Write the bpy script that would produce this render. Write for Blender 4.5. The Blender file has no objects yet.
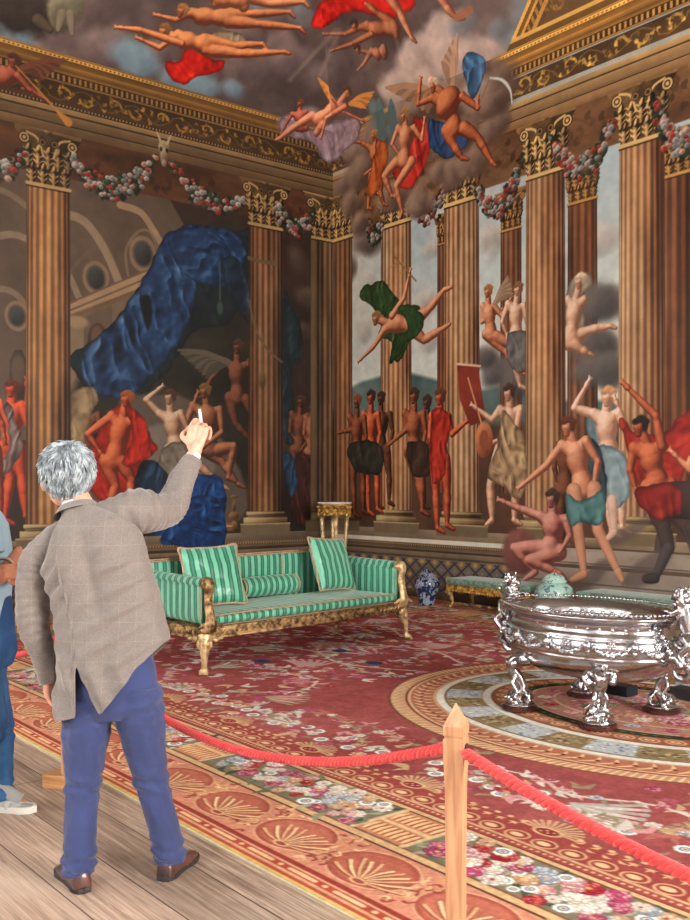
import bpy, bmesh, math, random
import numpy as np
from mathutils import Vector, Matrix, Quaternion, noise as mnoise

scn = bpy.context.scene
COL = scn.collection
PI = math.pi
rnd = random.Random(7)

# ------------------------------------------------------------------ camera, world, daylight, exposure
# Room frame: the corner of the two painted walls is the origin, the left painted wall is x = 0,
# the right painted wall is y = 0, the room lies at x > 0, y < 0, floor at z = 0.
FPX, HZ, CX = 977.0, 487.0, 345.0
CS, CC = 0.77953, 0.62637
CAM = Vector((12.272, -9.615, 1.58))
cam_data = bpy.data.cameras.new('camera')
cam = bpy.data.objects.new('camera', cam_data)
COL.objects.link(cam)
cam.location = CAM
cam.rotation_euler = (PI / 2, 0, math.atan2(CS, CC))
cam_data.sensor_fit = 'HORIZONTAL'
cam_data.sensor_width = 36.0
cam_data.lens = 36.0 * FPX / 690.0
cam_data.shift_y = (HZ - 460.0) / 690.0
cam_data.clip_start = 0.05
scn.camera = cam

world = bpy.data.worlds.new('world')
scn.world = world
world.use_nodes = True
world.node_tree.nodes['Background'].inputs[0].default_value = (0.75, 0.85, 1.0, 1)
world.node_tree.nodes['Background'].inputs[1].default_value = 1.0

WIN_X = (3.0, 6.6, 10.2, 13.8)          # centres of the four tall windows in the window wall
WIN_W, WIN_Z0, WIN_Z1 = 1.9, 0.7, 5.6
YW = -11.6                               # the window wall
XR = 17.0                                # the rear wall
for i, wx in enumerate(WIN_X):           # daylight falling through each window
    ld = bpy.data.lights.new('window_daylight', 'AREA')
    ld.shape = 'RECTANGLE'
    ld.size = WIN_W - 0.1
    ld.size_y = WIN_Z1 - WIN_Z0 - 0.1
    ld.energy = (480, 400, 300, 260)[i]
    ld.color = (1.0, 0.98, 0.955)
    lo = bpy.data.objects.new('window_daylight', ld)
    COL.objects.link(lo)
    lo.location = (wx, YW + 0.07, (WIN_Z0 + WIN_Z1) / 2)
    lo.rotation_euler = (-PI / 2, 0, 0) # faces +y
    lo.rotation_euler = (PI / 2, 0, PI)
ld = bpy.data.lights.new('added_rear_lamp', 'AREA')   # added lamp before the closed rear wall, for a glazed bay left unbuilt
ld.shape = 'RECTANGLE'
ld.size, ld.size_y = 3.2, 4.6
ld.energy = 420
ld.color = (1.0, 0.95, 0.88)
lo = bpy.data.objects.new('added_rear_light', ld)
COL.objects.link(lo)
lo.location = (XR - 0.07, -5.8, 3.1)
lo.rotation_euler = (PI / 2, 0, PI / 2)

vs = scn.view_settings
scn.display_settings.display_device = 'sRGB'
vs.view_transform = 'Standard'
vs.look = 'None'
vs.exposure = 1.95
vs.gamma = 1.0
vs.use_curve_mapping = False
scn.cycles.max_bounces = 8
scn.cycles.diffuse_bounces = 5

# ------------------------------------------------------------------ where things stand
def ray(px, py):
    a = (px - CX) / FPX
    b = (HZ - py) / FPX
    return Vector((a * CC - CS, a * CS + CC, b))
def on_plane(px, py, p, n):
    r = ray(px, py)
    t = (p - CAM).dot(n) / r.dot(n)
    return CAM + r * t
def ground(px, py, h=0.0):
    return on_plane(px, py, Vector((0, 0, h)), Vector((0, 0, 1)))
def at_depth(px, py, d):
    return CAM + ray(px, py) * d
def cam_xy(right, fwd):
    return Vector((CAM.x + right * CC - fwd * CS, CAM.y + right * CS + fwd * CC, 0))

# ------------------------------------------------------------------ materials
def srgb(c):
    if isinstance(c, str):
        c = tuple(int(c[i:i + 2], 16) for i in (0, 2, 4))
    c = [x / 255.0 for x in c[:3]]
    return tuple((x / 12.92 if x <= 0.04045 else ((x + 0.055) / 1.055) ** 2.4) for x in c) + (1.0,)

def mat(name, col, rough=0.6, metal=0.0, bump=0.0, bscale=200.0, var=0.0, vscale=8.0, spec=None, sheen=0.0, coat=0.0, **kw):
    m = bpy.data.materials.new(name)
    m.use_nodes = True
    nt = m.node_tree
    b = nt.nodes['Principled BSDF']
    b.inputs['Base Color'].default_value = srgb(col)
    b.inputs['Roughness'].default_value = rough
    b.inputs['Metallic'].default_value = metal
    if spec is not None:
        b.inputs['Specular IOR Level'].default_value = spec
    if sheen:
        b.inputs['Sheen Weight'].default_value = sheen
    if coat:
        b.inputs['Coat Weight'].default_value = coat
    tc = nt.nodes.new('ShaderNodeTexCoord')
    if var or 'col2' in kw:
        n = nt.nodes.new('ShaderNodeTexNoise')
        n.inputs['Scale'].default_value = vscale
        n.inputs['Detail'].default_value = 6
        nt.links.new(tc.outputs['Object'], n.inputs['Vector'])
        mx = nt.nodes.new('ShaderNodeMix')
        mx.data_type = 'RGBA'
        c2 = kw.get('col2')
        base = srgb(col)
        a = mx.inputs[6]; bb = mx.inputs[7]
        if c2:
            a.default_value = base; bb.default_value = srgb(c2)
        else:
            a.default_value = tuple(x * (1 - var) for x in base[:3]) + (1,)
            bb.default_value = tuple(min(1, x * (1 + var)) for x in base[:3]) + (1,)
        rp = nt.nodes.new('ShaderNodeMapRange')
        rp.inputs[1].default_value = kw.get('lo', 0.35); rp.inputs[2].default_value = kw.get('hi', 0.65)
        nt.links.new(n.outputs['Fac'], rp.inputs[0])
        nt.links.new(rp.outputs[0], mx.inputs[0])
        nt.links.new(mx.outputs[2], b.inputs['Base Color'])
    if bump:
        n2 = nt.nodes.new('ShaderNodeTexNoise')
        n2.inputs['Scale'].default_value = bscale
        n2.inputs['Detail'].default_value = 4
        nt.links.new(tc.outputs['Object'], n2.inputs['Vector'])
        bp = nt.nodes.new('ShaderNodeBump')
        bp.inputs['Strength'].default_value = bump
        bp.inputs['Distance'].default_value = kw.get('bdist', 0.01)
        nt.links.new(n2.outputs['Fac'], bp.inputs['Height'])
        nt.links.new(bp.outputs[0], b.inputs['Normal'])
    return m

def paint_mat(name, rough=0.5, spec=0.3, bump=0.15, bscale=900.0, sheen=0.0):
    """colour comes from the painted/woven colour attribute of the mesh"""
    m = bpy.data.materials.new(name)
    m.use_nodes = True
    nt = m.node_tree
    b = nt.nodes['Principled BSDF']
    at = nt.nodes.new('ShaderNodeAttribute')
    at.attribute_name = 'pigment'
    nt.links.new(at.outputs['Color'], b.inputs['Base Color'])
    b.inputs['Roughness'].default_value = rough
    b.inputs['Specular IOR Level'].default_value = spec
    if sheen:
        b.inputs['Sheen Weight'].default_value = sheen
    tc = nt.nodes.new('ShaderNodeTexCoord')
    n2 = nt.nodes.new('ShaderNodeTexNoise')
    n2.inputs['Scale'].default_value = bscale
    nt.links.new(tc.outputs['Object'], n2.inputs['Vector'])
    bp = nt.nodes.new('ShaderNodeBump')
    bp.inputs['Strength'].default_value = bump
    bp.inputs['Distance'].default_value = 0.004
    nt.links.new(n2.outputs['Fac'], bp.inputs['Height'])
    nt.links.new(bp.outputs[0], b.inputs['Normal'])
    return m

# ------------------------------------------------------------------ objects
def link(o, parent=None):
    COL.objects.link(o)
    if parent is not None:
        o.parent = parent
    return o
def tag(o, label=None, cat=None, group=None, kind=None):
    if label: o['label'] = label
    if cat: o['category'] = cat
    if group: o['group'] = group
    if kind: o['kind'] = kind
    return o
def thing(name, label, cat, loc=(0, 0, 0), rz=0.0, group=None):
    o = bpy.data.objects.new(name, None)
    o.empty_display_size = 0.1
    link(o)
    o.location = loc
    o.rotation_euler = (0, 0, rz)
    return tag(o, label, cat, group)
def copy_tree(o, parent=None):
    c = o.copy()
    COL.objects.link(c)
    c.parent = parent
    for ch in list(o.children):
        copy_tree(ch, c)
    return c
def obj(name, bm, m, parent=None, smooth=False, auto=None):
    me = bpy.data.meshes.new(name)
    bmesh.ops.recalc_face_normals(bm, faces=bm.faces[:])
    bm.to_mesh(me)
    bm.free()
    if m is not None:
        for mm in (m if isinstance(m, (list, tuple)) else [m]):
            me.materials.append(mm)
    if smooth or auto:
        for p in me.polygons: p.use_smooth = True
    if auto:
        me.set_sharp_from_angle(angle=math.radians(auto))
    o = bpy.data.objects.new(name, me)
    return link(o, parent)
def baked(name, bm, m, mods, parent=None, smooth=True, loc=None):
    """mesh grown by modifiers, evaluated to a plain mesh"""
    me = bpy.data.meshes.new(name + '_base')
    bmesh.ops.recalc_face_normals(bm, faces=bm.faces[:])
    bm.to_mesh(me); bm.free()
    o = bpy.data.objects.new(name, me)
    COL.objects.link(o)
    for typ, kw in mods:
        md = o.modifiers.new(typ, typ)
        for k, v in kw.items(): setattr(md, k, v)
    dg = bpy.context.evaluated_depsgraph_get()
    dg.update()
    nm = bpy.data.meshes.new_from_object(o.evaluated_get(dg))
    o.modifiers.clear()
    o.data = nm
    nm.name = name
    bpy.data.meshes.remove(me)
    nm.materials.clear()
    for mm in (m if isinstance(m, (list, tuple)) else [m]): nm.materials.append(mm)
    if smooth:
        for p in nm.polygons: p.use_smooth = True
    if parent is not None: o.parent = parent
    return o

def BM(): return bmesh.new()
def T(x=0, y=0, z=0, rx=0, ry=0, rz=0, s=1):
    sm = Matrix.Diagonal(Vector((s, s, s, 1)) if isinstance(s, (int, float)) else Vector((s[0], s[1], s[2], 1)))
    return Matrix.Translation((x, y, z)) @ Matrix.Rotation(rz, 4, 'Z') @ Matrix.Rotation(ry, 4, 'Y') @ Matrix.Rotation(rx, 4, 'X') @ sm
def box(bm, x0, x1, y0, y1, z0, z1, bev=0.0, seg=2, M=None):
    r = bmesh.ops.create_cube(bm, size=1.0)
    vv = r['verts']
    for v in vv:
        v.co = Vector((x0 + (v.co.x + .5) * (x1 - x0), y0 + (v.co.y + .5) * (y1 - y0), z0 + (v.co.z + .5) * (z1 - z0)))
    if bev:
        es = list({e for v in vv for e in v.link_edges})
        r2 = bmesh.ops.bevel(bm, geom=es, offset=bev, segments=seg, affect='EDGES', profile=0.5)
        vv = list({v for f in r2['faces'] for v in f.verts} | {v for v in vv if v.is_valid})
    if M is not None:
        vv = [v for v in vv if v.is_valid]
        bmesh.ops.transform(bm, matrix=M, verts=vv)
    return vv
def ball(bm, c, r, seg=12, rings=8, M=None):
    rr = (r, r, r) if isinstance(r, (int, float)) else r
    q = bmesh.ops.create_uvsphere(bm, u_segments=seg, v_segments=rings, radius=1.0)
    mm = Matrix.Translation(c) @ (M if M is not None else Matrix.Identity(4)) @ Matrix.Diagonal(Vector((rr[0], rr[1], rr[2], 1)))
    bmesh.ops.transform(bm, matrix=mm, verts=q['verts'])
    return q['verts']
def loft(bm, rings, cap=True, closed=True):
    """rings: equally long lists of points"""
    R = [[bm.verts.new(p) for p in ring] for ring in rings]
    n = len(R[0])
    for a, b in zip(R[:-1], R[1:]):
        for i in range(n if closed else n - 1):
            j = (i + 1) % n
            bm.faces.new((a[i], a[j], b[j], b[i]))
    if cap and closed:
        bm.faces.new(R[0]); bm.faces.new(R[-1])
    return R
def lathe(bm, prof, seg=24, M=None, sx=1.0, sy=1.0, cap=True, fn=None):
    rings = []
    for r, z in prof:
        ring = []
        for i in range(seg):
            a = 2 * PI * i / seg
            rr = max(r, 1e-4)
            if fn: rr = fn(rr, z, a)
            p = Vector((rr * sx * math.cos(a), rr * sy * math.sin(a), z))
            if M is not None: p = M @ p
            ring.append(p)
        rings.append(ring)
    return loft(bm, rings, cap)
def frames(pts):
    pts = [Vector(p) for p in pts]
    out = []
    up = None
    for i, p in enumerate(pts):
        t = (pts[min(i + 1, len(pts) - 1)] - pts[max(i - 1, 0)])
        t = t.normalized() if t.length > 1e-9 else Vector((0, 0, 1))
        if up is None:
            up = Vector((0, 0, 1)) if abs(t.z) < 0.9 else Vector((0, 1, 0))
        u = (up - t * up.dot(t))
        u = u.normalized() if u.length > 1e-6 else t.orthogonal().normalized()
        out.append((p, t, u, t.cross(u).normalized()))
        up = u
    return out
def tube(bm, pts, rad, seg=8, cap=True, flat=1.0):
    fr = frames(pts)
    rings = []
    for i, (p, t, u, w) in enumerate(fr):
        r = rad[i] if isinstance(rad, (list, tuple)) else rad
        ra, rb = r if isinstance(r, (tuple, list)) else (r, r * flat)
        rings.append([p + u * (rb * math.sin(2 * PI * k / seg)) + w * (ra * math.cos(2 * PI * k / seg)) for k in range(seg)])
    loft(bm, rings, cap)
def catmull(pts, n=6):
    P = [Vector(p) for p in pts]
    out = []
    for i in range(len(P) - 1):
        p0 = P[max(i - 1, 0)]; p1 = P[i]; p2 = P[i + 1]; p3 = P[min(i + 2, len(P) - 1)]
        for k in range(n):
            t = k / n
            out.append(0.5 * ((2 * p1) + (p2 - p0) * t + (2 * p0 - 5 * p1 + 4 * p2 - p3) * t * t + (3 * p1 - p0 - 3 * p2 + p3) * t ** 3))
    out.append(P[-1])
    return out
def lerp(a, b, t): return a + (b - a) * t
def interp(xs, ys, x):
    return float(np.interp(x, xs, ys))

# ------------------------------------------------------------------ painting on dense meshes
class Canvas:
    """a painted surface: a grid of points (u, v) in metres, each with its own pigment"""
    def __init__(s, us, vs_, px2uv, base):
        s.u = np.asarray(us, np.float32); s.v = np.asarray(vs_, np.float32)
        s.c = np.empty((len(s.v), len(s.u), 3), np.float32)
        s.c[:] = np.asarray(base, np.float32) / 255.0
        s.f = px2uv
        s.du = float(np.median(np.diff(s.u))); s.dv = float(np.median(np.diff(s.v)))
    def pts(s, P): return [s.f(*p) for p in P]
    def sl(s, u0, u1, v0, v1):
        i0, i1 = np.searchsorted(s.u, [u0, u1]); j0, j1 = np.searchsorted(s.v, [v0, v1])
        if i1 <= i0 or j1 <= j0: return None
        uu, vv = np.meshgrid(s.u[i0:i1], s.v[j0:j1])
        return slice(j0, j1), slice(i0, i1), uu, vv
    def put(s, js, is_, a, col):
        a = a[..., None]
        if callable(col): raise ValueError
        col = np.asarray(col, np.float32)
        col = col / 255.0
        s.c[js, is_] = s.c[js, is_] * (1 - a) + col * a
    def mul(s, js, is_, a, k):
        s.c[js, is_] *= (1 + (k - 1) * a[..., None])

def vnoise(u, v, scale, seed=0, octv=4, su=1.0, sv=1.0):
    """smooth value noise in 0..1"""
    tot = np.zeros(u.shape, np.float32); amp = 1.0; norm = 0.0
    for o in range(octv):
        x = u * su * scale + 37.1 * (seed + o); y = v * sv * scale + 11.7 * (seed + o * 3)
        xi = np.floor(x); yi = np.floor(y); fx = x - xi; fy = y - yi
        fx = fx * fx * (3 - 2 * fx); fy = fy * fy * (3 - 2 * fy)
        def h(a, b):
            q = (a.astype(np.int64) * 374761393 + b.astype(np.int64) * 668265263 + (seed + o) * 974711) & 0x7fffffff
            q = ((q ^ (q >> 13)) * 1274126177) & 0x7fffffff
            return ((q ^ (q >> 16)) & 0xffff).astype(np.float32) / 65535.0
        n = (h(xi, yi) * (1 - fx) + h(xi + 1, yi) * fx) * (1 - fy) + (h(xi, yi + 1) * (1 - fx) + h(xi + 1, yi + 1) * fx) * fy
        tot += amp * n; norm += amp; amp *= 0.5; scale *= 2.0
    return tot / norm

def poly_sdf(uu, vv, P):
    """signed distance, negative inside"""
    d = np.full(uu.shape, 1e9, np.float32); ins = np.zeros(uu.shape, bool)
    n = len(P)
    for i in range(n):
        ax, ay = P[i]; bx, by = P[(i + 1) % n]
        ex, ey = bx - ax, by - ay
        L = ex * ex + ey * ey + 1e-12
        t = np.clip(((uu - ax) * ex + (vv - ay) * ey) / L, 0, 1)
        d = np.minimum(d, (uu - ax - t * ex) ** 2 + (vv - ay - t * ey) ** 2)
        c = ((ay > vv) != (by > vv))
        if ey != 0: ins ^= c & (uu < ax + (vv - ay) * ex / ey)
    d = np.sqrt(d)
    return np.where(ins, -d, d)
def smooth_poly(P, n=4):
    m = len(P); out = []
    for i in range(m):
        p0, p1, p2, p3 = P[i - 1], P[i], P[(i + 1) % m], P[(i + 2) % m]
        for k in range(n):
            t = k / n
            out.append(tuple(0.5 * ((2 * b) + (c - a) * t + (2 * a - 5 * b + 4 * c - d) * t * t + (3 * b - a - 3 * c + d) * t ** 3) for a, b, c, d in zip(p0, p1, p2, p3)))
    return out
def mixc(a, b, t):
    a = np.asarray(a, np.float32); b = np.asarray(b, np.float32)
    return a + (b - a) * t[..., None]
SOFT = 0.007
def poly(S, P, col, soft=SOFT, px=True, alpha=1.0, smooth=0, shade=None):
    if px: P = S.pts(P)
    if smooth: P = smooth_poly(P, smooth)
    xs = [p[0] for p in P]; ys = [p[1] for p in P]
    r = S.sl(min(xs) - soft, max(xs) + soft, min(ys) - soft, max(ys) + soft)
    if r is None: return
    js, is_, uu, vv = r
    sd = poly_sdf(uu, vv, P)
    a = np.clip(0.5 - sd / (2 * soft), 0, 1) * alpha
    if shade is not None: col = shade(uu, vv, sd)
    S.put(js, is_, a, col)
def blur(a):
    for ax in (0, 1):
        p = np.concatenate([a.take([0], ax), a, a.take([-1], ax)], ax)
        n_ = a.shape[ax]
        a = (p.take(range(0, n_), ax) + 2 * p.take(range(1, n_ + 1), ax) + p.take(range(2, n_ + 2), ax)) / 4
    return a
def drape(S, P, dark, mid, light, d=(1, 0), freq=6.0, seed=1, amp=0.35, soft=SOFT, px=True, smooth=3, edge=0.05):
    """painted cloth: ridged folds running across direction d (u, v), modelled by light from the upper left"""
    if px: P = S.pts(P)
    P = smooth_poly(P, smooth)
    xs = [p[0] for p in P]; ys = [p[1] for p in P]
    r = S.sl(min(xs) - .05, max(xs) + .05, min(ys) - .05, max(ys) + .05)
    if r is None: return
    js, is_, uu, vv = r
    if uu.shape[0] < 4 or uu.shape[1] < 4: return
    l = math.hypot(*d); dx, dy = d[0] / l, d[1] / l
    w1 = vnoise(uu, vv, 1.7, seed, 3) - .5; w2 = vnoise(uu, vv, 2.3, seed + 31, 3) - .5
    s_ = (uu * dx + vv * dy) + w1 * amp; t_ = (-uu * dy + vv * dx) + w2 * amp
    f = freq * .42
    def ridge(n): return 1 - np.abs(2 * n - 1)
    h = ridge(vnoise(s_ * 1.0, t_ * .16, f, seed + 3, 1)) * .085 * 6 / freq + ridge(vnoise(s_, t_ * .22, f * 2.3, seed + 7, 1)) ** 1.5 * .034 * 6 / freq + vnoise(uu, vv, 7, seed + 9, 2) * .02
    h = blur(h)
    hv, hu = np.gradient(h.astype(np.float64), np.asarray(S.v[js], np.float64), np.asarray(S.u[is_], np.float64))
    g = np.clip(.44 + (hu * .55 - hv * .5) * 1.5 / np.sqrt(hu * hu + hv * hv + 1) + 3.4 * (h - float(h.mean())), 0, 1)
    c = np.where((g < .5)[..., None], mixc(dark, mid, g * 2), mixc(mid, light, g * 2 - 1))
    sd = poly_sdf(uu, vv, P) + .085 * (vnoise(uu, vv, 6, seed + 12, 2) - .5)
    e = np.clip(-sd / edge, 0, 1)
    S.put(js, is_, np.clip(.5 - sd / (2 * soft), 0, 1), c * (.62 + .38 * e)[..., None])
def cap(S, p, q, r1, r2, lit, dark, soft=SOFT, L=(-0.5, 0.6), alpha=1.0):
    """a rounded tapering form between two points (metres)"""
    R = max(r1, r2) + soft
    r = S.sl(min(p[0], q[0]) - R, max(p[0], q[0]) + R, min(p[1], q[1]) - R, max(p[1], q[1]) + R)
    if r is None: return
    js, is_, uu, vv = r
    ex, ey = q[0] - p[0], q[1] - p[1]
    LL = ex * ex + ey * ey + 1e-9
    t = np.clip(((uu - p[0]) * ex + (vv - p[1]) * ey) / LL, 0, 1)
    dx = uu - p[0] - t * ex; dy = vv - p[1] - t * ey
    rr = r1 + (r2 - r1) * t
    rr = rr * (1 + 0.10 * np.sin(t * PI))
    dd = np.sqrt(dx * dx + dy * dy)
    a = np.clip(0.5 - (dd - rr) / (2 * soft), 0, 1) * alpha
    nx = dx / rr; ny = dy / rr
    nz = np.sqrt(np.clip(1 - nx * nx - ny * ny, 0, 1))
    k = np.clip(0.12 + 0.62 * nz + 0.45 * (nx * L[0] + ny * L[1]), 0, 1)
    S.put(js, is_, a, mixc(dark, lit, k))
def stroke(S, P, w, col, soft=SOFT, px=True, alpha=1.0):
    if px: P = S.pts(P)
    n = len(P)
    W = [w] * n if isinstance(w, (int, float)) else list(np.interp(np.linspace(0, 1, n), np.linspace(0, 1, len(w)), w))
    m = max(W) + soft
    r = S.sl(min(p[0] for p in P) - m, max(p[0] for p in P) + m, min(p[1] for p in P) - m, max(p[1] for p in P) + m)
    if r is None: return
    js, is_, uu, vv = r
    d = np.full(uu.shape, 1e9, np.float32)
    for (ax, ay), (bx, by), wa, wb in zip(P[:-1], P[1:], W[:-1], W[1:]):
        ex, ey = bx - ax, by - ay
        t = np.clip(((uu - ax) * ex + (vv - ay) * ey) / (ex * ex + ey * ey + 1e-12), 0, 1)
        d = np.minimum(d, np.hypot(uu - ax - t * ex, vv - ay - t * ey) - (wa + (wb - wa) * t))
    S.put(js, is_, np.clip(0.5 - d / (2 * soft), 0, 1) * alpha, col)
def curve_pts(P, n=6):
    return [tuple(v)[:2] for v in catmull([(p[0], p[1], 0) for p in P], n)]
def blob(S, c, ru, rv, col, soft=0.02, rot=0.0, px=False, alpha=1.0, rough=0.0, seed=0, rs=6.0, dark=None):
    if px: c = S.f(*c)
    R = max(ru, rv) * 1.4 + soft
    r = S.sl(c[0] - R, c[0] + R, c[1] - R, c[1] + R)
    if r is None: return
    js, is_, uu, vv = r
    dx = uu - c[0]; dy = vv - c[1]
    if rot:
        dx, dy = dx * math.cos(rot) + dy * math.sin(rot), -dx * math.sin(rot) + dy * math.cos(rot)
    q = np.sqrt((dx / ru) ** 2 + (dy / rv) ** 2)
    if rough: q = q + rough * (vnoise(uu, vv, rs, seed, 3) - 0.5) * 2
    a = np.clip(0.5 - (q - 1) * min(ru, rv) / (2 * soft), 0, 1) * alpha
    if dark is not None:
        k = np.clip(0.55 - 0.35 * dx / ru + 0.45 * dy / rv + (vnoise(uu, vv, rs * 1.5, seed + 3, 3) - 0.5) * 0.5, 0, 1)
        S.put(js, is_, a, mixc(dark, col, k))
    else:
        S.put(js, is_, a, col)

def canvas_mesh(name, S, to3d, m, parent=None, flip=False, sat=1.0, gain=1.0):
    nu, nv = len(S.u), len(S.v)
    uu, vv = np.meshgrid(S.u, S.v)
    X, Y, Z = to3d(uu, vv)
    co = np.stack([X, Y, Z], -1).astype(np.float32).reshape(-1)
    me = bpy.data.meshes.new(name)
    me.vertices.add(nu * nv)
    me.vertices.foreach_set('co', co)
    i = np.arange(nu * nv, dtype=np.int32).reshape(nv, nu)
    q = np.stack([i[:-1, :-1], i[:-1, 1:], i[1:, 1:], i[1:, :-1]], -1).reshape(-1, 4)
    if flip: q = q[:, ::-1]
    nf = len(q)
    me.loops.add(nf * 4)
    me.loops.foreach_set('vertex_index', np.ascontiguousarray(q).reshape(-1))
    me.polygons.add(nf)
    me.polygons.foreach_set('loop_start', np.arange(0, nf * 4, 4, dtype=np.int32))
    me.update(calc_edges=True)
    c = np.clip(S.c * gain, 0, 1)
    lin = np.where(c <= 0.04045, c / 12.92, ((c + 0.055) / 1.055) ** 2.4)
    out = np.ones((nu * nv, 4), np.float32)
    out[:, :3] = lin.reshape(-1, 3)
    at = me.color_attributes.new('pigment', 'BYTE_COLOR', 'POINT')
    at.data.foreach_set('color', out.reshape(-1))
    me.materials.append(m)
    return link(bpy.data.objects.new(name, me), parent)

# ------------------------------------------------------------------ the room shell
M_PLASTER = mat('plain_plaster', (120, 104, 86), rough=0.8, bump=0.2, bscale=60)
M_CEIL = mat('dim_ceiling_paint', (128, 112, 100), rough=0.8, var=0.2, vscale=1.5)
M_WHITE = mat('window_white_paint', (206, 200, 188), rough=0.5)
M_SHUT = mat('shutter_paint', (150, 138, 118), rough=0.5)

def plank_mat():
    m = bpy.data.materials.new('oak_floor_boards')
    m.use_nodes = True
    nt = m.node_tree; N = nt.nodes; Lk = nt.links
    b = N['Principled BSDF']
    tc = N.new('ShaderNodeTexCoord')
    sep = N.new('ShaderNodeSeparateXYZ'); Lk.new(tc.outputs['Object'], sep.inputs[0])
    # boards run along x, each 0.24 wide
    dv = N.new('ShaderNodeMath'); dv.operation = 'DIVIDE'; dv.inputs[1].default_value = 0.27
    Lk.new(sep.outputs['Y'], dv.inputs[0])
    fl = N.new('ShaderNodeMath'); fl.operation = 'FLOOR'; Lk.new(dv.outputs[0], fl.inputs[0])
    fr = N.new('ShaderNodeMath'); fr.operation = 'FRACT'; Lk.new(dv.outputs[0], fr.inputs[0])
    wn = N.new('ShaderNodeTexWhiteNoise'); wn.noise_dimensions = '1D'; Lk.new(fl.outputs[0], wn.inputs['W'])
    mp = N.new('ShaderNodeCombineXYZ')
    mx0 = N.new('ShaderNodeMath'); mx0.operation = 'MULTIPLY'; mx0.inputs[1].default_value = 0.9
    Lk.new(sep.outputs['X'], mx0.inputs[0])
    my0 = N.new('ShaderNodeMath'); my0.operation = 'MULTIPLY'; my0.inputs[1].default_value = 26.0
    Lk.new(sep.outputs['Y'], my0.inputs[0])
    ad = N.new('ShaderNodeMath'); ad.operation = 'MULTIPLY_ADD'; ad.inputs[1].default_value = 17.0
    Lk.new(wn.outputs['Value'], ad.inputs[0]); Lk.new(mx0.outputs[0], ad.inputs[2])
    Lk.new(ad.outputs[0], mp.inputs[0]); Lk.new(my0.outputs[0], mp.inputs[1])
    gr = N.new('ShaderNodeTexNoise'); gr.inputs['Scale'].default_value = 2.3; gr.inputs['Detail'].default_value = 9
    gr.inputs['Roughness'].default_value = 0.68; gr.inputs['Distortion'].default_value = 0.6
    Lk.new(mp.outputs[0], gr.inputs['Vector'])
    big = N.new('ShaderNodeTexNoise'); big.inputs['Scale'].default_value = 2.2; big.inputs['Detail'].default_value = 5
    Lk.new(tc.outputs['Object'], big.inputs['Vector'])
    cr = N.new('ShaderNodeValToRGB'); e = cr.color_ramp.elements
    e[0].position = 0.18; e[0].color = srgb((78, 60, 50)); e[1].position = 0.66; e[1].color = srgb((206, 184, 166))
    q = cr.color_ramp.elements.new(0.46); q.color = srgb((172, 146, 128))
    Lk.new(gr.outputs['Fac'], cr.inputs[0])
    m1 = N.new('ShaderNodeMix'); m1.data_type = 'RGBA'; m1.blend_type = 'MULTIPLY'; m1.inputs[0].default_value = 0.55
    tone = N.new('ShaderNodeMapRange'); tone.inputs[3].default_value = 0.55; tone.inputs[4].default_value = 1.25
    Lk.new(wn.outputs['Value'], tone.inputs[0])
    Lk.new(cr.outputs[0], m1.inputs[6]); Lk.new(tone.outputs[0], m1.inputs[7])
    m2 = N.new('ShaderNodeMix'); m2.data_type = 'RGBA'; m2.inputs[7].default_value = srgb((208, 188, 170))
    bm_ = N.new('ShaderNodeMapRange'); bm_.inputs[1].default_value = 0.5; bm_.inputs[2].default_value = 0.7; bm_.inputs[4].default_value = 0.55
    Lk.new(big.outputs['Fac'], bm_.inputs[0]); Lk.new(bm_.outputs[0], m2.inputs[0]); Lk.new(m1.outputs[2], m2.inputs[6])
    # seams between boards and butt joints
    g1 = N.new('ShaderNodeMath'); g1.operation = 'LESS_THAN'; g1.inputs[1].default_value = 0.02; Lk.new(fr.outputs[0], g1.inputs[0])
    bx = N.new('ShaderNodeMath'); bx.operation = 'MULTIPLY_ADD'; bx.inputs[1].default_value = 7.0
    sx = N.new('ShaderNodeMath'); sx.operation = 'DIVIDE'; sx.inputs[1].default_value = 2.7; Lk.new(sep.outputs['X'], sx.inputs[0])
    Lk.new(wn.outputs['Value'], bx.inputs[0]); Lk.new(sx.outputs[0], bx.inputs[2])
    fx = N.new('ShaderNodeMath'); fx.operation = 'FRACT'; Lk.new(bx.outputs[0], fx.inputs[0])
    g2 = N.new('ShaderNodeMath'); g2.operation = 'LESS_THAN'; g2.inputs[1].default_value = 0.0025; Lk.new(fx.outputs[0], g2.inputs[0])
    gm = N.new('ShaderNodeMath'); gm.operation = 'MAXIMUM'; Lk.new(g1.outputs[0], gm.inputs[0]); Lk.new(g2.outputs[0], gm.inputs[1])
    m3 = N.new('ShaderNodeMix'); m3.data_type = 'RGBA'; m3.inputs[7].default_value = srgb((38, 27, 20))
    Lk.new(gm.outputs[0], m3.inputs[0]); Lk.new(m2.outputs[2], m3.inputs[6])
    # trodden dark dirt beside the carpet's edge
    dn = N.new('ShaderNodeMapRange'); dn.inputs[1].default_value = -8.0; dn.inputs[2].default_value = -7.5; Lk.new(sep.outputs['Y'], dn.inputs[0])
    dm = N.new('ShaderNodeTexNoise'); dm.inputs['Scale'].default_value = 2.4; dm.inputs['Detail'].default_value = 8; dm.inputs['Roughness'].default_value = .7
    Lk.new(mp.outputs[0], dm.inputs['Vector'])
    dr = N.new('ShaderNodeMapRange'); dr.inputs[1].default_value = .40; dr.inputs[2].default_value = .58; dr.inputs[4].default_value = .6; Lk.new(dm.outputs['Fac'], dr.inputs[0])
    dq = N.new('ShaderNodeMath'); dq.operation = 'MULTIPLY'; Lk.new(dn.outputs[0], dq.inputs[0]); Lk.new(dr.outputs[0], dq.inputs[1])
    m4 = N.new('ShaderNodeMix'); m4.data_type = 'RGBA'; m4.inputs[7].default_value = srgb((70, 52, 42)); Lk.new(dq.outputs[0], m4.inputs[0]); Lk.new(m3.outputs[2], m4.inputs[6])
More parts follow.
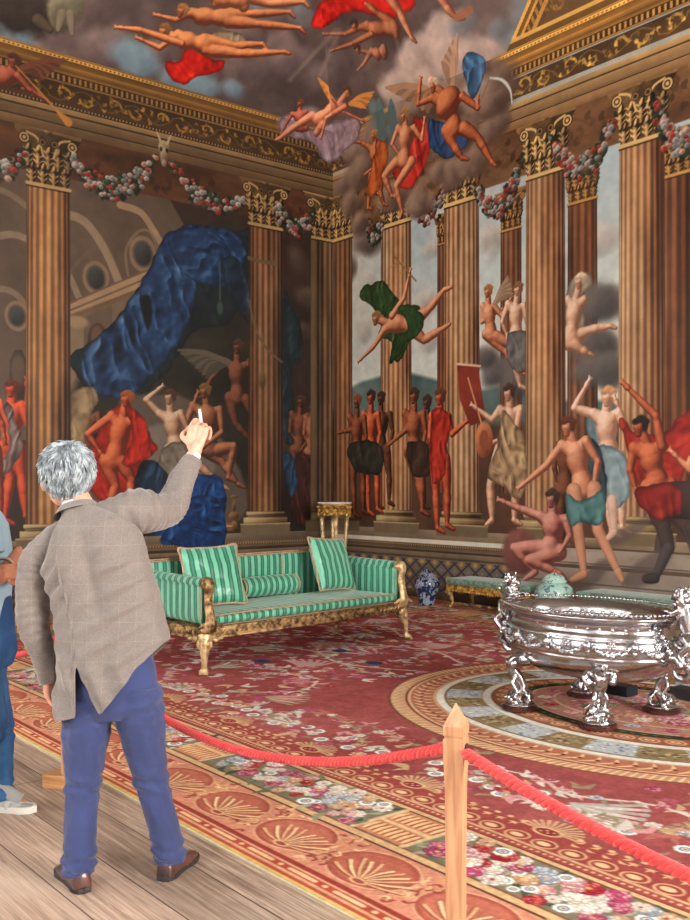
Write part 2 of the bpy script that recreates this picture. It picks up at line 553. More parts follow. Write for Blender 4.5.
    Lk.new(m4.outputs[2], b.inputs['Base Color'])
    b.inputs['Roughness'].default_value = 0.5
    bp = N.new('ShaderNodeBump'); bp.inputs['Strength'].default_value = 0.2; bp.inputs['Distance'].default_value = 0.006
    hs = N.new('ShaderNodeMath'); hs.operation = 'SUBTRACT'; Lk.new(gr.outputs['Fac'], hs.inputs[0]); Lk.new(gm.outputs[0], hs.inputs[1])
    Lk.new(hs.outputs[0], bp.inputs['Height']); Lk.new(bp.outputs[0], b.inputs['Normal'])
    return m

def struct(name, bm, m, parent=None):
    o = obj(name, bm, m, parent)
    if parent is None: tag(o, kind='structure')
    return o
TH = math.radians(52)
ZC = 7.24                                 # foot of the ceiling cove
CW = 2.9                                  # length of the cove slope
CZ = ZC + CW * math.sin(TH)
b = BM(); box(b, -0.3, XR + 0.3, YW - 0.3, 0.3, -0.2, 0.0); struct('floor', b, plank_mat())
b = BM(); box(b, -0.3, 0.0, YW - 0.3, 0.3, 0, CZ); struct('wall_left', b, M_PLASTER)
b = BM(); box(b, 0.0, XR + 0.3, 0.0, 0.3, 0, CZ); struct('wall_right', b, M_PLASTER)
b = BM(); box(b, XR, XR + 0.3, YW - 0.3, 0.0, 0, CZ); struct('wall_rear', b, M_PLASTER)
b = BM(); box(b, -0.3, XR + 0.3, YW - 0.3, 0.3, CZ, CZ + 0.2); struct('ceiling', b, M_CEIL)
b = BM()                                   # window wall with four openings
xs = [0.0]
for wx in WIN_X: xs += [wx - WIN_W / 2, wx + WIN_W / 2]
xs.append(XR)
for i in range(0, len(xs) - 1):
    if i % 2 == 0: box(b, xs[i], xs[i + 1], YW - 0.3, YW, 0, CZ)
    else:
        box(b, xs[i], xs[i + 1], YW - 0.3, YW, 0, WIN_Z0)
        box(b, xs[i], xs[i + 1], YW - 0.3, YW, WIN_Z1, CZ)
struct('wall_front', b, M_PLASTER)
for i, wx in enumerate(WIN_X):
    b = BM()
    x0, x1 = wx - WIN_W / 2, wx + WIN_W / 2
    box(b, x0, x0 + 0.07, YW - 0.16, YW - 0.08, WIN_Z0, WIN_Z1); box(b, x1 - 0.07, x1, YW - 0.16, YW - 0.08, WIN_Z0, WIN_Z1)
    for k in range(7):
        z = WIN_Z0 + k * (WIN_Z1 - WIN_Z0 - 0.04) / 6
        box(b, x0 + 0.07, x1 - 0.07, YW - 0.15, YW - 0.09, z, z + 0.04)
    for k in (1, 2):
        x = x0 + k * WIN_W / 3
        box(b, x - 0.02, x + 0.02, YW - 0.14, YW - 0.1, WIN_Z0 + 0.04, WIN_Z1 - 0.04)
    o = struct('window_%d' % (i + 1), b, M_WHITE)
# coves on the two plain sides (never in the photograph's view, they close the room)
for nm, quad in (('trim_1', [(0, YW, ZC), (XR, YW, ZC), (XR, YW + CW * math.cos(TH), CZ), (0, YW + CW * math.cos(TH), CZ)]),
                 ('trim_2', [(XR, YW, ZC), (XR, 0, ZC), (XR - CW * math.cos(TH), 0, CZ), (XR - CW * math.cos(TH), YW, CZ)])):
    b = BM()
    lo_ = [Vector(p) for p in quad]; off = Vector((0, 0, 0.05))
    A_ = [b.verts.new(p) for p in lo_]; B_ = [b.verts.new(p + off) for p in lo_]
    b.faces.new(A_); b.faces.new(B_)
    for k in range(4): b.faces.new((A_[k], A_[(k + 1) % 4], B_[(k + 1) % 4], B_[k]))
    struct(nm, b, M_CEIL)

# ------------------------------------------------------------------ the painted walls and cove
RES = 1.0
pX, pY = Vector((0.012, 0, 0)), Vector((0, -0.012, 0))
NX, NY = Vector((1, 0, 0)), Vector((0, 1, 0))
def fA(px, py): p = on_plane(px, py, pX, NX); return (p.y, p.z)
def fB(px, py): p = on_plane(px, py, pY, NY); return (p.x, p.z)
nSA = Vector((math.sin(TH), 0, -math.cos(TH))); pSA = Vector((0, 0, ZC))
nSB = Vector((0, -math.sin(TH), -math.cos(TH)))
def fSA(px, py):
    p = on_plane(px, py, pSA, nSA); return (p.y, (p.z - ZC) / math.sin(TH))
def fSB(px, py):
    p = on_plane(px, py, pSA, nSB); return (p.x, (p.z - ZC) / math.sin(TH))
def rng(a, b, st): return np.linspace(a, b, int((b - a) / st) + 1)
SA = Canvas(rng(-6.2, -0.012, 0.0095 / RES), rng(0.0, ZC, 0.0085 / RES), fA, (44, 33, 27))
SB = Canvas(rng(0.012, 7.6, 0.0095 / RES), rng(0.0, ZC, 0.0075 / RES), fB, (126, 128, 122))
CA = Canvas(rng(-6.2, 0.0, 0.0095 / RES), rng(0.0, 2.3, 0.009 / RES), fSA, (84, 74, 72))
CB = Canvas(rng(0.0, 7.6, 0.0095 / RES), rng(0.0, 2.3, 0.009 / RES), fSB, (84, 74, 72))
ALL = (SA, SB, CA, CB)

def full(S): return np.meshgrid(S.u, S.v)

# --- clouds and open sky on the cove
for S, sd in ((CA, 3), (CB, 3)):
    uu, vv = full(S)
    n = vnoise(uu + 40, vv, 0.9, sd, 5); n2 = vnoise(uu, vv, 2.6, sd + 8, 4)
    g = np.clip((n - 0.32) * 2.2, 0, 1)
    c = mixc((70, 58, 56), (124, 104, 98), g)
    c = c * (0.8 + 0.4 * n2)[..., None]
    S.c[:] = c / 255
def cloud(S, pts, light, dark, seed=1, n=3, size=0.3, alpha=0.8):
    """banks of rounded cloud built from soft lobes"""
    rr = random.Random(seed)
    for k, (px, py, r) in enumerate(pts):
        c = S.f(px, py)
        for j in range(n):
            a = rr.uniform(0, 2 * PI); q = rr.uniform(0, 0.7) * r
            blob(S, (c[0] + q * math.cos(a), c[1] + 0.6 * q * math.sin(a)), r * rr.uniform(.5, .9), r * rr.uniform(.4, .7), light, soft=0.07, alpha=alpha, rough=0.35, seed=seed + k * 7 + j, rs=3.5, dark=dark)
for S in (CA, CB, SB):
    cloud(S, [(420, 70, .5), (450, 40, .55), (470, 80, .4), (430, 100, .4), (400, 85, .35), (478, 110, .4), (488, 60, .4)], (192, 170, 158), (130, 106, 98), 21)
    cloud(S, [(350, 190, .3), (365, 215, .28), (440, 190, .3), (455, 160, .3), (385, 205, .25), (410, 195, .2), (420, 170, .25), (480, 150, .3), (492, 120, .25)], (164, 132, 108), (92, 66, 54), 31)
for S in (CA, CB):
    cloud(S, [(60, 20, .4), (100, 45, .4), (150, 55, .3), (250, 70, .45), (290, 60, .45), (330, 75, .4), (240, 30, .4)], (122, 104, 100), (72, 60, 60), 41)
    cloud(S, [(130, 60, .35), (185, 80, .3), (205, 92, .25), (10, 35, .3), (230, 88, .15)], (112, 134, 144), (84, 100, 112), 51, alpha=0.85)
    cloud(S, [(270, 12, .3), (300, 15, .25), (465, 20, .3), (500, 30, .25), (515, 40, .2), (525, 12, .3)], (120, 128, 132), (90, 84, 84), 61, alpha=0.7)

# --- painted people: simple studio figures built from shaded rounded forms
FLESH = ((214, 156, 118), (104, 54, 36))
PALE = ((214, 184, 158), (120, 82, 62))
BROWN = ((150, 88, 56), (50, 24, 16))
RED = ((206, 112, 70), (88, 28, 16))
DIM = ((122, 76, 52), (34, 18, 12))
def form(S, caps, lit, dark, L=(-0.5, 0.55), seed=0, k=70.0, mus=.006):
    """one continuous rounded body from tapering limbs, modelled by light and shade like a painter would"""
    if not caps: return
    R = max(max(c[2], c[3]) for c in caps) + .03
    xs = [c[q][0] for c in caps for q in (0, 1)]; ys = [c[q][1] for c in caps for q in (0, 1)]
    r = S.sl(min(xs) - R, max(xs) + R, min(ys) - R, max(ys) + R)
    if r is None: return
    js, is_, uu, vv = r
    if uu.shape[0] < 4 or uu.shape[1] < 4: return
    acc = np.zeros(uu.shape, np.float64); dmin = np.full(uu.shape, 9.0, np.float32)
    for p, q, r1, r2, z in caps:
        ex, ey = q[0] - p[0], q[1] - p[1]
        t = np.clip(((uu - p[0]) * ex + (vv - p[1]) * ey) / (ex * ex + ey * ey + 1e-9), 0, 1)
        rr = (r1 + (r2 - r1) * t) * (1 + .13 * np.sin(t * PI))
        d = np.hypot(uu - p[0] - t * ex, vv - p[1] - t * ey)
        h = np.where(d < rr, np.sqrt(np.clip(rr * rr - d * d, 0, None)), -(d - rr) * 4) + np.where(d < rr, z, 0)
        acc += np.exp(np.clip(h * k, -40, 40)); dmin = np.minimum(dmin, d - rr)
    h = np.log(acc + 1e-18) / k
    h = h + mus * 2 * (vnoise(uu, vv, 11, seed, 3) - .5)
    h = blur(blur(h))
    hv, hu = np.gradient(h, np.asarray(S.v[js], np.float64), np.asarray(S.u[is_], np.float64))
    nrm = np.sqrt(hu * hu + hv * hv + 1)
    lx, ly = L; lz = .72
    s_ = (-hu * lx - hv * ly + lz) / nrm
    s_ = np.clip(.46 + 1.45 * (s_ - .56) + .25 * (vnoise(uu, vv, 4, seed + 2, 3) - .5), 0, 1)
    mid = tuple((a * .5 + c * .5) * m for a, c, m in zip(lit, dark, (1.06, .96, .90)))
    c = np.where((s_ < .5)[..., None], mixc(dark, mid, s_ * 2), mixc(mid, lit, s_ * 2 - 1))
    S.put(js, is_, np.clip(.5 - dmin / (1.6 * SOFT), 0, 1), c)
def fig(Ss, J, h, tone=FLESH, hair=(52, 34, 26), L=(-0.45, 0.55)):
    for S in (Ss if isinstance(Ss, tuple) else (Ss,)):
        P = {k: S.f(*v) for k, v in J.items()}
        lit, dk = tone; C = []
        def limb(a, b_, r1, r2, z=0):
            if a in P and b_ in P: C.append((P[a], P[b_], r1 * h, r2 * h, z * h))
        def arm(s_, e, h_, z):
            limb(s_, e, .033, .024, z); limb(e, h_, .026, .014, z * 1.2)
            if e in P and h_ in P:
                a, q = P[e], P[h_]; l = math.hypot(q[0] - a[0], q[1] - a[1]) + 1e-6
                dx, dy = (q[0] - a[0]) / l, (q[1] - a[1]) / l
                C.append((q, (q[0] + dx * .03 * h, q[1] + dy * .03 * h), .019 * h, .017 * h, z * 1.2 * h))
                for s2 in (-1, 0, 1):
                    C.append(((q[0] + dx * .035 * h, q[1] + dy * .035 * h), (q[0] + dx * .068 * h - dy * s2 * .016 * h, q[1] + dy * .068 * h + dx * s2 * .016 * h), .008 * h, .005 * h, z * h))
        def leg(p, k, f, t, z):
            limb(p, k, .058, .036, z); 
            if k in P and f in P:
                a, q = P[k], P[f]; m_ = (a[0] * .7 + q[0] * .3, a[1] * .7 + q[1] * .3)
                C.append((a, m_, .034 * h, .038 * h, z * h)); C.append((m_, q, .038 * h, .019 * h, z * h))
                tt = P.get(t, (q[0] + .07 * h, q[1] - .03 * h)); C.append((q, tt, .024 * h, .015 * h, z * h))
        arm('s1', 'e1', 'h1', 0); leg('p1', 'k1', 'f1', 't1', 0)
        if 's1' in P and 'p1' in P:
            ms = ((P['s1'][0] + P['s2'][0]) / 2, (P['s1'][1] + P['s2'][1]) / 2); mh = ((P['p1'][0] + P['p2'][0]) / 2, (P['p1'][1] + P['p2'][1]) / 2)
            w = math.hypot(P['s1'][0] - P['s2'][0], P['s1'][1] - P['s2'][1])
            wa = (ms[0] * .4 + mh[0] * .6, ms[1] * .4 + mh[1] * .6); ch = (ms[0] * .78 + mh[0] * .22, ms[1] * .78 + mh[1] * .22)
            limb('p1', 'p2', .056, .056); C.append((ch, wa, max(.078 * h, w * .40), .062 * h, 0)); C.append((wa, mh, .062 * h, .075 * h, 0))
            C.append((P['s1'], ch, .040 * h, .05 * h, 0)); C.append((P['s2'], ch, .040 * h, .05 * h, 0))
            C.append((ms, P['hd'], .036 * h, .030 * h, 0))
        if 'hd' in P:
            c = P['hd']; blob(S, (c[0] + .004 * h, c[1] + .016 * h), .054 * h, .062 * h, tuple(x * 1.5 for x in hair), soft=.012, dark=hair, rough=.15, rs=14)
        leg('p2', 'k2', 'f2', 't2', .02)
        sd = int(abs(sum(v[0] for v in J.values()))) % 97
        form(S, C, lit, dk, L, sd)
        if 'hd' in P:
            c = P['hd']; fc = (c[0] - .008 * h, c[1] - .006 * h)
            form(S, [((fc[0], fc[1] + .018 * h), (fc[0] - .002 * h, fc[1] - .026 * h), .038 * h, .026 * h, 0)], lit, dk, L, sd + 1, mus=.002)
            for s2 in (-1, 1): blob(S, (fc[0] - .004 * h + s2 * .015 * h, fc[1] + .002 * h), .010 * h, .005 * h, tuple(x * .9 for x in dk), soft=.012, alpha=.55)
            blob(S, (fc[0] - .006 * h, fc[1] - .026 * h), .011 * h, .004 * h, (120, 50, 36), soft=.008, alpha=.6)
            stroke(S, [(fc[0] - .004 * h, fc[1]), (fc[0] - .008 * h, fc[1] - .014 * h)], .002 * h, dk, px=False, alpha=.5, soft=.008)
            for q in range(4): blob(S, (c[0] + (-.03 + .024 * q) * h, c[1] + (.040 + .010 * math.sin(q * 1.1)) * h), .026 * h, .019 * h, tuple(x * (1.3 + .2 * (q % 2)) for x in hair), soft=.010, dark=hair)
            blob(S, (c[0] + .034 * h, c[1] + .012 * h), .020 * h, .034 * h, tuple(x * 1.2 for x in hair), soft=.010, dark=hair)
        C = []; arm('s2', 'e2', 'h2', 0); form(S, C, lit, dk, L, sd + 3)
def wing(Ss, root, tip, back, lit, dk, n=9):
    for S in (Ss if isinstance(Ss, tuple) else (Ss,)):
        r, t, q = S.f(*root), S.f(*tip), S.f(*back)
        for k in range(n):
            f = k / (n - 1)
            e = (lerp(t[0], q[0], f), lerp(t[1], q[1], f)); w = math.hypot(t[0] - r[0], t[1] - r[1])
            m_ = (lerp(r[0], e[0], .5) + (t[0] - r[0]) * .08, lerp(r[1], e[1], .5) + (t[1] - r[1]) * .12)
            col = lit if k % 2 else tuple(lerp(a, c, .45) for a, c in zip(lit, dk))
            stroke(S, curve_pts([r, m_, e]), [w * .05, w * .09, w * .02], col, px=False, alpha=.95)
        stroke(S, curve_pts([r, ((r[0] + t[0]) / 2, (r[1] + t[1]) / 2 + w * .06), t]), [w * .05, w * .05, w * .015], lit, px=False)

# --- painted columns
def shaft(S, u0, u1, v0, v1, lit, mid, dk, n=7, light_side=-0.25, stain=0.0, sd=1, taper=0.06):
    w = u1 - u0
    r = S.sl(u0 - 0.03, u1 + 0.03, v0, v1)
    if r is None: return
    js, is_, uu, vv = r
    t = (vv - v0) / max(v1 - v0, 1e-3)
    hw = w / 2 * (1 - taper * t)
    x = (uu - (u0 + u1) / 2) / hw
    a = np.clip(0.5 - (np.abs(x) - 1) * hw / (2 * SOFT), 0, 1)
    xc = np.clip(x, -1, 1)
    th = np.arcsin(xc)                                    # roundness: flutes crowd at the edges
    k = np.clip(np.cos(th - light_side * 1.6) * 0.95 + 0.05, 0, 1) ** 1.1
    fl = np.cos(th * n * 2)                               # n fillets across the half turn
    fl = np.sign(fl) * np.abs(fl) ** 0.6
    nz = vnoise(uu, vv, 1.2, sd, 5, su=5, sv=1)
    g = np.clip(0.02 + 0.62 * k + 0.21 * fl + 0.60 * (nz - 0.5), 0, 1)
    c = np.where((g < 0.5)[..., None], mixc(dk, mid, g * 2), mixc(mid, lit, g * 2 - 1))
    if stain:
        s2 = np.clip((vnoise(uu, vv, 0.8, sd + 4, 3, su=3, sv=.5) - 0.45) * 4, 0, 1) * stain
        c = c * (1 - s2[..., None]) + c * np.array([1.0, 0.80, 0.66], np.float32) * s2[..., None]
    S.put(js, is_, a, c)
def ring(S, u0, u1, v0, v1, lit, mid, dk):
    """torus or plinth block course of a painted column"""
    r = S.sl(u0, u1, v0, v1)
    if r is None: return
    js, is_, uu, vv = r
    x = (uu - u0) / (u1 - u0) * 2 - 1; t = (vv - v0) / (v1 - v0)
    g = np.clip(0.25 + 0.5 * np.sin(PI * np.clip(t, 0, 1)) + 0.25 * (t > .6) - 0.35 * np.clip(x, -1, 1) - .1 + .3 * (vnoise(uu, vv, 5, 3, 3) - .5), 0, 1)
    c = np.where((g < 0.5)[..., None], mixc(dk, mid, g * 2), mixc(mid, lit, g * 2 - 1))
    S.put(js, is_, np.clip(1 - (np.abs(x) - .97) * 30, 0, 1), c)
def capital(S, u0, u1, v0, v1, lit, mid, dk, sd=1):
    w = u1 - u0; uc = (u0 + u1) / 2; H_ = v1 - v0
    # bell, widening to the abacus
    P = [(uc - w * .47, v0), (uc - w * .50, v0 + H_ * .35), (uc - w * .56, v0 + H_ * .65), (uc - w * .78, v0 + H_ * .9), (uc + w * .78, v0 + H_ * .9), (uc + w * .56, v0 + H_ * .65), (uc + w * .50, v0 + H_ * .35), (uc + w * .47, v0)]
    def sh(uu, vv, s_):
        x = (uu - uc) / (w * .6)
        k = np.clip(.45 - .35 * x + .7 * (vnoise(uu, vv, 11, sd, 3) - .5), 0, 1)
        return mixc(dk, mid, k)
    poly(S, P, None, px=False, shade=sh)
    blk = tuple(x * .55 for x in dk)
    for row, (fy, n, hh) in enumerate(((0.02, 4, .34), (0.3, 5, .36))):
        for i in range(n):
            x = uc + (i - (n - 1) / 2) * w * (.26 if row == 0 else .235)
            y0 = v0 + H_ * fy; y1 = y0 + H_ * hh
            b2 = .8 + .35 * (1 - abs(i - 1) / 3)
            cc_ = tuple(c_ * b2 for c_ in lit)
            stroke(S, [(x, y0), (x, (y0 + y1) / 2), (x + w * .02, y1)], [w * .07, w * .1, w * .05], blk, px=False, alpha=.6)
            C = [((x, y0), (x, lerp(y0, y1, .75)), w * .055, w * .05, 0), ((x, lerp(y0, y1, .8)), (x + w * .02, y1 - H_ * .01), w * .06, w * .045, .02)]
            for s2 in (-1, 1):
                for q in (.25, .5, .75):
                    yy = lerp(y0, y1, q); C.append(((x + s2 * w * .04, yy - H_ * .04), (x + s2 * w * .105, yy + H_ * .02), w * .028, w * .022, .008))
            form(S, C, cc_, blk, seed=sd * 7 + i + row * 5, k=160.0, mus=.008)
    for s2 in (-1, 1):                                   # volutes
        c = (uc + s2 * w * .56, v0 + H_ * .76)
        for rr_, col in ((.13, blk), (.11, lit), (.07, dk), (.04, lit)):
            blob(S, c, w * rr_, w * rr_, col, soft=.006)
        stroke(S, curve_pts([(uc + s2 * w * .12, v0 + H_ * .5), (uc + s2 * w * .25, v0 + H_ * .78), (uc + s2 * w * .5, v0 + H_ * .86)]), w * .025, lit, px=False)
        c = (uc + s2 * w * .14, v0 + H_ * .74)
        for rr_, col in ((.09, blk), (.075, mid), (.04, dk)): blob(S, c, w * rr_, w * rr_, col, soft=.006)
    P = [(uc - w * .8, v1), (uc - w * .76, v0 + H_ * .89), (uc - w * .3, v0 + H_ * .915), (uc + w * .3, v0 + H_ * .915), (uc + w * .76, v0 + H_ * .89), (uc + w * .8, v1)]
    poly(S, P, mid, px=False)
    stroke(S, [(uc - w * .8, v1 - H_ * .02), (uc, v1 - H_ * .035), (uc + w * .8, v1 - H_ * .02)], w * .018, lit, px=False)
    blob(S, (uc, v0 + H_ * .95), w * .09, H_ * .06, lit, soft=.01, dark=dk)
    stroke(S, [(uc - w * .5, v0), (uc + w * .5, v0)], [w * .04, w * .04], lit, px=False)
    stroke(S, [(uc - w * .5, v0 - w * .06), (uc + w * .5, v0 - w * .06)], w * .015, dk, px=False)
def column(S, u0, u1, vb, vc, vt, cols, ccols, base=True, sd=1, **kw):
    w = u1 - u0
    shaft(S, u0, u1, vb, vc, *cols, sd=sd, **kw)
    if vt: capital(S, u0 + w * .03, u1 - w * .03, vc, vt, *ccols, sd=sd)
    if base:
        bl, bm2, bd = (184, 164, 120), (120, 98, 66), (48, 34, 22)
        ring(S, u0 - w * .05, u1 + w * .05, vb - .05, vb, bl, bm2, bd)
        ring(S, u0 - w * .02, u1 + w * .02, vb - .09, vb - .05, bm2, bd, bd)
        ring(S, u0 - w * .13, u1 + w * .13, vb - .18, vb - .08, bl, bm2, bd)
        poly(S, [(u0 - w * .2, vb - .34), (u0 - w * .2, vb - .18), (u1 + w * .2, vb - .18), (u1 + w * .2, vb - .34)], (106, 90, 68), px=False)
        stroke(S, [(u0 - w * .2, vb - .185), (u1 + w * .2, vb - .185)], .01, (160, 142, 104), px=False)

# --- flower garlands
def garland(S, a, b_, sag, n=70, sd=1, w=.12):
    a = S.f(*a); b_ = S.f(*b_)
    rr = random.Random(sd)
    for layer in range(3):
        for k in range(n):
            t = rr.random() if layer < 2 else (k + .5) / n
            x = lerp(a[0], b_[0], t); y = lerp(a[1], b_[1], t) - sag * 4 * t * (1 - t)
            ww = w * (.45 + .75 * math.sin(PI * t))
            x += rr.uniform(-.6, .6) * ww; y += rr.uniform(-1, 1) * ww
            if layer == 0:
                blob(S, (x, y), rr.uniform(.03, .06), rr.uniform(.02, .04), rr.choice([(24, 30, 22), (34, 44, 30), (16, 18, 16)]), soft=.008, rot=rr.uniform(0, 3))
            elif rr.random() < .5:
                c = rr.choice([(176, 66, 46), (196, 182, 166), (186, 180, 170), (166, 160, 154), (150, 60, 48), (204, 150, 128), (140, 144, 140), (62, 74, 48)])
                r_ = rr.uniform(.024, .05)
                blob(S, (x, y), r_, r_ * .85, c, soft=.006, dark=tuple(q * .45 for q in c))
                blob(S, (x + .004, y), r_ * .3, r_ * .25, tuple(q * .5 for q in c), soft=.005, alpha=.7)

def scrolls(S, u0, u1, v0, v1, col, sd=1, step=.36, alpha=.9, th=.012):
    """acanthus scroll frieze"""
    rr = random.Random(sd); u = u0; h = v1 - v0; k = 0
    while u < u1:
        c = (u, (v0 + v1) / 2 + (.08 * h if k % 2 else -.08 * h))
        pts = []
        for i in range(16):
            a = i / 15 * 4.2 + (0 if k % 2 else PI); r_ = h * .42 * (1 - i / 18)
            pts.append((c[0] + r_ * 1.2 * math.cos(a), c[1] + r_ * math.sin(a)))
        stroke(S, pts, [th * 1.4, th, th * .6], col, px=False, alpha=alpha)
        for i in (2, 5, 8, 11):
            p = pts[i]; a = rr.uniform(0, 6.3)
            kq = rr.uniform(.7, 1.2); stroke(S, [p, (p[0] + h * .2 * math.cos(a), p[1] + h * .2 * math.sin(a))], [th * 1.2, th * .4], tuple(q * kq for q in col), px=False, alpha=alpha)
        stroke(S, curve_pts([(u - step * .5, v0 + h * (.25 if k % 2 else .75)), (u - step * .1, v0 + h * (.12 if k % 2 else .88)), (u + step * .4, (v0 + v1) / 2), (u + step * .5, v0 + h * (.75 if k % 2 else .25))]), th * .6, col, px=False, alpha=alpha * .5)
        for i in range(7):
            q0 = (u + rr.uniform(-.5, .5) * step, v0 + h * rr.uniform(.1, .9)); a = rr.uniform(0, 6.3)
            kq = rr.uniform(.55, 1.2); stroke(S, curve_pts([q0, (q0[0] + h * .12 * math.cos(a), q0[1] + h * .12 * math.sin(a)), (q0[0] + h * .2 * math.cos(a + .9), q0[1] + h * .2 * math.sin(a + .9))], 3), [th, th * 1.3, th * .3], tuple(q_ * kq for q_ in col), px=False, alpha=alpha)
        u += step; k += 1

def band(S, u0, u1, v0, v1, bot, top, nz=.2, sd=1):
    r = S.sl(u0, u1, v0, v1)
    if r is None: return
    js, is_, uu, vv = r
    t = (vv - v0) / (v1 - v0)
    c = mixc(bot, top, t) * (1 + nz * 2 * (vnoise(uu, vv, 2, sd, 4, su=.5, sv=3) - .5))[..., None]
    S.put(js, is_, np.ones(uu.shape), c)
def teeth(S, u0, u1, v0, v1, step, col, duty=.55):
    r = S.sl(u0, u1, v0, v1)
    if r is None: return
    js, is_, uu, vv = r
    f = np.mod(uu / step, 1)
    S.put(js, is_, np.clip((duty - f) * 8, 0, 1) * np.clip(f * 8, 0, 1), np.asarray(col))
def entablature(S, u0, u1, g=1.0, sd=1, gold=(150, 110, 48)):
    k = lambda *c: tuple(x * g for x in c)
    gd = tuple(x * g for x in gold)
    band(S, u0, u1, 6.19, 6.30, k(84, 62, 40), k(110, 84, 56), sd=sd)
    band(S, u0, u1, 6.30, 6.315, k(44, 30, 20), k(44, 30, 20))
    band(S, u0, u1, 6.315, 6.44, k(92, 70, 46), k(120, 94, 64), sd=sd + 1)
    band(S, u0, u1, 6.44, 6.46, k(50, 36, 22), k(50, 36, 22))
    band(S, u0, u1, 6.46, 6.53, k(120, 94, 60), k(140, 112, 74))
    teeth(S, u0, u1, 6.545, 6.575, .05, k(150, 118, 70))
    band(S, u0, u1, 6.58, 6.84, k(66, 46, 28), k(54, 38, 24))
    scrolls(S, u0, u1, 6.6, 6.83, gd, sd)
    band(S, u0, u1, 6.85, 6.88, k(110, 80, 42), k(130, 96, 52))
    band(S, u0, u1, 6.88, 6.98, k(40, 28, 18), k(52, 36, 22))
    teeth(S, u0, u1, 6.89, 6.965, .075, k(150, 112, 60))
    band(S, u0, u1, 6.98, 7.03, k(140, 100, 48), k(84, 58, 30))
    band(S, u0, u1, 7.03, 7.09, k(96, 66, 32), k(150, 108, 52))
    band(S, u0, u1, 7.09, 7.17, k(112, 78, 36), k(90, 60, 30), sd=4)
    band(S, u0, u1, 7.17, 7.21, k(190, 144, 74), k(200, 152, 80))
    teeth(S, u0, u1, 7.175, 7.20, .06, k(110, 76, 36))
    band(S, u0, u1, 7.21, 7.25, k(120, 84, 40), k(160, 118, 60))

# --- left wall: a shadowed hall, a great blue curtain and the company beneath it
uu, vv = full(SA)
n = vnoise(uu, vv, 1.3, 5, 5)
SA.c[:] = mixc((34, 25, 20), (62, 46, 36), n) / 255
# vaulted hall behind
def gwall(uu, vv, s_): return mixc((66, 54, 45), (104, 86, 70), np.clip((vnoise(uu, vv, .9, 12, 4) - .2) * 1.3 + (-(uu + 3)) * .04, 0, 1))
poly(SA, [(-90, 165), (150, 165), (190, 235), (60, 440), (-90, 440)], None, shade=gwall)
for P, w, c in (([(-40, 262), (-10, 240), (20, 236), (60, 262), (80, 300)], .045, (132, 112, 90)),
                ([(65, 214), (85, 222), (105, 250), (120, 285)], .06, (138, 116, 92)), ([(72, 206), (94, 218), (114, 246), (130, 280)], .02, (88, 72, 56)),
                ([(120, 205), (140, 212), (152, 228), (162, 245)], .05, (148, 122, 92)), ([(112, 215), (135, 225), (148, 245)], .02, (84, 66, 52)),
                ([(-30, 310), (-5, 290), (18, 296), (40, 330)], .04, (122, 100, 80)), ([(-30, 190), (0, 190), (25, 205), (60, 240)], .04, (116, 98, 80)),
                ([(60, 300), (72, 270), (90, 250)], .02, (96, 78, 62)), ([(128, 275), (126, 250), (138, 232), (150, 232), (158, 250)], .02, (120, 98, 76))):
    stroke(SA, curve_pts(SA.pts(P)), w, c, px=False, alpha=.85)
for c, r in (((96, 278), .19), ((143, 254), .21), ((17, 316), .16)):
    blob(SA, c, r, r * 1.2, (120, 100, 80), px=True, soft=.01); blob(SA, c, r * .75, r * .9, (84, 68, 56), px=True, soft=.01)
    blob(SA, c, r * .6, r * .75, (58, 60, 58), px=True, soft=.01, dark=(34, 34, 34))
poly(SA, [(66, 306), (150, 268), (160, 276), (150, 290), (66, 322)], (146, 118, 88))
poly(SA, [(66, 316), (156, 282), (150, 290), (66, 326)], (104, 82, 60))
for t_ in (0, 1, 2): stroke(SA, [(66, 304 + t_ * 8), (155, 267 + t_ * 8)], .012, (96, 76, 58))
poly(SA, [(66, 324), (150, 290), (150, 400), (66, 440)], (92, 76, 62), alpha=.7)
poly(SA, [(70, 322), (84, 320), (84, 440), (70, 440)], (128, 106, 82), alpha=.8); poly(SA, [(112, 304), (126, 300), (126, 400), (112, 400)], (112, 92, 72), alpha=.7)
blob(SA, (77, 322), .16, .08, (140, 116, 88), px=True)
poly(SA, [(88, 370), (88, 335), (94, 324), (101, 324), (106, 335), (106, 370)], (66, 48, 38), smooth=2); blob(SA, (97, 336), .08, .14, (96, 70, 54), px=True, soft=.02)
poly(SA, [(10, 400), (10, 360), (15, 350), (22, 350), (26, 360), (26, 400)], (46, 36, 30)); blob(SA, (18, 370), .1, .22, (84, 68, 56), px=True, soft=.03)
# woodwork band between the capitals
def wood(uu, vv, s_): return mixc((46, 28, 18), (104, 64, 38), np.clip(vnoise(uu, vv, 2.0, 21, 5, su=.6, sv=2.5) * 1.3 - .15, 0, 1))
poly(SA, [(-7.0, 5.62), (-7.0, 6.2), (0, 6.2), (0, 5.62)], None, px=False, shade=wood)
scrolls(SA, -4.2, -.4, 5.7, 6.1, (66, 40, 24), 3, step=.6, alpha=.6, th=.03)
# dark cavern under the curtain
poly(SA, [(70, 395), (120, 330), (170, 250), (190, 228), (250, 225), (300, 300), (312, 540), (60, 540)], None, smooth=3, soft=.06,
     shade=lambda a, b_, s_: mixc((22, 21, 18), (54, 50, 40), np.clip(vnoise(a, b_, 1.7, 31, 5) * 1.6 - .35, 0, 1)))
poly(SA, [(282, 240), (320, 240), (320, 520), (282, 520)], None, shade=lambda a, b_, s_: mixc((30, 20, 16), (72, 48, 36), np.clip(vnoise(a, b_, 1.2, 33, 5) * 1.5 - .3, 0, 1)))
cloud(SA, [(298, 260, .25), (310, 300, .25), (300, 330, .2)], (86, 68, 58), (48, 36, 30), 71)
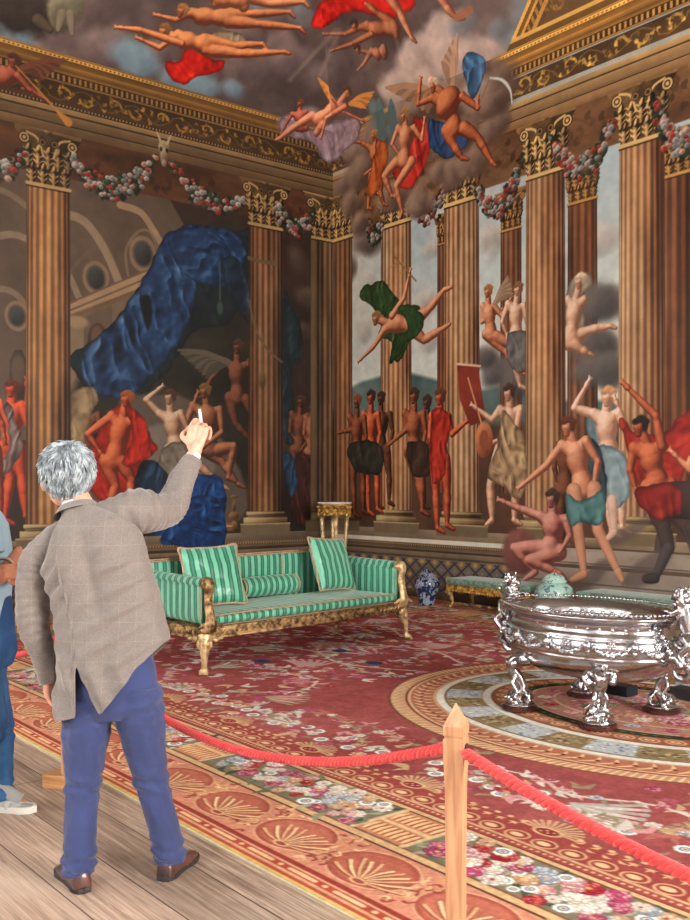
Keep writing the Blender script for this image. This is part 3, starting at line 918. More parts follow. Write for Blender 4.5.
# curtain
DB, MB_, LB = (10, 16, 28), (32, 56, 90), (96, 132, 172)
drape(SA, [(248, 228), (282, 285), (302, 330), (298, 365), (282, 345), (255, 312), (225, 262)], (14, 20, 24), (26, 40, 48), (48, 70, 84), (1, .4), 9, 4)
drape(SA, [(280, 300), (297, 320), (302, 352), (292, 370), (295, 420), (298, 445), (284, 440), (280, 400)], (12, 18, 20), (24, 38, 44), (50, 72, 80), (1, 0), 12, 5)
drape(SA, [(163, 240), (180, 230), (205, 226), (235, 232), (250, 245), (246, 290), (228, 322), (200, 330), (185, 345), (168, 370), (140, 396), (90, 392), (76, 372), (70, 358), (96, 338), (116, 318), (136, 290), (152, 262)], (14, 20, 26), (24, 34, 38), (40, 56, 60), (.8, .5), 6, 6)
drape(SA, [(164, 238), (178, 228), (198, 226), (196, 262), (196, 300), (186, 326), (172, 352), (150, 380), (124, 398), (96, 392), (80, 372), (84, 352), (110, 326), (132, 298), (150, 268)], DB, MB_, LB, (.85, .5), 7, 7, amp=.5)
drape(SA, [(166, 236), (186, 228), (212, 226), (240, 238), (244, 262), (222, 286), (196, 282), (176, 262)], DB, MB_, (96, 128, 170), (.5, .9), 10, 8, amp=.7)
drape(SA, [(222, 258), (240, 262), (252, 300), (256, 330), (240, 312), (228, 290)], (12, 16, 20), (30, 48, 66), (56, 80, 104), (1, .2), 9, 9)
poly(SA, [(140, 300), (147, 330), (152, 318), (150, 296)], (14, 18, 24), smooth=3, soft=.02)
stroke(SA, [(220, 262), (220, 300)], .012, (60, 74, 66)); blob(SA, (220, 308), .05, .1, (60, 74, 66), px=True)
# company on the left wall
stoneD = (70, 60, 52)
poly(SA, [(120, 400), (150, 396), (190, 400), (240, 470), (240, 520), (150, 520), (110, 470)], (92, 80, 72), smooth=3, soft=.03, alpha=.8)
poly(SA, [(140, 430), (200, 425), (215, 470), (160, 500), (130, 470)], (118, 106, 96), smooth=3, soft=.03, alpha=.8)
fig(SA, dict(hd=(238, 348), s1=(226, 362), s2=(248, 365), e1=(212, 378), h1=(204, 392), e2=(256, 352), h2=(262, 334), p1=(230, 398), p2=(246, 400), k1=(236, 424), f1=(252, 442), k2=(256, 420), f2=(262, 444)), 1.7, DIM)
wing(SA, (228, 362), (178, 350), (206, 378), (86, 78, 66), (40, 36, 30))
fig(SA, dict(hd=(205, 392), s1=(193, 406), s2=(220, 410), e1=(186, 424), h1=(196, 398), e2=(222, 432), h2=(205, 446), p1=(202, 448), p2=(218, 450), k1=(222, 462), f1=(238, 484), k2=(234, 446), f2=(228, 478)), 1.75, ((172, 118, 82), (56, 32, 22)), hair=(90, 62, 34))
fig(SA, dict(hd=(170, 398), s1=(160, 414), s2=(181, 414), e1=(146, 400), h1=(158, 390), e2=(188, 430), h2=(188, 446), p1=(170, 450), p2=(184, 450), k1=(186, 476), f1=(206, 492), k2=(200, 466), f2=(222, 486)), 1.75, ((204, 176, 146), (92, 66, 50)), hair=(56, 36, 24))
drape(SA, [(162, 448), (190, 444), (196, 470), (188, 512), (160, 512), (156, 480)], (66, 58, 52), (120, 108, 96), (172, 158, 142), (1, .5), 14, 10)
fig(SA, dict(hd=(86, 398), s1=(76, 416), s2=(98, 416), e1=(72, 440), h1=(82, 456), p1=(80, 460), p2=(98, 460), e2=(104, 440), h2=(92, 452)), 1.65, DIM, hair=(160, 132, 96))
drape(SA, [(72, 402), (78, 390), (92, 388), (98, 400), (90, 412), (86, 440), (74, 460), (70, 430)], (80, 62, 44), (146, 122, 90), (186, 164, 128), (1, .6), 16, 11)
drape(SA, [(74, 455), (100, 450), (112, 480), (110, 520), (70, 520)], (60, 44, 34), (110, 88, 66), (150, 126, 98), (1, .2), 11, 12)
drape(SA, [(116, 405), (138, 412), (150, 438), (158, 450), (140, 470), (140, 500), (96, 500), (88, 460), (100, 430)], (70, 10, 8), (164, 34, 22), (216, 70, 44), (.9, .4), 10, 13, amp=.5)
fig(SA, dict(hd=(127, 400), s1=(112, 416), s2=(134, 420), e1=(88, 434), h1=(100, 452), p1=(106, 462), p2=(122, 462), k1=(116, 486), f1=(106, 520), k2=(132, 480), f2=(128, 518)), 1.85, RED, hair=(110, 60, 34))
drape(SA, [(126, 408), (142, 414), (152, 440), (146, 458), (130, 468), (120, 462), (132, 440)], (80, 12, 8), (176, 38, 24), (224, 80, 50), (.9, .2), 14, 14)
drape(SA, [(138, 466), (158, 462), (168, 480), (160, 520), (136, 520)], (10, 16, 24), (24, 44, 66), (48, 78, 110), (1, 0), 12, 15)
fig(SA, dict(hd=(12, 390), s1=(2, 404), s2=(22, 406), e1=(-8, 426), h1=(-4, 446), e2=(28, 426), h2=(27, 386), p1=(4, 448), p2=(18, 448), k1=(10, 478), f1=(4, 520), k2=(22, 478), f2=(26, 516)), 1.75, ((216, 92, 52), (96, 26, 14)), hair=(70, 30, 18))
drape(SA, [(0, 400), (8, 402), (20, 430), (22, 452), (10, 472), (-14, 484), (-20, 470), (4, 456), (10, 440)], (60, 46, 44), (122, 98, 92), (168, 146, 138), (1, -.6), 13, 16)
fig(SA, dict(hd=(-14, 388), s1=(-26, 408), s2=(-8, 408), e1=(-32, 430), h1=(-24, 450), e2=(2, 424), h2=(4, 436), p1=(-20, 450), p2=(-6, 450), k1=(-14, 480), f1=(-16, 520), k2=(-2, 484), f2=(0, 520)), 1.75, RED)
fig(SA, dict(hd=(301, 402), s1=(292, 414), s2=(308, 416), e1=(290, 432), h1=(298, 444), e2=(312, 434), h2=(304, 446), p1=(294, 450), p2=(306, 450), k1=(296, 480), f1=(298, 512), k2=(308, 478), f2=(310, 508)), 1.5, DIM)
fig(SA, dict(hd=(313, 408), s1=(306, 418), s2=(318, 420), e1=(304, 434), h1=(308, 444), e2=(320, 436), h2=(314, 444), p1=(308, 452), p2=(317, 452)), 1.4, ((158, 104, 74), (54, 30, 20)))
drape(SA, [(294, 460), (306, 454), (316, 480), (314, 520), (296, 524), (290, 500)], (20, 14, 12), (60, 30, 24), (120, 50, 36), (1, .3), 15, 17)
drape(SA, [(282, 452), (292, 456), (298, 480), (292, 500), (284, 480)], (14, 24, 34), (34, 60, 84), (70, 100, 126), (1, 0), 15, 18)
drape(SA, [(186, 480), (214, 474), (226, 490), (222, 520), (220, 548), (208, 552), (196, 544), (176, 545), (152, 538), (156, 526), (170, 506)], (6, 14, 34), (18, 56, 110), (64, 118, 176), (.8, .7), 12, 19, amp=.8)
# first painted columns of the left wall
CL = ((192, 144, 92), (118, 78, 48), (38, 24, 15))
CL2 = ((156, 116, 80), (88, 58, 38), (24, 16, 12))
GC = ((172, 140, 92), (104, 78, 46), (34, 24, 14))
# plinth and steps below
band(SA, -7, 0, .78, .90, (92, 76, 60), (124, 108, 90), nz=.25)
column(SA, -4.99, -4.38, 1.10, 5.47, 6.22, CL, GC, sd=3, n=9, light_side=-.2, stain=.5)
column(SA, -1.62, -.98, 1.21, 5.52, 6.22, CL2, GC, sd=5, n=9, light_side=-.15, stain=.6)
stroke(SA, [(249, 258), (262, 262), (276, 263)], .03, (96, 78, 52)); stroke(SA, curve_pts(SA.pts([(249, 300), (256, 330), (268, 350), (282, 362)])), .018, (92, 78, 56), px=False)
stroke(SA, [(262, 335), (262, 372)], .018, (98, 82, 54)); blob(SA, (262, 380), .06, .12, (106, 88, 58), px=True, dark=(40, 32, 20))
shaft(SA, -.46, -.3, .98, 5.5, (104, 84, 58), (70, 54, 38), (40, 30, 22), n=0.5, sd=8)
shaft(SA, -.32, -.02, 1.2, 5.5, (150, 116, 80), (84, 60, 42), (20, 14, 10), n=4, sd=9, taper=0, light_side=.2)
capital(SA, -.42, .14, 5.5, 6.2, *GC, sd=7)
poly(SA, [(-.55, .88), (-.55, 1.06), (0, 1.06), (0, .88)], (98, 82, 60), px=False); ring(SA, -.44, 0, 1.06, 1.18, (150, 130, 94), (104, 84, 56), (48, 34, 22))
# ewer and books painted on the step
for q, r_, hh in ((0, .07, .16), (.16, .09, .12), (.3, .035, .16), (.44, .06, .04)):
    blob(SA, (SA.f(234, 530)[0], .95 + q + .05), r_, hh * .5, (150, 106, 60), dark=(46, 28, 14), soft=.01)
poly(SA, [(212, 522), (232, 522), (232, 531), (212, 531)], (120, 84, 56)); stroke(SA, [(212, 526), (232, 526)], .01, (186, 160, 120))
entablature(SA, -6.3, 0, 1.0, sd=2)
garland(SA, (-30, 150), (26, 150), .25, 60, 81); garland(SA, (70, 155), (155, 160), .42, 110, 82); garland(SA, (172, 165), (244, 200), .26, 90, 83); garland(SA, (276, 205), (313, 212), .3, 60, 84)
# ox skull
sk = SA.f(164, 152)
for (du, dv_, ru, rv) in ((0, .06, .09, .1), (0, -.06, .06, .12), (0, -.16, .04, .05)):
    blob(SA, (sk[0] + du, sk[1] + dv_), ru, rv, (170, 150, 120), dark=(84, 66, 48), soft=.01)
for s2 in (-1, 1):
    stroke(SA, [(sk[0] + s2 * .05, sk[1] + .13), (sk[0] + s2 * .11, sk[1] + .26)], [.02, .008], (170, 150, 120), px=False)
    blob(SA, (sk[0] + s2 * .045, sk[1] + .03), .022, .03, (30, 22, 16), soft=.006)
# step moulding and patterned dado
def dado(S, u0, u1):
    band(S, u0, u1, .735, .78, (70, 54, 38), (120, 98, 72)); teeth(S, u0, u1, .74, .765, .045, (160, 130, 88))
    band(S, u0, u1, .69, .735, (110, 92, 70), (90, 72, 54)); band(S, u0, u1, .655, .69, (48, 36, 28), (62, 48, 36))
    band(S, u0, u1, .60, .655, (104, 90, 72), (124, 106, 84)); band(S, u0, u1, .565, .60, (54, 42, 34), (84, 68, 52))
    band(S, u0, u1, .10, .565, (94, 84, 76), (104, 94, 84))
    r = S.sl(u0, u1, .12, .55); js, is_, a, b_ = r
    x = a / .26; y = (b_ - .12) / .2
    l1 = np.abs(np.mod(x + y, 1) - .5); l2 = np.abs(np.mod(x - y, 1) - .5)
    S.put(js, is_, np.clip((.11 - np.minimum(l1, l2)) * 20, 0, 1) * .9, np.array((44, 36, 44)))
    d2 = np.hypot(np.mod(x + .5, 1) - .5, np.mod(y + .5, 1) - .5); d3 = np.hypot(np.mod(x, 1) - .5, np.mod(y, 1) - .5)
    S.put(js, is_, np.clip((.2 - d2) * 12, 0, 1) * .9, np.array((178, 134, 58))); S.put(js, is_, np.clip((.12 - d3) * 12, 0, 1) * .8, np.array((130, 120, 124)))
    band(S, u0, u1, 0, .12, (58, 46, 36), (96, 78, 58))
dado(SA, -7, 0)
drape(SA, [(186, 500), (218, 500), (226, 545), (214, 556), (196, 548), (172, 546), (160, 540), (170, 520)], (6, 14, 34), (18, 56, 110), (64, 118, 176), (.8, .7), 14, 20, amp=.8)

# --- right wall: an open colonnade before a cloudy sky
uu, vv = full(SB)
n = vnoise(uu, vv, .8, 15, 5)
sky = mixc((202, 200, 186), (150, 168, 174), np.clip((vv - 2.5) / 3.6, 0, 1))
cl = np.clip((n - .5) * 4, 0, 1)
SB.c[:] = (sky * (1 - .65 * cl[..., None]) + np.array((206, 194, 178)) * .65 * cl[..., None]) / 255
cloud(SB, [(365, 240, .35), (352, 215, .3), (350, 270, .25), (375, 225, .3)], (120, 102, 92), (74, 60, 54), 91)
cloud(SB, [(430, 250, .2), (425, 300, .22), (490, 250, .22), (488, 235, .2), (430, 340, .2), (365, 330, .22), (370, 290, .2), (560, 260, .2), (600, 240, .3), (610, 340, .2)], (196, 182, 166), (140, 134, 130), 93, alpha=.6)
poly(SB, [(340, 400), (355, 385), (375, 378), (400, 372), (430, 378), (452, 384), (480, 390), (520, 384), (560, 400), (760, 400), (760, 420), (340, 440)], None, smooth=3, soft=.03,
     shade=lambda a, b_, s_: mixc((58, 78, 74), (104, 124, 120), vnoise(a, b_, 2, 41, 4)))
poly(SB, [(-.2, .9), (-.2, 2.45), (8, 2.35), (8, .9)], None, px=False, soft=.05, shade=lambda a, b_, s_: mixc((50, 34, 26), (96, 66, 48), vnoise(a, b_, 1.4, 43, 4)))
poly(SB, [(.0, 5.5), (.0, 6.25), (8, 6.25), (8, 5.62)], None, px=False, shade=lambda a, b_, s_: mixc((70, 46, 30), (132, 94, 62), np.clip(vnoise(a, b_, 2, 23, 5, su=.6, sv=2) * 1.3 - .15, 0, 1)))
scrolls(SB, .4, 7.6, 5.72, 6.1, (84, 56, 36), 9, step=.55, alpha=.6, th=.03)
RC = ((144, 100, 70), (94, 60, 40), (44, 28, 20)); RG = ((176, 134, 76), (116, 80, 40), (56, 36, 18))
for px0, px1, yc, yt in ((500, 522, 232, 193), (567, 598, 205, 160), (655, 694, 180, 135), (437, 452, 245, 215), (730, 760, 140, 90)):
    u0 = fB(px0, 300)[0]; u1 = fB(px1, 300)[0]
    column(SB, u0, u1, 1.5, fB(px0, yc)[1], fB(px0, yt)[1], RC, RG, base=False, sd=px0, n=6, light_side=-.1, stain=.4)
# cloud-borne figures between the columns
cloud(SB, [(498, 370, .3), (520, 375, .35), (485, 360, .2), (600, 350, .35), (590, 300, .3), (610, 300, .3), (588, 370, .25), (605, 375, .3)], (104, 96, 92), (58, 54, 54), 95, n=4)
fig(SB, dict(hd=(488, 292), s1=(483, 306), s2=(494, 306), e1=(482, 322), h1=(498, 312), e2=(502, 316), h2=(508, 304), p1=(486, 334), p2=(496, 336), k1=(506, 352), f1=(520, 372), k2=(512, 346), f2=(524, 364)), 1.35, FLESH, hair=(120, 74, 40))
wing(SB, (494, 304), (508, 276), (514, 296), (150, 124, 98), (90, 70, 54))
fig(SB, dict(hd=(518, 290), s1=(508, 304), s2=(524, 306), e1=(502, 322), h1=(508, 338), e2=(528, 326), h2=(520, 342), p1=(510, 338), p2=(522, 340), k1=(516, 366), f1=(520, 386), k2=(528, 362)), 1.4, PALE, hair=(96, 66, 44))
drape(SB, [(508, 334), (526, 332), (530, 360), (522, 374), (508, 362)], (52, 50, 52), (104, 100, 98), (160, 152, 146), (1, .5), 16, 21)
drape(SB, [(566, 290), (574, 276), (588, 270), (592, 284), (584, 296), (586, 330), (566, 340)], (96, 84, 74), (150, 136, 120), (196, 182, 164), (1, .4), 14, 22)
fig(SB, dict(hd=(580, 282), s1=(568, 300), s2=(584, 300), p1=(566, 340), p2=(574, 344), k1=(590, 330), f1=(610, 326), t1=(616, 328), k2=(582, 350), f2=(590, 354), t2=(594, 356)), 1.5, PALE, hair=(150, 130, 110))
# main columns
CR = ((208, 178, 138), (146, 110, 78), (62, 40, 28)); CG = ((204, 170, 112), (136, 102, 60), (46, 32, 18))
band(SB, 0, 8, .84, .97, (116, 98, 78), (140, 122, 100), nz=.25)
for k, (px0, px1, yc, yt, dsd) in enumerate(((380, 412, 226, 190, 0), (443, 480, 203, 160, 0), (525, 566, 165, 117, 0), (618, 666, 140, 80, 0), (700, 752, 110, 40, 0))):
    u0 = fB(px0, 320)[0]; u1 = fB(px1, 320)[0]
    column(SB, u0, u1, 1.24, 5.47 + .02 * k, 6.24, CR, CG, sd=50 + k, n=10, light_side=(-.1, -.1, -.25, -.4, -.3)[k], stain=.45)
shaft(SB, .02, .5, 1.18, 5.5, (178, 138, 96), (110, 78, 52), (36, 24, 16), n=6, sd=71, taper=.0, light_side=.1, stain=.4)
capital(SB, -.12, .52, 5.5, 6.22, *CG, sd=17)
ring(SB, .0, .6, 1.06, 1.18, (160, 140, 104), (110, 90, 60), (50, 36, 24)); poly(SB, [(0, .9), (0, 1.06), (.68, 1.06), (.68, .9)], (104, 88, 66), px=False)
# standing figures, left part
SKL = [((357, 402), BROWN, 0), ((371, 398), RED, 1), ((383, 400), DIM, 0)]
def stand(S, x, y, feet, tone, h=1.75, hair=(50, 32, 24), lean=0, reach=None, w=9):
    H_ = feet - y
    J = dict(hd=(x, y), s1=(x - w + lean * .2, y + H_ * .14), s2=(x + w + lean * .2, y + H_ * .15), p1=(x - w * .6 + lean, y + H_ * .47), p2=(x + w * .6 + lean, y + H_ * .47),
             k1=(x - w * .5 + lean * 1.5, y + H_ * .73), k2=(x + w * .9 + lean * 1.1, y + H_ * .72), f1=(x - w * .3 + lean * 2, feet), f2=(x + w * .9 + lean * .8, feet - 3))
    J['e1'] = (x - w * 1.3, y + H_ * .30); J['h1'] = (x - w * .8, y + H_ * .43)
    J['e2'] = (x + w * 1.3, y + H_ * .31); J['h2'] = (x + w * .9, y + H_ * .45)
    if reach: J.update(reach)
    fig(S, J, h, tone, hair)
stand(SB, 381, 399, 505, DIM, 1.6)
stand(SB, 371, 398, 512, RED, 1.75, w=7)
stand(SB, 357, 402, 514, BROWN, 1.75, hair=(100, 60, 40), w=7, reach=dict(e1=(352, 430), h1=(342, 432)))
drape(SB, [(350, 444), (378, 442), (382, 470), (362, 474), (350, 462)], (20, 20, 16), (50, 46, 38), (86, 80, 66), (1, .4), 16, 23)
stand(SB, 427, 403, 505, DIM, 1.6)
stand(SB, 414, 397, 514, ((172, 102, 64), (60, 28, 18)), 1.8, w=9, reach=dict(e1=(406, 430), h1=(392, 442), k1=(418, 480), f1=(424, 512)))
drape(SB, [(408, 442), (428, 444), (432, 470), (420, 478), (410, 470)], (24, 16, 12), (60, 40, 30), (96, 70, 54), (1, 0), 15, 24)
stand(SB, 440, 398, 528, RED, 1.9, hair=(70, 40, 26), w=8, reach=dict(e2=(452, 434), h2=(466, 422)))
drape(SB, [(432, 412), (444, 410), (452, 424), (446, 446), (446, 474), (432, 484), (430, 450)], (74, 14, 10), (168, 44, 32), (212, 84, 60), (1, .2), 13, 25)
# flying figure with a green cloth
drape(SB, [(360, 296), (368, 284), (384, 282), (394, 294), (404, 306), (420, 306), (422, 324), (410, 342), (400, 362), (390, 358), (392, 342), (378, 336), (384, 320), (374, 308)], (16, 26, 12), (44, 70, 34), (92, 120, 66), (.8, .6), 12, 61, amp=.5)
fig(SB, dict(hd=(376, 319), s1=(384, 330), s2=(392, 316), e1=(374, 346), h1=(362, 358), e2=(404, 298), h2=(409, 276), p1=(414, 330), p2=(416, 320), k1=(424, 340), f1=(444, 328), t1=(450, 324), k2=(430, 308), f2=(444, 290), t2=(452, 287)), 1.75, FLESH, hair=(110, 84, 44))
drape(SB, [(398, 308), (412, 306), (424, 318), (418, 336), (406, 342), (398, 356), (390, 362), (394, 344), (408, 330), (406, 318)], (16, 26, 12), (44, 70, 34), (88, 116, 60), (.8, .6), 14, 62, amp=.5)
stroke(SB, [(395, 257), (416, 281)], .012, (140, 96, 54)); stroke(SB, curve_pts(SB.pts([(390, 268), (400, 262), (406, 270), (398, 274)])), .008, (170, 120, 70), px=False)
# banner and the pale woman with a palette-shaped lyre
poly(SB, [(457, 364), (478, 366), (486, 420), (470, 426), (460, 400)], None, shade=lambda a, b_, s_: mixc((84, 30, 22), (150, 60, 44), vnoise(a, b_, 3, 45, 3)))
stroke(SB, [(457, 364), (480, 366)], .015, (200, 170, 140)); stroke(SB, [(468, 378), (484, 432)], .012, (196, 140, 90))
fig(SB, dict(hd=(509, 394), s1=(500, 410), s2=(520, 410), e1=(492, 420), h1=(476, 408), e2=(516, 432), h2=(494, 442), p1=(500, 450), p2=(516, 450), k1=(490, 486), f1=(492, 520), t1=(486, 525), k2=(516, 486), f2=(514, 520)), 1.8, PALE, hair=(48, 34, 28))
drape(SB, [(502, 408), (516, 424), (524, 440), (528, 470), (522, 498), (512, 496), (500, 484), (488, 478), (492, 456), (498, 440)], (88, 64, 44), (164, 134, 100), (208, 184, 148), (.9, .3), 13, 26, amp=.5)
blob(SB, (484, 440), .16, .24, (196, 120, 78), px=True, dark=(110, 56, 34), soft=.01); blob(SB, (484, 440), .08, .14, (130, 72, 48), px=True, soft=.01)
# right part: pale woman, running man, seated figure, figure in red
drape(SB, [(586, 420), (600, 412), (610, 450), (606, 500), (596, 470)], (44, 66, 74), (104, 130, 136), (160, 176, 176), (1, 0), 13, 27)
fig(SB, dict(hd=(608, 398), s1=(594, 414), s2=(618, 414), e1=(574, 408), h1=(586, 386), e2=(628, 432), h2=(617, 404), p1=(600, 458), p2=(618, 458), k1=(608, 494), f1=(612, 532), k2=(622, 494), f2=(622, 528)), 1.85, ((226, 200, 178), (134, 96, 78)), hair=(146, 106, 70))
drape(SB, [(598, 446), (620, 450), (630, 480), (626, 502), (610, 510), (604, 480)], (70, 92, 100), (136, 154, 158), (188, 198, 196), (1, .3), 13, 28)
stand(SB, 566, 428, 560, DIM, 1.6)
drape(SB, [(584, 434), (598, 446), (606, 480), (604, 520), (592, 522), (590, 480)], (22, 30, 34), (44, 60, 66), (80, 100, 104), (1, .1), 12, 29)
fig(SB, dict(hd=(568, 428), s1=(562, 446), s2=(586, 442), e1=(546, 466), h1=(524, 484), e2=(598, 462), h2=(594, 486), p1=(574, 492), p2=(594, 490), k1=(578, 530), f1=(584, 574), t1=(572, 580), k2=(598, 530), f2=(618, 572), t2=(622, 580)), 2.0, ((214, 160, 126), (110, 62, 44)), hair=(70, 40, 28))
drape(SB, [(566, 494), (582, 500), (602, 488), (606, 500), (600, 526), (586, 520), (570, 524)], (36, 66, 66), (84, 124, 124), (136, 166, 160), (1, .4), 15, 30)
fig(SB, dict(hd=(552, 500), s1=(540, 516), s2=(566, 520), e1=(518, 508), h1=(504, 502), e2=(570, 536), h2=(564, 546), p1=(542, 548), p2=(560, 552), k1=(514, 548), f1=(536, 572), t1=(524, 580), k2=(530, 560), f2=(560, 574), t2=(566, 580)), 1.85, ((202, 146, 130), (96, 52, 48)), hair=(40, 34, 30))
drape(SB, [(620, 420), (634, 430), (664, 436), (690, 408), (740, 396), (740, 470), (690, 460), (680, 500), (656, 510), (634, 478), (626, 450)], (80, 16, 14), (160, 42, 34), (200, 82, 62), (.7, .8), 8, 31, amp=.6)
fig(SB, dict(hd=(640, 428), s1=(634, 448), s2=(662, 446), e1=(630, 470), h1=(636, 490), e2=(656, 416), h2=(628, 388), p1=(648, 488), p2=(670, 486)), 1.9, ((196, 112, 74), (84, 36, 24)), hair=(28, 20, 18))
for J in (dict(p1=(655, 498), p2=(672, 500), k1=(664, 530), f1=(655, 575), k2=(690, 530), f2=(704, 575)),):
    P = {k: SB.f(*v) for k, v in J.items()}
    for a_, b_, c_ in (('p1', 'k1', 'f1'), ('p2', 'k2', 'f2')):
        cap(SB, P[a_], P[b_], .16, .09, (84, 62, 56), (28, 22, 22)); cap(SB, P[b_], P[c_], .085, .045, (84, 70, 66), (30, 26, 26))
        cap(SB, P[c_], (P[c_][0] - .12, P[c_][1] - .05), .06, .05, (70, 60, 56), (30, 26, 26))
cap(SB, SB.f(670, 500), SB.f(720, 500), .2, .2, (70, 54, 50), (28, 22, 22))
fig(SB, dict(hd=(700, 440), s1=(692, 460), s2=(716, 460), e1=(690, 470), h1=(676, 456)), 1.8, FLESH)
drape(SB, [(634, 488), (676, 486), (684, 506), (664, 520), (646, 512)], (70, 16, 16), (130, 36, 32), (170, 66, 52), (1, .5), 12, 33)
# steps below the colonnade, then the parts that reach down over the dado
SAVE = SB.c.copy()
dado(SB, 0, 8)
# to the right the painted steps run down to the floor and the figures stand on them
u_ = fB(508, 560)[0]
js, is_, a, b_ = SB.sl(u_, 8, 0, .84)
st = np.clip((a - u_) / .12, 0, 1)
zz = b_
c = mixc((120, 106, 96), (146, 132, 118), np.clip(zz / .8, 0, 1)) * (1 + .3 * (vnoise(a, b_, 2.4, 61, 5, su=.5, sv=2) - .5))[..., None]
ln = np.clip((.012 - np.abs(np.mod(zz - .06, .24) - .12)) * 120, 0, 1)
c = c * (1 - .45 * ln[..., None])
c = c * (1 - .35 * np.clip((.5 - np.abs(np.mod(zz - .06, .24) / .24 - .75)) * 0, 0, 1)[..., None])
SB.put(js, is_, st, c)
band(SB, u_ + .3, 8, .60, .64, (74, 58, 46), (84, 66, 52)); band(SB, u_ + .3, 8, .84, .86, (70, 54, 42), (80, 62, 48))
for P in ([(560, 585), (580, 578), (600, 560), (612, 562), (590, 588)], [(622, 585), (640, 560), (668, 548), (672, 556), (650, 584)], [(600, 540), (640, 520), (650, 524), (620, 545)]):
    poly(SB, P, (84, 72, 68), smooth=3, soft=.03, alpha=.7)
# repaint the figures whose legs reach below the plinth
for q in (['fig', dict(p1=(574, 492), p2=(594, 490), k1=(578, 530), f1=(584, 574), t1=(572, 580), k2=(598, 530), f2=(618, 572), t2=(622, 580)), 2.0, ((214, 160, 126), (110, 62, 44))],
          ['fig', dict(hd=(552, 500), s1=(540, 516), s2=(566, 520), e1=(518, 508), h1=(504, 502), e2=(570, 536), h2=(564, 546), p1=(542, 548), p2=(560, 552), k1=(514, 548), f1=(536, 572), t1=(524, 580), k2=(530, 560), f2=(560, 574), t2=(566, 580)), 1.85, ((202, 146, 130), (96, 52, 48))]):
    if 'hd' in q[1]:
        blob(SB, (520, 552), .3, .3, (126, 78, 70), px=True, dark=(84, 48, 44), soft=.04)
    J = q[1]
    if 'hd' not in J:
        P = {k: SB.f(*v) for k, v in J.items()}; h = q[2]
        for a_, b2, c_, t_ in (('p1', 'k1', 'f1', 't1'), ('p2', 'k2', 'f2', 't2')):
            cap(SB, P[a_], P[b2], .056 * h, .038 * h, *q[3]); cap(SB, P[b2], P[c_], .04 * h, .022 * h, *q[3]); cap(SB, P[c_], P[t_], .028 * h, .018 * h, *q[3])
    else:
        fig(SB, J, q[2], q[3], hair=(44, 36, 30))
drape(SB, [(566, 494), (582, 500), (602, 488), (606, 500), (600, 526), (586, 520), (570, 524)], (36, 66, 66), (84, 124, 124), (136, 166, 160), (1, .4), 15, 30)
for pq in (((612, 500), (614, 532), (608, 538)),):
    P = SB.pts(pq); cap(SB, P[0], P[1], .07, .04, (220, 190, 168), (130, 96, 80)); cap(SB, P[1], P[2], .045, .035, (220, 190, 168), (130, 96, 80))
for a_, b2, c_ in (((664, 528), (668, 548), (655, 578)), ((692, 528), (702, 550), (706, 578))):
    P = SB.pts((a_, b2, c_)); cap(SB, P[0], P[1], .09, .08, (78, 62, 58), (30, 26, 26)); cap(SB, P[1], P[2], .07, .045, (84, 76, 76), (36, 32, 34)); cap(SB, P[2], (P[2][0] - .12, P[2][1] - .02), .06, .05, (70, 62, 60), (30, 26, 26))
entablature(SB, 0, 8, 1.35, sd=5, gold=(150, 118, 60))
garland(SB, (368, 222), (382, 222), .2, 40, 85); garland(SB, (413, 200), (446, 182), .35, 60, 86); garland(SB, (476, 185), (522, 155), .5, 100, 87); garland(SB, (552, 140), (614, 118), .48, 120, 88); garland(SB, (654, 100), (710, 96), .5, 110, 89)
# pediment on the cove of the right side
js, is_, a, b_ = CB.sl(0, 8, 0, 2.3)
u0 = fSB(503, 46)[0]
slope = .74
top = (a - u0) * slope
ins = (b_ < top) & (a > u0)
def cof(a, b_, t):
    d = top - b_
    c = mixc((84, 62, 40), (120, 90, 58), vnoise(a, b_, 3, 51, 4))
    for d0, d1, col in ((0, .05, (214, 164, 84)), (.05, .11, (110, 78, 40)), (.11, .15, (196, 148, 74)), (.15, .24, (84, 58, 32)), (.24, .3, (176, 130, 66)), (.3, .36, (90, 64, 38))):
        mm = (d >= d0) & (d < d1); c[mm] = col
    tt = (d >= .16) & (d < .235) & (np.mod(a / .1, 1) < .5); c[tt] = (150, 110, 60)
    lo = (b_ < .12); c[lo] = (200, 154, 80); lo2 = (b_ < .08); c[lo2] = (104, 74, 40)
    return c
CB.put(js, is_, ins.astype(np.float32), cof(a, b_, top))
scrolls(CB, u0 + 1.0, 7.6, .18, .42, (150, 112, 58), 8, alpha=.5)
# cloud spilling over the corner of the cornice, on wall and cove alike
for S in (SB,):
    cloud(S, [(348, 185, .3), (352, 150, .3), (362, 170, .35), (395, 195, .35), (420, 200, .3), (445, 175, .35), (470, 160, .35), (492, 125, .35), (498, 95, .3), (480, 95, .4), (455, 130, .5), (430, 140, .5), (400, 150, .5), (375, 140, .4), (500, 70, .3), (440, 100, .5), (410, 110, .5), (470, 80, .4), (350, 205, .25), (360, 225, .2)], (150, 124, 106), (78, 58, 48), 97, n=4, alpha=.95)
for S in (SB, CB):
    cloud(S, [(430, 85, .4), (460, 60, .45), (408, 92, .4), (475, 90, .3)], (196, 174, 160), (134, 110, 100), 99, n=3, alpha=.8)
    cloud(S, [(395, 130, .2), (380, 120, .2), (376, 108, .16)], (108, 126, 124), (80, 88, 84), 98, alpha=.7)
    poly(S, [(379, 140), (376, 110), (379, 97), (384, 112), (386, 138)], (84, 104, 104), smooth=3); poly(S, [(392, 138), (388, 112), (391, 98), (396, 112), (397, 136)], (84, 104, 104), smooth=3)
SK = (SB, CB)
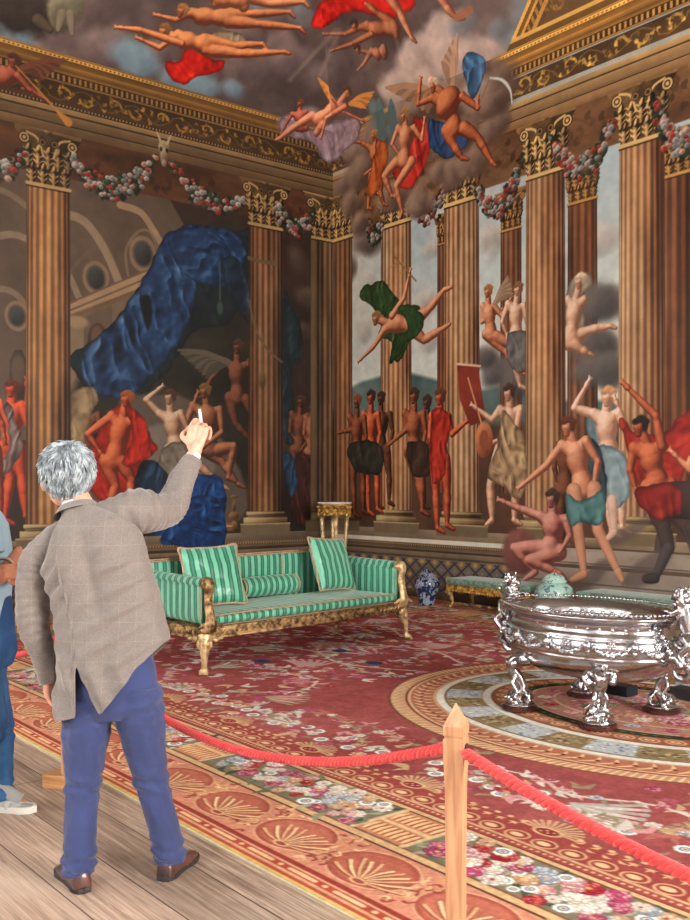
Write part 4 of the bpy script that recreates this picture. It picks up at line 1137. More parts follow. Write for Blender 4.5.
# three seated figures on the corner cloud
fig(SK, dict(hd=(374, 136), s1=(368, 146), s2=(384, 148), e1=(360, 142), h1=(356, 142), e2=(378, 164), h2=(368, 172), p1=(372, 172), p2=(382, 174), k1=(370, 190), f1=(368, 208), k2=(380, 192), f2=(384, 204)), 1.35, ((206, 132, 82), (100, 48, 26)), hair=(150, 90, 50))
drape(SK[0], [(378, 140), (388, 146), (384, 172), (376, 196), (366, 192), (370, 170)], (100, 40, 16), (186, 90, 40), (220, 130, 70), (1, .2), 14, 34)
for S in SK:
    drape(S, [(414, 118), (426, 122), (430, 146), (420, 176), (408, 190), (398, 186), (392, 170), (404, 160), (412, 140)], (110, 16, 14), (196, 48, 38), (232, 96, 74), (1, .3), 12, 35)
fig(SK, dict(hd=(404, 116), s1=(398, 128), s2=(414, 128), e1=(392, 144), h1=(400, 156), e2=(422, 140), h2=(424, 124), p1=(396, 162), p2=(412, 162), k1=(384, 176), f1=(392, 196), k2=(396, 186), f2=(402, 212), t2=(400, 218)), 1.55, ((222, 158, 116), (112, 56, 38)), hair=(130, 90, 50))
# winged figure with a blue mantle and a long curved blade
for S in SK:
    wing(S, (440, 92), (386, 88), (428, 112), (156, 118, 90), (92, 62, 46))
    wing(S, (452, 90), (457, 34), (442, 62), (176, 138, 112), (104, 74, 58))
    drape(S, [(462, 60), (472, 54), (486, 62), (480, 84), (472, 100), (466, 84)], (30, 50, 74), (72, 110, 146), (120, 160, 190), (1, .2), 12, 36)
    drape(S, [(430, 118), (446, 126), (470, 128), (462, 150), (446, 158), (430, 146)], (20, 34, 60), (46, 78, 122), (84, 120, 166), (1, .4), 12, 37)
fig(SK, dict(hd=(434, 86), s1=(432, 98), s2=(462, 96), e1=(418, 104), h1=(420, 84), e2=(478, 108), h2=(478, 104), p1=(446, 130), p2=(464, 128), k1=(454, 146), f1=(462, 158), k2=(478, 138), f2=(492, 162), t2=(496, 166)), 1.7, ((206, 128, 82), (98, 44, 26)), hair=(150, 126, 104))
for S in SK:
    stroke(S, [(478, 108), (490, 78)], .012, (150, 100, 60))
    stroke(S, curve_pts(S.pts([(490, 78), (502, 80), (510, 90), (512, 104)])), [.012, .022, .006], (196, 200, 196), px=False)
# putto with patterned wings and pink cloth at the corner
for S in ALL:
    wing(S, (336, 104), (318, 78), (328, 96), (200, 132, 64), (120, 70, 34), n=6)
    wing(S, (350, 104), (374, 92), (366, 108), (200, 132, 64), (120, 70, 34), n=6)
    cloud(S, [(288, 128, .2), (310, 118, .2)], (150, 130, 134), (96, 80, 84), 14)
    drape(S, [(282, 118), (298, 116), (312, 128), (348, 118), (360, 124), (356, 140), (344, 150), (332, 164), (322, 160), (312, 142), (296, 138), (280, 130)], (92, 70, 78), (156, 132, 140), (206, 186, 192), (.8, .7), 12, 38)
    fig(S, dict(hd=(300, 104), s1=(292, 114), s2=(306, 112), e1=(286, 124), h1=(282, 132), p1=(296, 128), p2=(306, 128)), 1.0, ((190, 108, 84), (90, 40, 32)), hair=(80, 50, 36))
    fig(S, dict(hd=(348, 92), s1=(332, 102), s2=(346, 106), e1=(344, 112), h1=(362, 120), e2=(326, 118), h2=(322, 134), p1=(312, 116), p2=(322, 124), k1=(296, 126), f1=(280, 138), t1=(276, 140), k2=(316, 134), f2=(318, 130)), 1.35, ((222, 158, 120), (110, 56, 40)), hair=(70, 46, 34))
# figures of the cove
CC2 = (CA, CB)
for S in CC2:
    drape(S, [(316, 14), (330, -4), (400, -10), (416, 4), (402, 14), (380, 16), (352, 12), (338, 20), (320, 28), (312, 24)], (110, 12, 10), (196, 34, 26), (236, 80, 58), (.6, .8), 9, 39)
    fig(S, dict(hd=(355, 26), s1=(368, 24), s2=(372, 34), e1=(346, 34), h1=(328, 34), e2=(352, 44), h2=(334, 50), p1=(394, 24), p2=(396, 34), k1=(376, 12), f1=(366, 4)), 1.4, ((190, 124, 86), (84, 44, 30)))
    fig(S, dict(k1=(400, 12), p1=(390, -4), f1=(412, 38), t1=(416, 42), p2=(440, -8), k2=(446, 6), f2=(456, 18)), 1.7, ((214, 160, 124), (110, 60, 44)))
    stroke(S, [(456, 18), (470, 10)], .05, (150, 96, 70))
    fig(S, dict(hd=(358, 50), s1=(372, 50), s2=(378, 58), e1=(364, 64), h1=(360, 68), p1=(384, 48), p2=(384, 56)), 1.1, ((184, 128, 96), (84, 48, 36)))
    for q in ((336, 30, 290, 80), (340, 30, 320, 75), (392, 24, 402, 60)): stroke(S, [q[:2], q[2:]], .02, (186, 160, 140), alpha=.35, soft=.04)
    drape(S, [(166, 62), (180, 62), (188, 46), (198, 44), (206, 56), (224, 62), (214, 74), (196, 78), (184, 84), (168, 76)], (96, 8, 6), (180, 28, 20), (224, 64, 44), (.7, .8), 10, 40)
    drape(S, [(204, 40), (220, 32), (240, 34), (248, 46), (232, 58), (206, 54)], (84, 70, 54), (140, 122, 98), (186, 166, 140), (1, .5), 12, 41)
    fig(S, dict(hd=(164, 32), s1=(178, 34), s2=(182, 44), e1=(160, 48), h1=(142, 40), e2=(140, 30), h2=(122, 28), p1=(204, 40), p2=(206, 50), k1=(236, 46), f1=(262, 44), k2=(240, 54), f2=(284, 52), t2=(290, 54)), 1.55, ((202, 134, 86), (92, 46, 28)), hair=(90, 60, 36))
    fig(S, dict(hd=(182, 12), s1=(192, 12), s2=(198, 20), p1=(224, 14), p2=(228, 22), k1=(250, 14), f1=(290, 12), k2=(258, 24), f2=(300, 28), e1=(176, 20), h1=(160, 16)), 1.5, ((196, 130, 84), (84, 42, 28)), hair=(110, 74, 44))
    fig(S, dict(hd=(206, -6), s1=(214, -6), s2=(216, 4), p1=(240, -6), p2=(244, 6), k1=(270, 4), f1=(304, 2)), 1.5, ((206, 146, 104), (96, 54, 36)))
    blob(S, (20, 10), .5, .3, (58, 50, 46), px=True, dark=(34, 28, 26), soft=.08, rough=.3)
    blob(S, (66, 8), .22, .3, (126, 118, 96), px=True, dark=(58, 52, 42), soft=.03, rough=.2)
    cap(S, S.f(62, 14), S.f(58, 30), .07, .03, (130, 120, 98), (60, 52, 42)); cap(S, S.f(70, 14), S.f(72, 34), .06, .03, (130, 120, 98), (60, 52, 42))
    cap(S, S.f(38, 20), S.f(50, 30), .08, .04, (84, 74, 60), (36, 30, 24))
# the trumpeter over the left cornice
for S in (SA, CA):
    wing(S, (22, 68), (66, 60), (40, 82), (110, 64, 48), (52, 30, 24))
    fig(S, dict(hd=(14, 62), s1=(4, 70), s2=(18, 76), e1=(26, 86), h1=(42, 98), p1=(-14, 82), p2=(-10, 90), e2=(30, 90), h2=(40, 96)), 1.5, ((176, 100, 72), (80, 36, 28)), hair=(60, 36, 28))
    stroke(S, [(16, 66), (62, 116)], [.01, .018], (170, 110, 50)); stroke(S, [(58, 112), (68, 122)], [.02, .06], (180, 118, 54))
# the plinth's hanging edge keeps its highlight
M_MURAL = paint_mat('old_oil_on_plaster', rough=0.42, spec=0.35, bump=0.25, bscale=45)
def craq(S, sd):
    a, b_ = full(S)
    S.c *= (0.93 + 0.14 * vnoise(a, b_, 9, sd, 3))[..., None]
craq(SA, 1); craq(SB, 2); craq(CA, 3); craq(CB, 4)
GA, GB, GC_ = .97, 1.04, 1.15
o = canvas_mesh('wall_mural', SA, lambda u, v: (np.full(u.shape, .012), u, v), M_MURAL, gain=GA, flip=False)
tag(o, 'dark painted left wall with a huge blue curtain and seated figures between columns', 'mural')
o = canvas_mesh('wall_mural', SB, lambda u, v: (u, np.full(u.shape, -.012), v), M_MURAL, gain=GB, flip=False)
tag(o, 'painted wall of a sunlit colonnade with sky and standing figures, right of the room corner', 'mural')
sT, cT = math.sin(TH), math.cos(TH)
o = canvas_mesh('ceiling_mural', CA, lambda u, v: (v * cT, np.minimum(u, -v * cT), ZC + v * sT), M_MURAL, gain=GC_)
tag(o, 'painted ceiling cove with grey clouds and flying figures above the left cornice', 'mural')
o = canvas_mesh('ceiling_mural', CB, lambda u, v: (np.maximum(u, v * cT), -v * cT, ZC + v * sT), M_MURAL, gain=GC_, flip=False)
tag(o, 'painted ceiling cove with a gilded pediment above the right colonnade', 'mural')
del SAVE

# ------------------------------------------------------------------ the carpet
CY0, CY1, CX0, CX1 = -7.37, -0.10, 1.3, 12.9
def graded(a, b, sa, sb):
    out = [a]; 
    while out[-1] < b:
        t = (out[-1] - a) / (b - a); out.append(out[-1] + sa + (sb - sa) * t)
    return np.array(out) - (np.linspace(0, 1, len(out)) * (out[-1] - b))
xsx = CX1 + CX0 - graded(CX0, CX1, .0042, .0145)[::-1]
ysy = graded(CY0, CY1, .0046, .0125)
def fG(px, py): p = ground(px, py, .012); return (p.x, p.y)
K = Canvas(xsx, ysy, fG, (150, 62, 62))
K_S = 0.004
ROSE, TAN, CRIM, DKR = (158, 62, 64), (204, 168, 124), (150, 44, 44), (112, 34, 36)
uu, vv = full(K)
nz = vnoise(uu, vv, 1.1, 2, 4); nf = vnoise(uu, vv, 14, 4, 2)
K.c[:] = mixc((134, 54, 56), (178, 88, 84), nz) * (.9 + .2 * nf)[..., None] / 255
def kband(d0, d1, col, inset=True):
    """a band running round the carpet between distances d0 and d1 from its edge"""
    d = np.minimum(np.minimum(vv - CY0, CY1 - vv), np.minimum(uu - CX0, CX1 - uu))
    a = np.clip((d - d0) / .006 + .5, 0, 1) * np.clip((d1 - d) / .006 + .5, 0, 1)
    K.c[:] = K.c * (1 - a[..., None]) + np.asarray(col, np.float32) / 255 * a[..., None]
kband(-.1, .012, (196, 186, 164)); kband(.012, .035, (206, 168, 84)); kband(.035, .055, (178, 70, 46)); kband(.055, .075, (204, 150, 110)); kband(.075, .115, (176, 66, 48)); kband(.115, .13, (206, 150, 112)); kband(.13, .16, (150, 52, 42))
kband(.16, .54, (200, 126, 98)); kband(.54, .555, (98, 60, 44)); kband(.555, .60, (202, 164, 112)); kband(.60, .615, (120, 84, 56))
kband(.615, .95, (120, 112, 88)); kband(.95, .965, (110, 76, 50)); kband(.965, .995, (202, 164, 116)); kband(.995, 1.01, (130, 60, 48)); kband(1.01, 1.055, (160, 66, 58)); kband(1.055, 1.075, (198, 154, 112)); kband(1.075, 1.27, (156, 62, 58))
def both(y): return (y, CY0 + CY1 - y)
kr = random.Random(5)
# cartouches in the guard stripe
for yy in both(CY0 + .095):
    x = CX0 + .2
    while x < CX1 - .1:
        stroke(K, [(x, yy), (x + .17, yy)], .011, (220, 176, 128), px=False, soft=K_S); blob(K, (x + .235, yy), .014, .012, (220, 180, 130), soft=K_S); x += .3
# palmettes in ovals
def palmette(x, y, s, k):
    r = (.235, .175)
    blob(K, (x, y), r[0], r[1], (208, 152, 112), soft=K_S); blob(K, (x, y), r[0] - .012, r[1] - .012, (164, 72, 58), soft=K_S)
    blob(K, (x, y), r[0] - .032, r[1] - .03, (180, 92, 70) if k % 2 else (188, 98, 76), soft=.012)
    bx, by = x + .05, y - s * .12
    for i in range(11):
        a = PI * (.02 + .96 * i / 10)
        L_ = .15 + .05 * abs(math.cos(a)) - .005 * (i % 2)
        dx, dy = math.cos(a), math.sin(a) * s
        P = curve_pts([(bx + .03 * dx, by + .03 * dy), (bx + L_ * .6 * dx, by + L_ * .62 * dy + .01 * s), (bx + L_ * dx * .95 + .018 * (1 if dx > 0 else -1), by + L_ * dy * 1.15 + (0 if abs(dx) < .7 else .035 * s))], 5)
        stroke(K, P, [.006, .012, .013], (96, 34, 28), px=False, soft=K_S, alpha=.7)
        stroke(K, [(p[0], p[1] + .003 * s) for p in P], [.004, .008, .010], (228, 190, 136) if i % 2 else (212, 160, 112), px=False, soft=K_S)
    blob(K, (bx, by), .05, .025, (214, 168, 120), soft=K_S); blob(K, (bx, by), .034, .015, (150, 70, 52), soft=K_S)
k = 0; x = 11.9
while x > CX0 + .7:
    for j, yy in enumerate(both(CY0 + .35)):
        palmette(x, yy, 1 if j == 0 else -1, k)
        for q in range(34):
            xx = x - .27 + kr.uniform(-.05, .05) * 1.1; y2 = yy + kr.uniform(-.17, .17)
            w_ = abs(y2 - yy) * .55
            xx += kr.uniform(-w_, w_); a = kr.uniform(0, PI)
            stroke(K, curve_pts([(xx, y2), (xx + .02 * math.cos(a), y2 + .02 * math.sin(a)), (xx + .05 * math.cos(a + .8), y2 + .05 * math.sin(a + .8))], 3), [.009, .004], kr.choice([(226, 184, 132), (214, 160, 112), (206, 140, 94), (144, 60, 48)]), px=False, soft=K_S)
    x -= .535; k += 1
# flowers
FL = [((196, 64, 108), (232, 150, 170)), ((222, 206, 188), (244, 236, 224)), ((176, 40, 48), (222, 96, 90)), ((206, 132, 132), (238, 196, 186)), ((208, 156, 116), (236, 202, 160)), ((150, 160, 176), (206, 214, 222)), ((172, 60, 96), (222, 130, 150)), ((220, 204, 186), (240, 230, 220))]
def flower(x, y, r, c, n=7):
    dk, lt = c
    for ringi, (rr, pr) in enumerate(((1.0, .42), (.6, .36), (.25, .25))):
        m = max(4, n - ringi * 2)
        for i in range(m):
            a = 2 * PI * (i + .5 * ringi) / m + kr.uniform(-.2, .2)
            p = (x + r * rr * .72 * math.cos(a), y + r * rr * .72 * math.sin(a))
            blob(K, p, r * pr, r * pr, tuple(q * .62 for q in dk), soft=K_S)
            blob(K, (p[0], p[1] + r * .03), r * pr * .8, r * pr * .76, lt if kr.random() < .6 else dk, soft=.007)
    blob(K, (x, y), r * .2, r * .2, kr.choice([(212, 168, 80), dk, (160, 60, 60)]), soft=K_S)
def daisy(x, y, r=.05):
    for i in range(9):
        a = 2 * PI * i / 9
        blob(K, (x + r * .62 * math.cos(a), y + r * .62 * math.sin(a)), r * .34, r * .3, (214, 220, 216), soft=K_S)
    blob(K, (x, y), r * .52, r * .52, (70, 96, 130), soft=K_S); blob(K, (x, y), r * .36, r * .36, (206, 204, 190), soft=K_S); blob(K, (x, y), r * .2, r * .2, (176, 108, 66), soft=K_S)
def leaf(x, y, L_, a, c):
    P = curve_pts([(x, y), (x + L_ * .5 * math.cos(a), y + L_ * .5 * math.sin(a)), (x + L_ * math.cos(a + .4), y + L_ * math.sin(a + .4))], 3)
    stroke(K, P, [L_ * .06, L_ * .2, L_ * .03], c, px=False, soft=K_S)
GREENS = [(96, 106, 78), (136, 142, 110), (70, 78, 58), (156, 156, 126), (116, 118, 84)]
for j, yy in enumerate(both(CY0 + .785)):
    x = CX1 - .3
    m = 150 if j == 0 else 60
    panels = []
    x = 12.2
    while x > CX0 + .5:
        panels.append(x); x -= 1.72
    for px_ in panels:            # floral panels 1.3 long, then a reeded panel
        for q in range(int(m / 1.6)): leaf(px_ - kr.uniform(0, 1.34), yy + kr.uniform(-.15, .15), kr.uniform(.06, .13), kr.uniform(0, 6.28), kr.choice(GREENS))
        for q in range(64 if j == 0 else 30):
            fx = px_ - .06 - 1.24 * ((q + .5) / (64 if j == 0 else 30)); fy = yy + (-.11, .08, -.02, .12, -.06, .03)[q % 6] + kr.uniform(-.035, .035)
            r_ = kr.uniform(.03, .062)
            if kr.random() < .16: daisy(fx, fy, r_ * .9)
            else: flower(fx, fy, r_, FL[(q // 3 + kr.randint(0, 2)) % len(FL)], 8)
        x1 = px_ - 1.36
        poly(K, [(x1, yy - .168), (x1, yy + .165), (x1 - .36, yy + .165), (x1 - .36, yy - .168)], (196, 120, 84), px=False, soft=K_S)
        for s2 in (-1, 1):
            stroke(K, [(x1 - .01, yy - .168), (x1 - .01, yy + .165)], .014, (208, 174, 128), px=False, soft=K_S); stroke(K, [(x1 - .35, yy - .168), (x1 - .35, yy + .165)], .014, (208, 174, 128), px=False, soft=K_S)
        stroke(K, [(x1 - .02, yy), (x1 - .34, yy)], .014, (214, 176, 126), px=False, soft=K_S)
        for i in range(8):
            xx = x1 - .045 - .038 * i
            for s2 in (-1, 1):
                stroke(K, [(xx, yy + s2 * .035), (xx - .006, yy + s2 * .09), (xx + .004, yy + s2 * .14)], [.007, .013, .008], (226, 186, 128), px=False, soft=K_S); stroke(K, [(xx + .017, yy + s2 * .035), (xx + .017, yy + s2 * .14)], .004, (144, 46, 38), px=False, soft=K_S)
# beads, egg border, leaf sprays
for j in (0, 1):
    s = 1 if j == 0 else -1
    y0 = CY0 if j == 0 else CY1
    x = CX1 - .9
    while x > CX0 + 1.0:
        blob(K, (x, y0 + s * 1.033), .010, .009, (214, 168, 128), soft=K_S); x -= .036
    x = CX1 - 1.1
    while x > CX0 + 1.2:
        cy = y0 + s * 1.125
        blob(K, (x, cy), .066, .052, (206, 162, 112), soft=K_S); blob(K, (x, cy), .054, .040, (146, 54, 50), soft=K_S); blob(K, (x - .004, cy), .036, .022, (214, 178, 128), soft=K_S)
        x -= .155
    x = CX1 - 1.3; k = 0
    while x > CX0 + 1.4:
        cy = y0 + s * 1.235
        if k % 11 == 5:
            for i in range(14):
                a = PI * i / 13
                stroke(K, [(x + .05 * math.cos(a), cy + s * .03 + s * .03 * math.sin(a)), (x + .16 * math.cos(a), cy + s * .03 + s * .14 * math.sin(a))], [.006, .010], (196, 156, 110), px=False, soft=K_S)
            blob(K, (x, cy + s * .02), .08, .05, (206, 166, 116), soft=K_S); blob(K, (x, cy + s * .02), .062, .036, (140, 44, 46), soft=K_S)
            for q in (-.03, -.01, .01, .03): blob(K, (x + q, cy + s * .02 + .01 * (1 if q in (-.01, .03) else -1)), .008, .008, (206, 150, 120), soft=K_S)
        elif (k % 11) in (4, 6): pass
        else:
            for s2 in (-1, 1): leaf(x, cy + s2 * .012, .05, (PI * .2 if s2 > 0 else -PI * .2) + (PI if (k % 11) > 5 else 0), (206, 164, 112))
            blob(K, (x, cy + s * .05), .017, .013, (214, 176, 124), soft=K_S)
        x -= .082; k += 1
# field: flower chains, scrolling shells and ribbons traced on the floor, mirrored about the middle
DPX = [(177, 686), (189, 691), (203, 694), (222, 696), (218, 703), (227, 704), (237, 706), (247, 710), (253, 715), (280, 715), (274, 723), (293, 725), (308, 727), (318, 731), (321, 739), (351, 738), (348, 747), (367, 749), (383, 752), (398, 755), (436, 763), (436, 774), (477, 780), (492, 787), (500, 794), (541, 793), (570, 808), (592, 814), (613, 822), (627, 831), (672, 831), (685, 849)]
for P in DPX:
    x, y = fG(*P)
    for yy in (y, -7.30 - y + 0):
        daisy(x, yy if yy == y else yy, .052)
        for q in range(2): leaf(x + kr.uniform(-.06, .06), yy + kr.uniform(-.06, .06), .08, kr.uniform(0, 6.3), (150, 124, 96))
        daisy(x, yy, .05)
def scroll(P, w, c, px=True):
    Q = K.pts(P) if px else P
    Q = curve_pts(Q, 5)
    for mir in (0, 1):
        R_ = Q if not mir else [(a, -7.30 - b_) for a, b_ in Q]
        stroke(K, R_, [w * .3, w * .75, w * .3], c, px=False, soft=.006)
        for q in range(0, len(R_), 1):
            a_ = kr.uniform(0, 6.28); cc = kr.choice([c, OLV, LGR, PNK, (190, 150, 110)])
            leaf(R_[q][0], R_[q][1], kr.uniform(.05, .12), a_, cc); leaf(R_[q][0] + .02, R_[q][1], kr.uniform(.04, .09), a_ + 2, cc)
            if q % 3 == 0: flower(R_[q][0] + kr.uniform(-.05, .05), R_[q][1] + kr.uniform(-.05, .05), kr.uniform(.025, .045), kr.choice(FL), 6)
def shell(x, y, a, L_, c1, c2, n=7, spread=1.3, mirror=True):
    for mir in ((0, 1) if mirror else (0,)):
        yy = y if not mir else -7.30 - y; s = 1 if not mir else -1
        for i in range(n):
            t = a + spread * (i / (n - 1) - .5)
            e = (x + L_ * math.cos(t), yy + s * L_ * math.sin(t) * .9)
            m_ = (x + L_ * .5 * math.cos(t - .15), yy + s * L_ * .5 * math.sin(t - .15))
            stroke(K, curve_pts([(x, yy), m_, e], 4), [L_ * .03, L_ * .075, L_ * .04], c1 if i % 2 else c2, px=False, soft=.006)
            blob(K, e, L_ * .07, L_ * .07, c2, soft=.006)
GRY, LGR, PNK, OLV, MGT = (168, 158, 150), (196, 188, 178), (204, 138, 138), (148, 130, 98), (176, 74, 104)
for x, y, a, L_, c1, c2 in ((5.6, -5.9, 2.6, .3, GRY, LGR), (6.2, -5.5, .6, .34, PNK, OLV), (7.0, -5.85, 2.9, .3, OLV, LGR), (9.2, -5.7, .2, .36, LGR, GRY), (10.0, -5.6, 2.8, .3, PNK, OLV), (4.9, -5.2, 1.5, .34, LGR, OLV), (5.4, -4.6, 2.2, .4, GRY, PNK),
                            (4.2, -4.4, .8, .4, LGR, OLV), (3.4, -5.2, .3, .4, PNK, GRY), (5.3, -3.65, 3.1, .5, LGR, MGT), (4.4, -3.65, 0, .4, OLV, PNK), (3.2, -3.65, 3.1, .5, GRY, LGR), (10.9, -5.0, 1.2, .36, LGR, OLV), (2.6, -4.8, .9, .4, GRY, OLV), (6.0, -4.9, 3.6, .25, MGT, PNK), (10.9, -3.65, 0, .5, LGR, PNK), (4.0, -5.8, 2.2, .3, LGR, OLV), (3.0, -5.9, .4, .3, OLV, PNK)):
    shell(x, y, a, L_, c1, c2)
for P, w, c in (([(5.9, -5.6), (6.2, -5.2), (5.9, -4.8), (5.5, -4.9), (5.6, -5.2)], .022, LGR), ([(5.0, -5.7), (4.6, -5.3), (4.8, -4.8), (5.2, -4.9)], .022, GRY), ([(6.6, -5.8), (6.9, -5.5), (7.4, -5.6), (7.7, -5.85)], .018, OLV),
                ([(8.3, -5.65), (8.8, -5.5), (9.1, -5.6), (9.5, -5.4), (9.9, -5.5)], .02, LGR), ([(8.6, -5.75), (9.0, -5.85), (9.5, -5.75), (9.8, -5.6)], .014, OLV), ([(7.3, -5.45), (7.7, -5.52), (8.1, -5.6)], .015, OLV),
                ([(6.2, -4.2), (5.8, -4.3), (5.5, -4.1), (5.7, -3.8)], .02, GRY), ([(4.6, -4.6), (4.0, -4.9), (3.6, -4.6), (3.9, -4.2)], .022, LGR), ([(3.5, -4.4), (3.0, -4.2), (2.8, -3.8)], .022, GRY), ([(4.8, -5.9), (4.2, -5.5), (3.8, -5.5), (3.4, -5.7)], .02, LGR),
                ([(6.2, -3.4), (5.5, -3.1), (4.8, -3.3), (4.0, -3.1)], .03, LGR), ([(2.4, -5.4), (2.2, -4.6), (2.5, -4.0)], .02, OLV), ([(10.2, -5.0), (10.6, -4.6), (10.4, -4.2)], .02, LGR), ([(5.2, -5.9), (5.6, -5.75), (6.0, -5.85), (6.4, -5.7)], .012, TAN)):
    scroll(P, w, c, px=False)
for q in range(760):
    x, y = kr.uniform(CX0 + 1.4, CX1 - 1.2), kr.uniform(-6.0, -3.65)
    if ((x - 8.2) / 2.0) ** 2 + ((y + 3.65) / 1.72) ** 2 < 1: continue
    if (6.3 < x < 7.4 and y > -5.5) or (8.3 < x < 9.9 and -5.6 < y < -5.3): 
        if kr.random() < .9: continue
    c = kr.choice([OLV, PNK, LGR, MGT, (196, 156, 112), GRY, (184, 96, 88)])
    for yy in (y, -7.30 - y):
        if kr.random() < .3: flower(x, yy, kr.uniform(.03, .05), kr.choice(FL), 6)
        else:
            a = kr.uniform(0, 6.28); leaf(x, yy, kr.uniform(.07, .18), a, c); leaf(x, yy, kr.uniform(.06, .12), a + 1.1, c)
for (px_, py_) in ((374, 663), (262, 661), (340, 651)):
    x, y = fG(px_, py_)
    blob(K, (x, y), .09, .07, (44, 66, 120), soft=.01)
# the oval medallion
MX, MY = 8.2, -3.65
R_ = (uu - MX); S_ = (vv - MY)
def erad(b_): return np.hypot(R_ / (b_ + .27), S_ / b_)
def mz(b0, b1, col, al=1.0):
    """elliptical band between short half-axes b1 (inner) and b0 (outer)"""
    a = np.clip((1 - erad(b0)) * b0 / .008 + .5, 0, 1)
    if b1: a = a * np.clip((erad(b1) - 1) * b1 / .008 + .5, 0, 1)
    a = a * al
    K.c[:] = K.c * (1 - a[..., None]) + np.asarray(col, np.float32) / 255 * a[..., None]
mz(1.67, 0, (150, 76, 62)); mz(1.67, 1.65, (118, 76, 52)); mz(1.65, 1.54, (190, 138, 100)); mz(1.54, 1.525, (112, 44, 38)); mz(1.525, 1.50, (208, 168, 118)); mz(1.50, 1.32, (172, 100, 76)); mz(1.335, 1.31, (200, 150, 104))
mz(1.31, 1.25, (204, 204, 192)); mz(1.25, 1.235, (110, 90, 66)); mz(1.235, .96, (150, 132, 98)); mz(.965, .90, (206, 204, 192)); mz(.90, .885, (116, 84, 58)); mz(.885, .72, (150, 84, 58)); mz(.72, .63, (48, 58, 44)); mz(.63, .61, (196, 160, 116)); mz(.61, 0, (170, 112, 96)); mz(.44, .42, (200, 170, 130))
def ell(b_, t): return (MX + (b_ + .27) * math.cos(t), MY + b_ * math.sin(t))
def around(b_, step):
    n_ = int(2 * PI * (b_ + .13) / step); 
    # near-even spacing along the ellipse
    ts = np.linspace(0, 2 * PI, 721); xx = (b_ + .27) * np.cos(ts); yy_ = b_ * np.sin(ts)
    L_ = np.concatenate([[0], np.cumsum(np.hypot(np.diff(xx), np.diff(yy_)))])
    return [float(np.interp(L_[-1] * i / n_, L_, ts)) for i in range(n_)]
for t in around(1.6, .05): p, q = ell(1.64, t), ell(1.555, t + .02); stroke(K, [p, q], [.010, .005], (226, 186, 138), px=False, soft=K_S)
for t in around(1.41, .105):
    p = ell(1.48, t); q = ell(1.35, t + .05); m_ = ell(1.42, t + .05)
    stroke(K, curve_pts([p, m_, q], 3), [.008, .016, .008], (216, 174, 124), px=False, soft=K_S); blob(K, ell(1.42, t - .01), .016, .016, (112, 46, 40), soft=K_S)
for i, t in enumerate(around(1.1, .042)):
    blk = (i // 7) % 2
    for b2 in (1.0, 1.05, 1.1, 1.15, 1.2): blob(K, ell(b2, t), .03, .03, (168, 176, 180) if blk else (132, 110, 74), soft=.01)
    for q in range(7):
        b2 = kr.uniform(.985, 1.215); x, y = ell(b2, t + kr.uniform(-.02, .02))
        c = kr.choice([(196, 200, 198), (150, 166, 180), (112, 128, 150), (206, 206, 200), (176, 180, 176)]) if blk else kr.choice([(126, 104, 66), (156, 134, 92), (96, 80, 54), (176, 156, 116)])
        blob(K, (x, y), kr.uniform(.012, .026), kr.uniform(.010, .02), c, soft=K_S, rot=kr.uniform(0, 3))
        if blk and q % 3 == 0: blob(K, (x, y), .008, .008, (60, 84, 120), soft=K_S)
for t in around(.80, .15): x, y = ell(.80, t); blob(K, (x, y), .07, .055, (206, 160, 112), soft=K_S, rot=0); blob(K, (x, y), .056, .042, (160, 92, 66), soft=K_S); blob(K, (x, y), .034, .024, (212, 172, 130), soft=K_S); blob(K, (x, y), .014, .01, (150, 70, 60), soft=K_S)
for t in around(.67, .07):
    x, y = ell(.67, t); leaf(x, y, .05, t + 1.2, kr.choice([(92, 100, 70), (34, 44, 34), (120, 116, 80)]))
for i, t in enumerate(around(.5, .1)):
    for q in range(3):
        b2 = kr.uniform(.36, .57); x, y = ell(b2, t + kr.uniform(-.05, .05)); c = ((180, 120, 90), (150, 150, 120), (206, 150, 140), (176, 84, 84))[(i // 3 + q) % 4]
        leaf(x, y, kr.uniform(.05, .1), kr.uniform(0, 6.28), c)
for q in range(420):
    r_ = .36 * math.sqrt(kr.random()); t = kr.uniform(0, 6.28); x, y = MX + (r_ + .14) * math.cos(t), MY + r_ * math.sin(t)
    leaf(x, y, kr.uniform(.04, .09), t + kr.uniform(-.4, .4), kr.choice([(206, 120, 136), (176, 70, 92), (222, 160, 160), (160, 110, 70), (196, 164, 120)]))
for q in range(26):
    r_ = .36 * math.sqrt(kr.random()); t = kr.uniform(0, 6.28); flower(MX + (r_ + .14) * math.cos(t), MY + r_ * math.sin(t), kr.uniform(.05, .085), kr.choice([((206, 120, 136), (232, 180, 184)), ((176, 70, 92), (222, 160, 160)), ((214, 190, 160), (236, 220, 196)), ((120, 124, 92), (170, 170, 134))]), 8)
for i, t in enumerate(around(.5, .24)): x, y = ell(.5, t); flower(x, y, .05, FL[i % 8], 7)
g_ = K.c.mean(-1, keepdims=True); K.c[:] = K.c * .80 + g_ * .20
# woven grain
K.c *= (.90 + .2 * vnoise(uu, vv, 60, 9, 2))[..., None]
M_CARPET = paint_mat('woven_wool', rough=1.0, spec=0.0, bump=0.4, bscale=320)
o = canvas_mesh('carpet', K, lambda u, v: (u, v, np.full(u.shape, .012) + .0015 * np.sin(u * 3 + v * 2)), M_CARPET, gain=1.08)
tag(o, 'large rose red carpet with flower borders and an oval medallion on the wooden floor', 'carpet')
b = BM()                                    # the carpet's thickness: its woven backing and edge
box(b, CX0 - .004, CX1 + .004, CY0 - .004, CY1 + .002, 0.0005, .0095)
obj('backing', b, mat('carpet_backing', (186, 170, 140), rough=.95), o)
del uu, vv, nz, nf

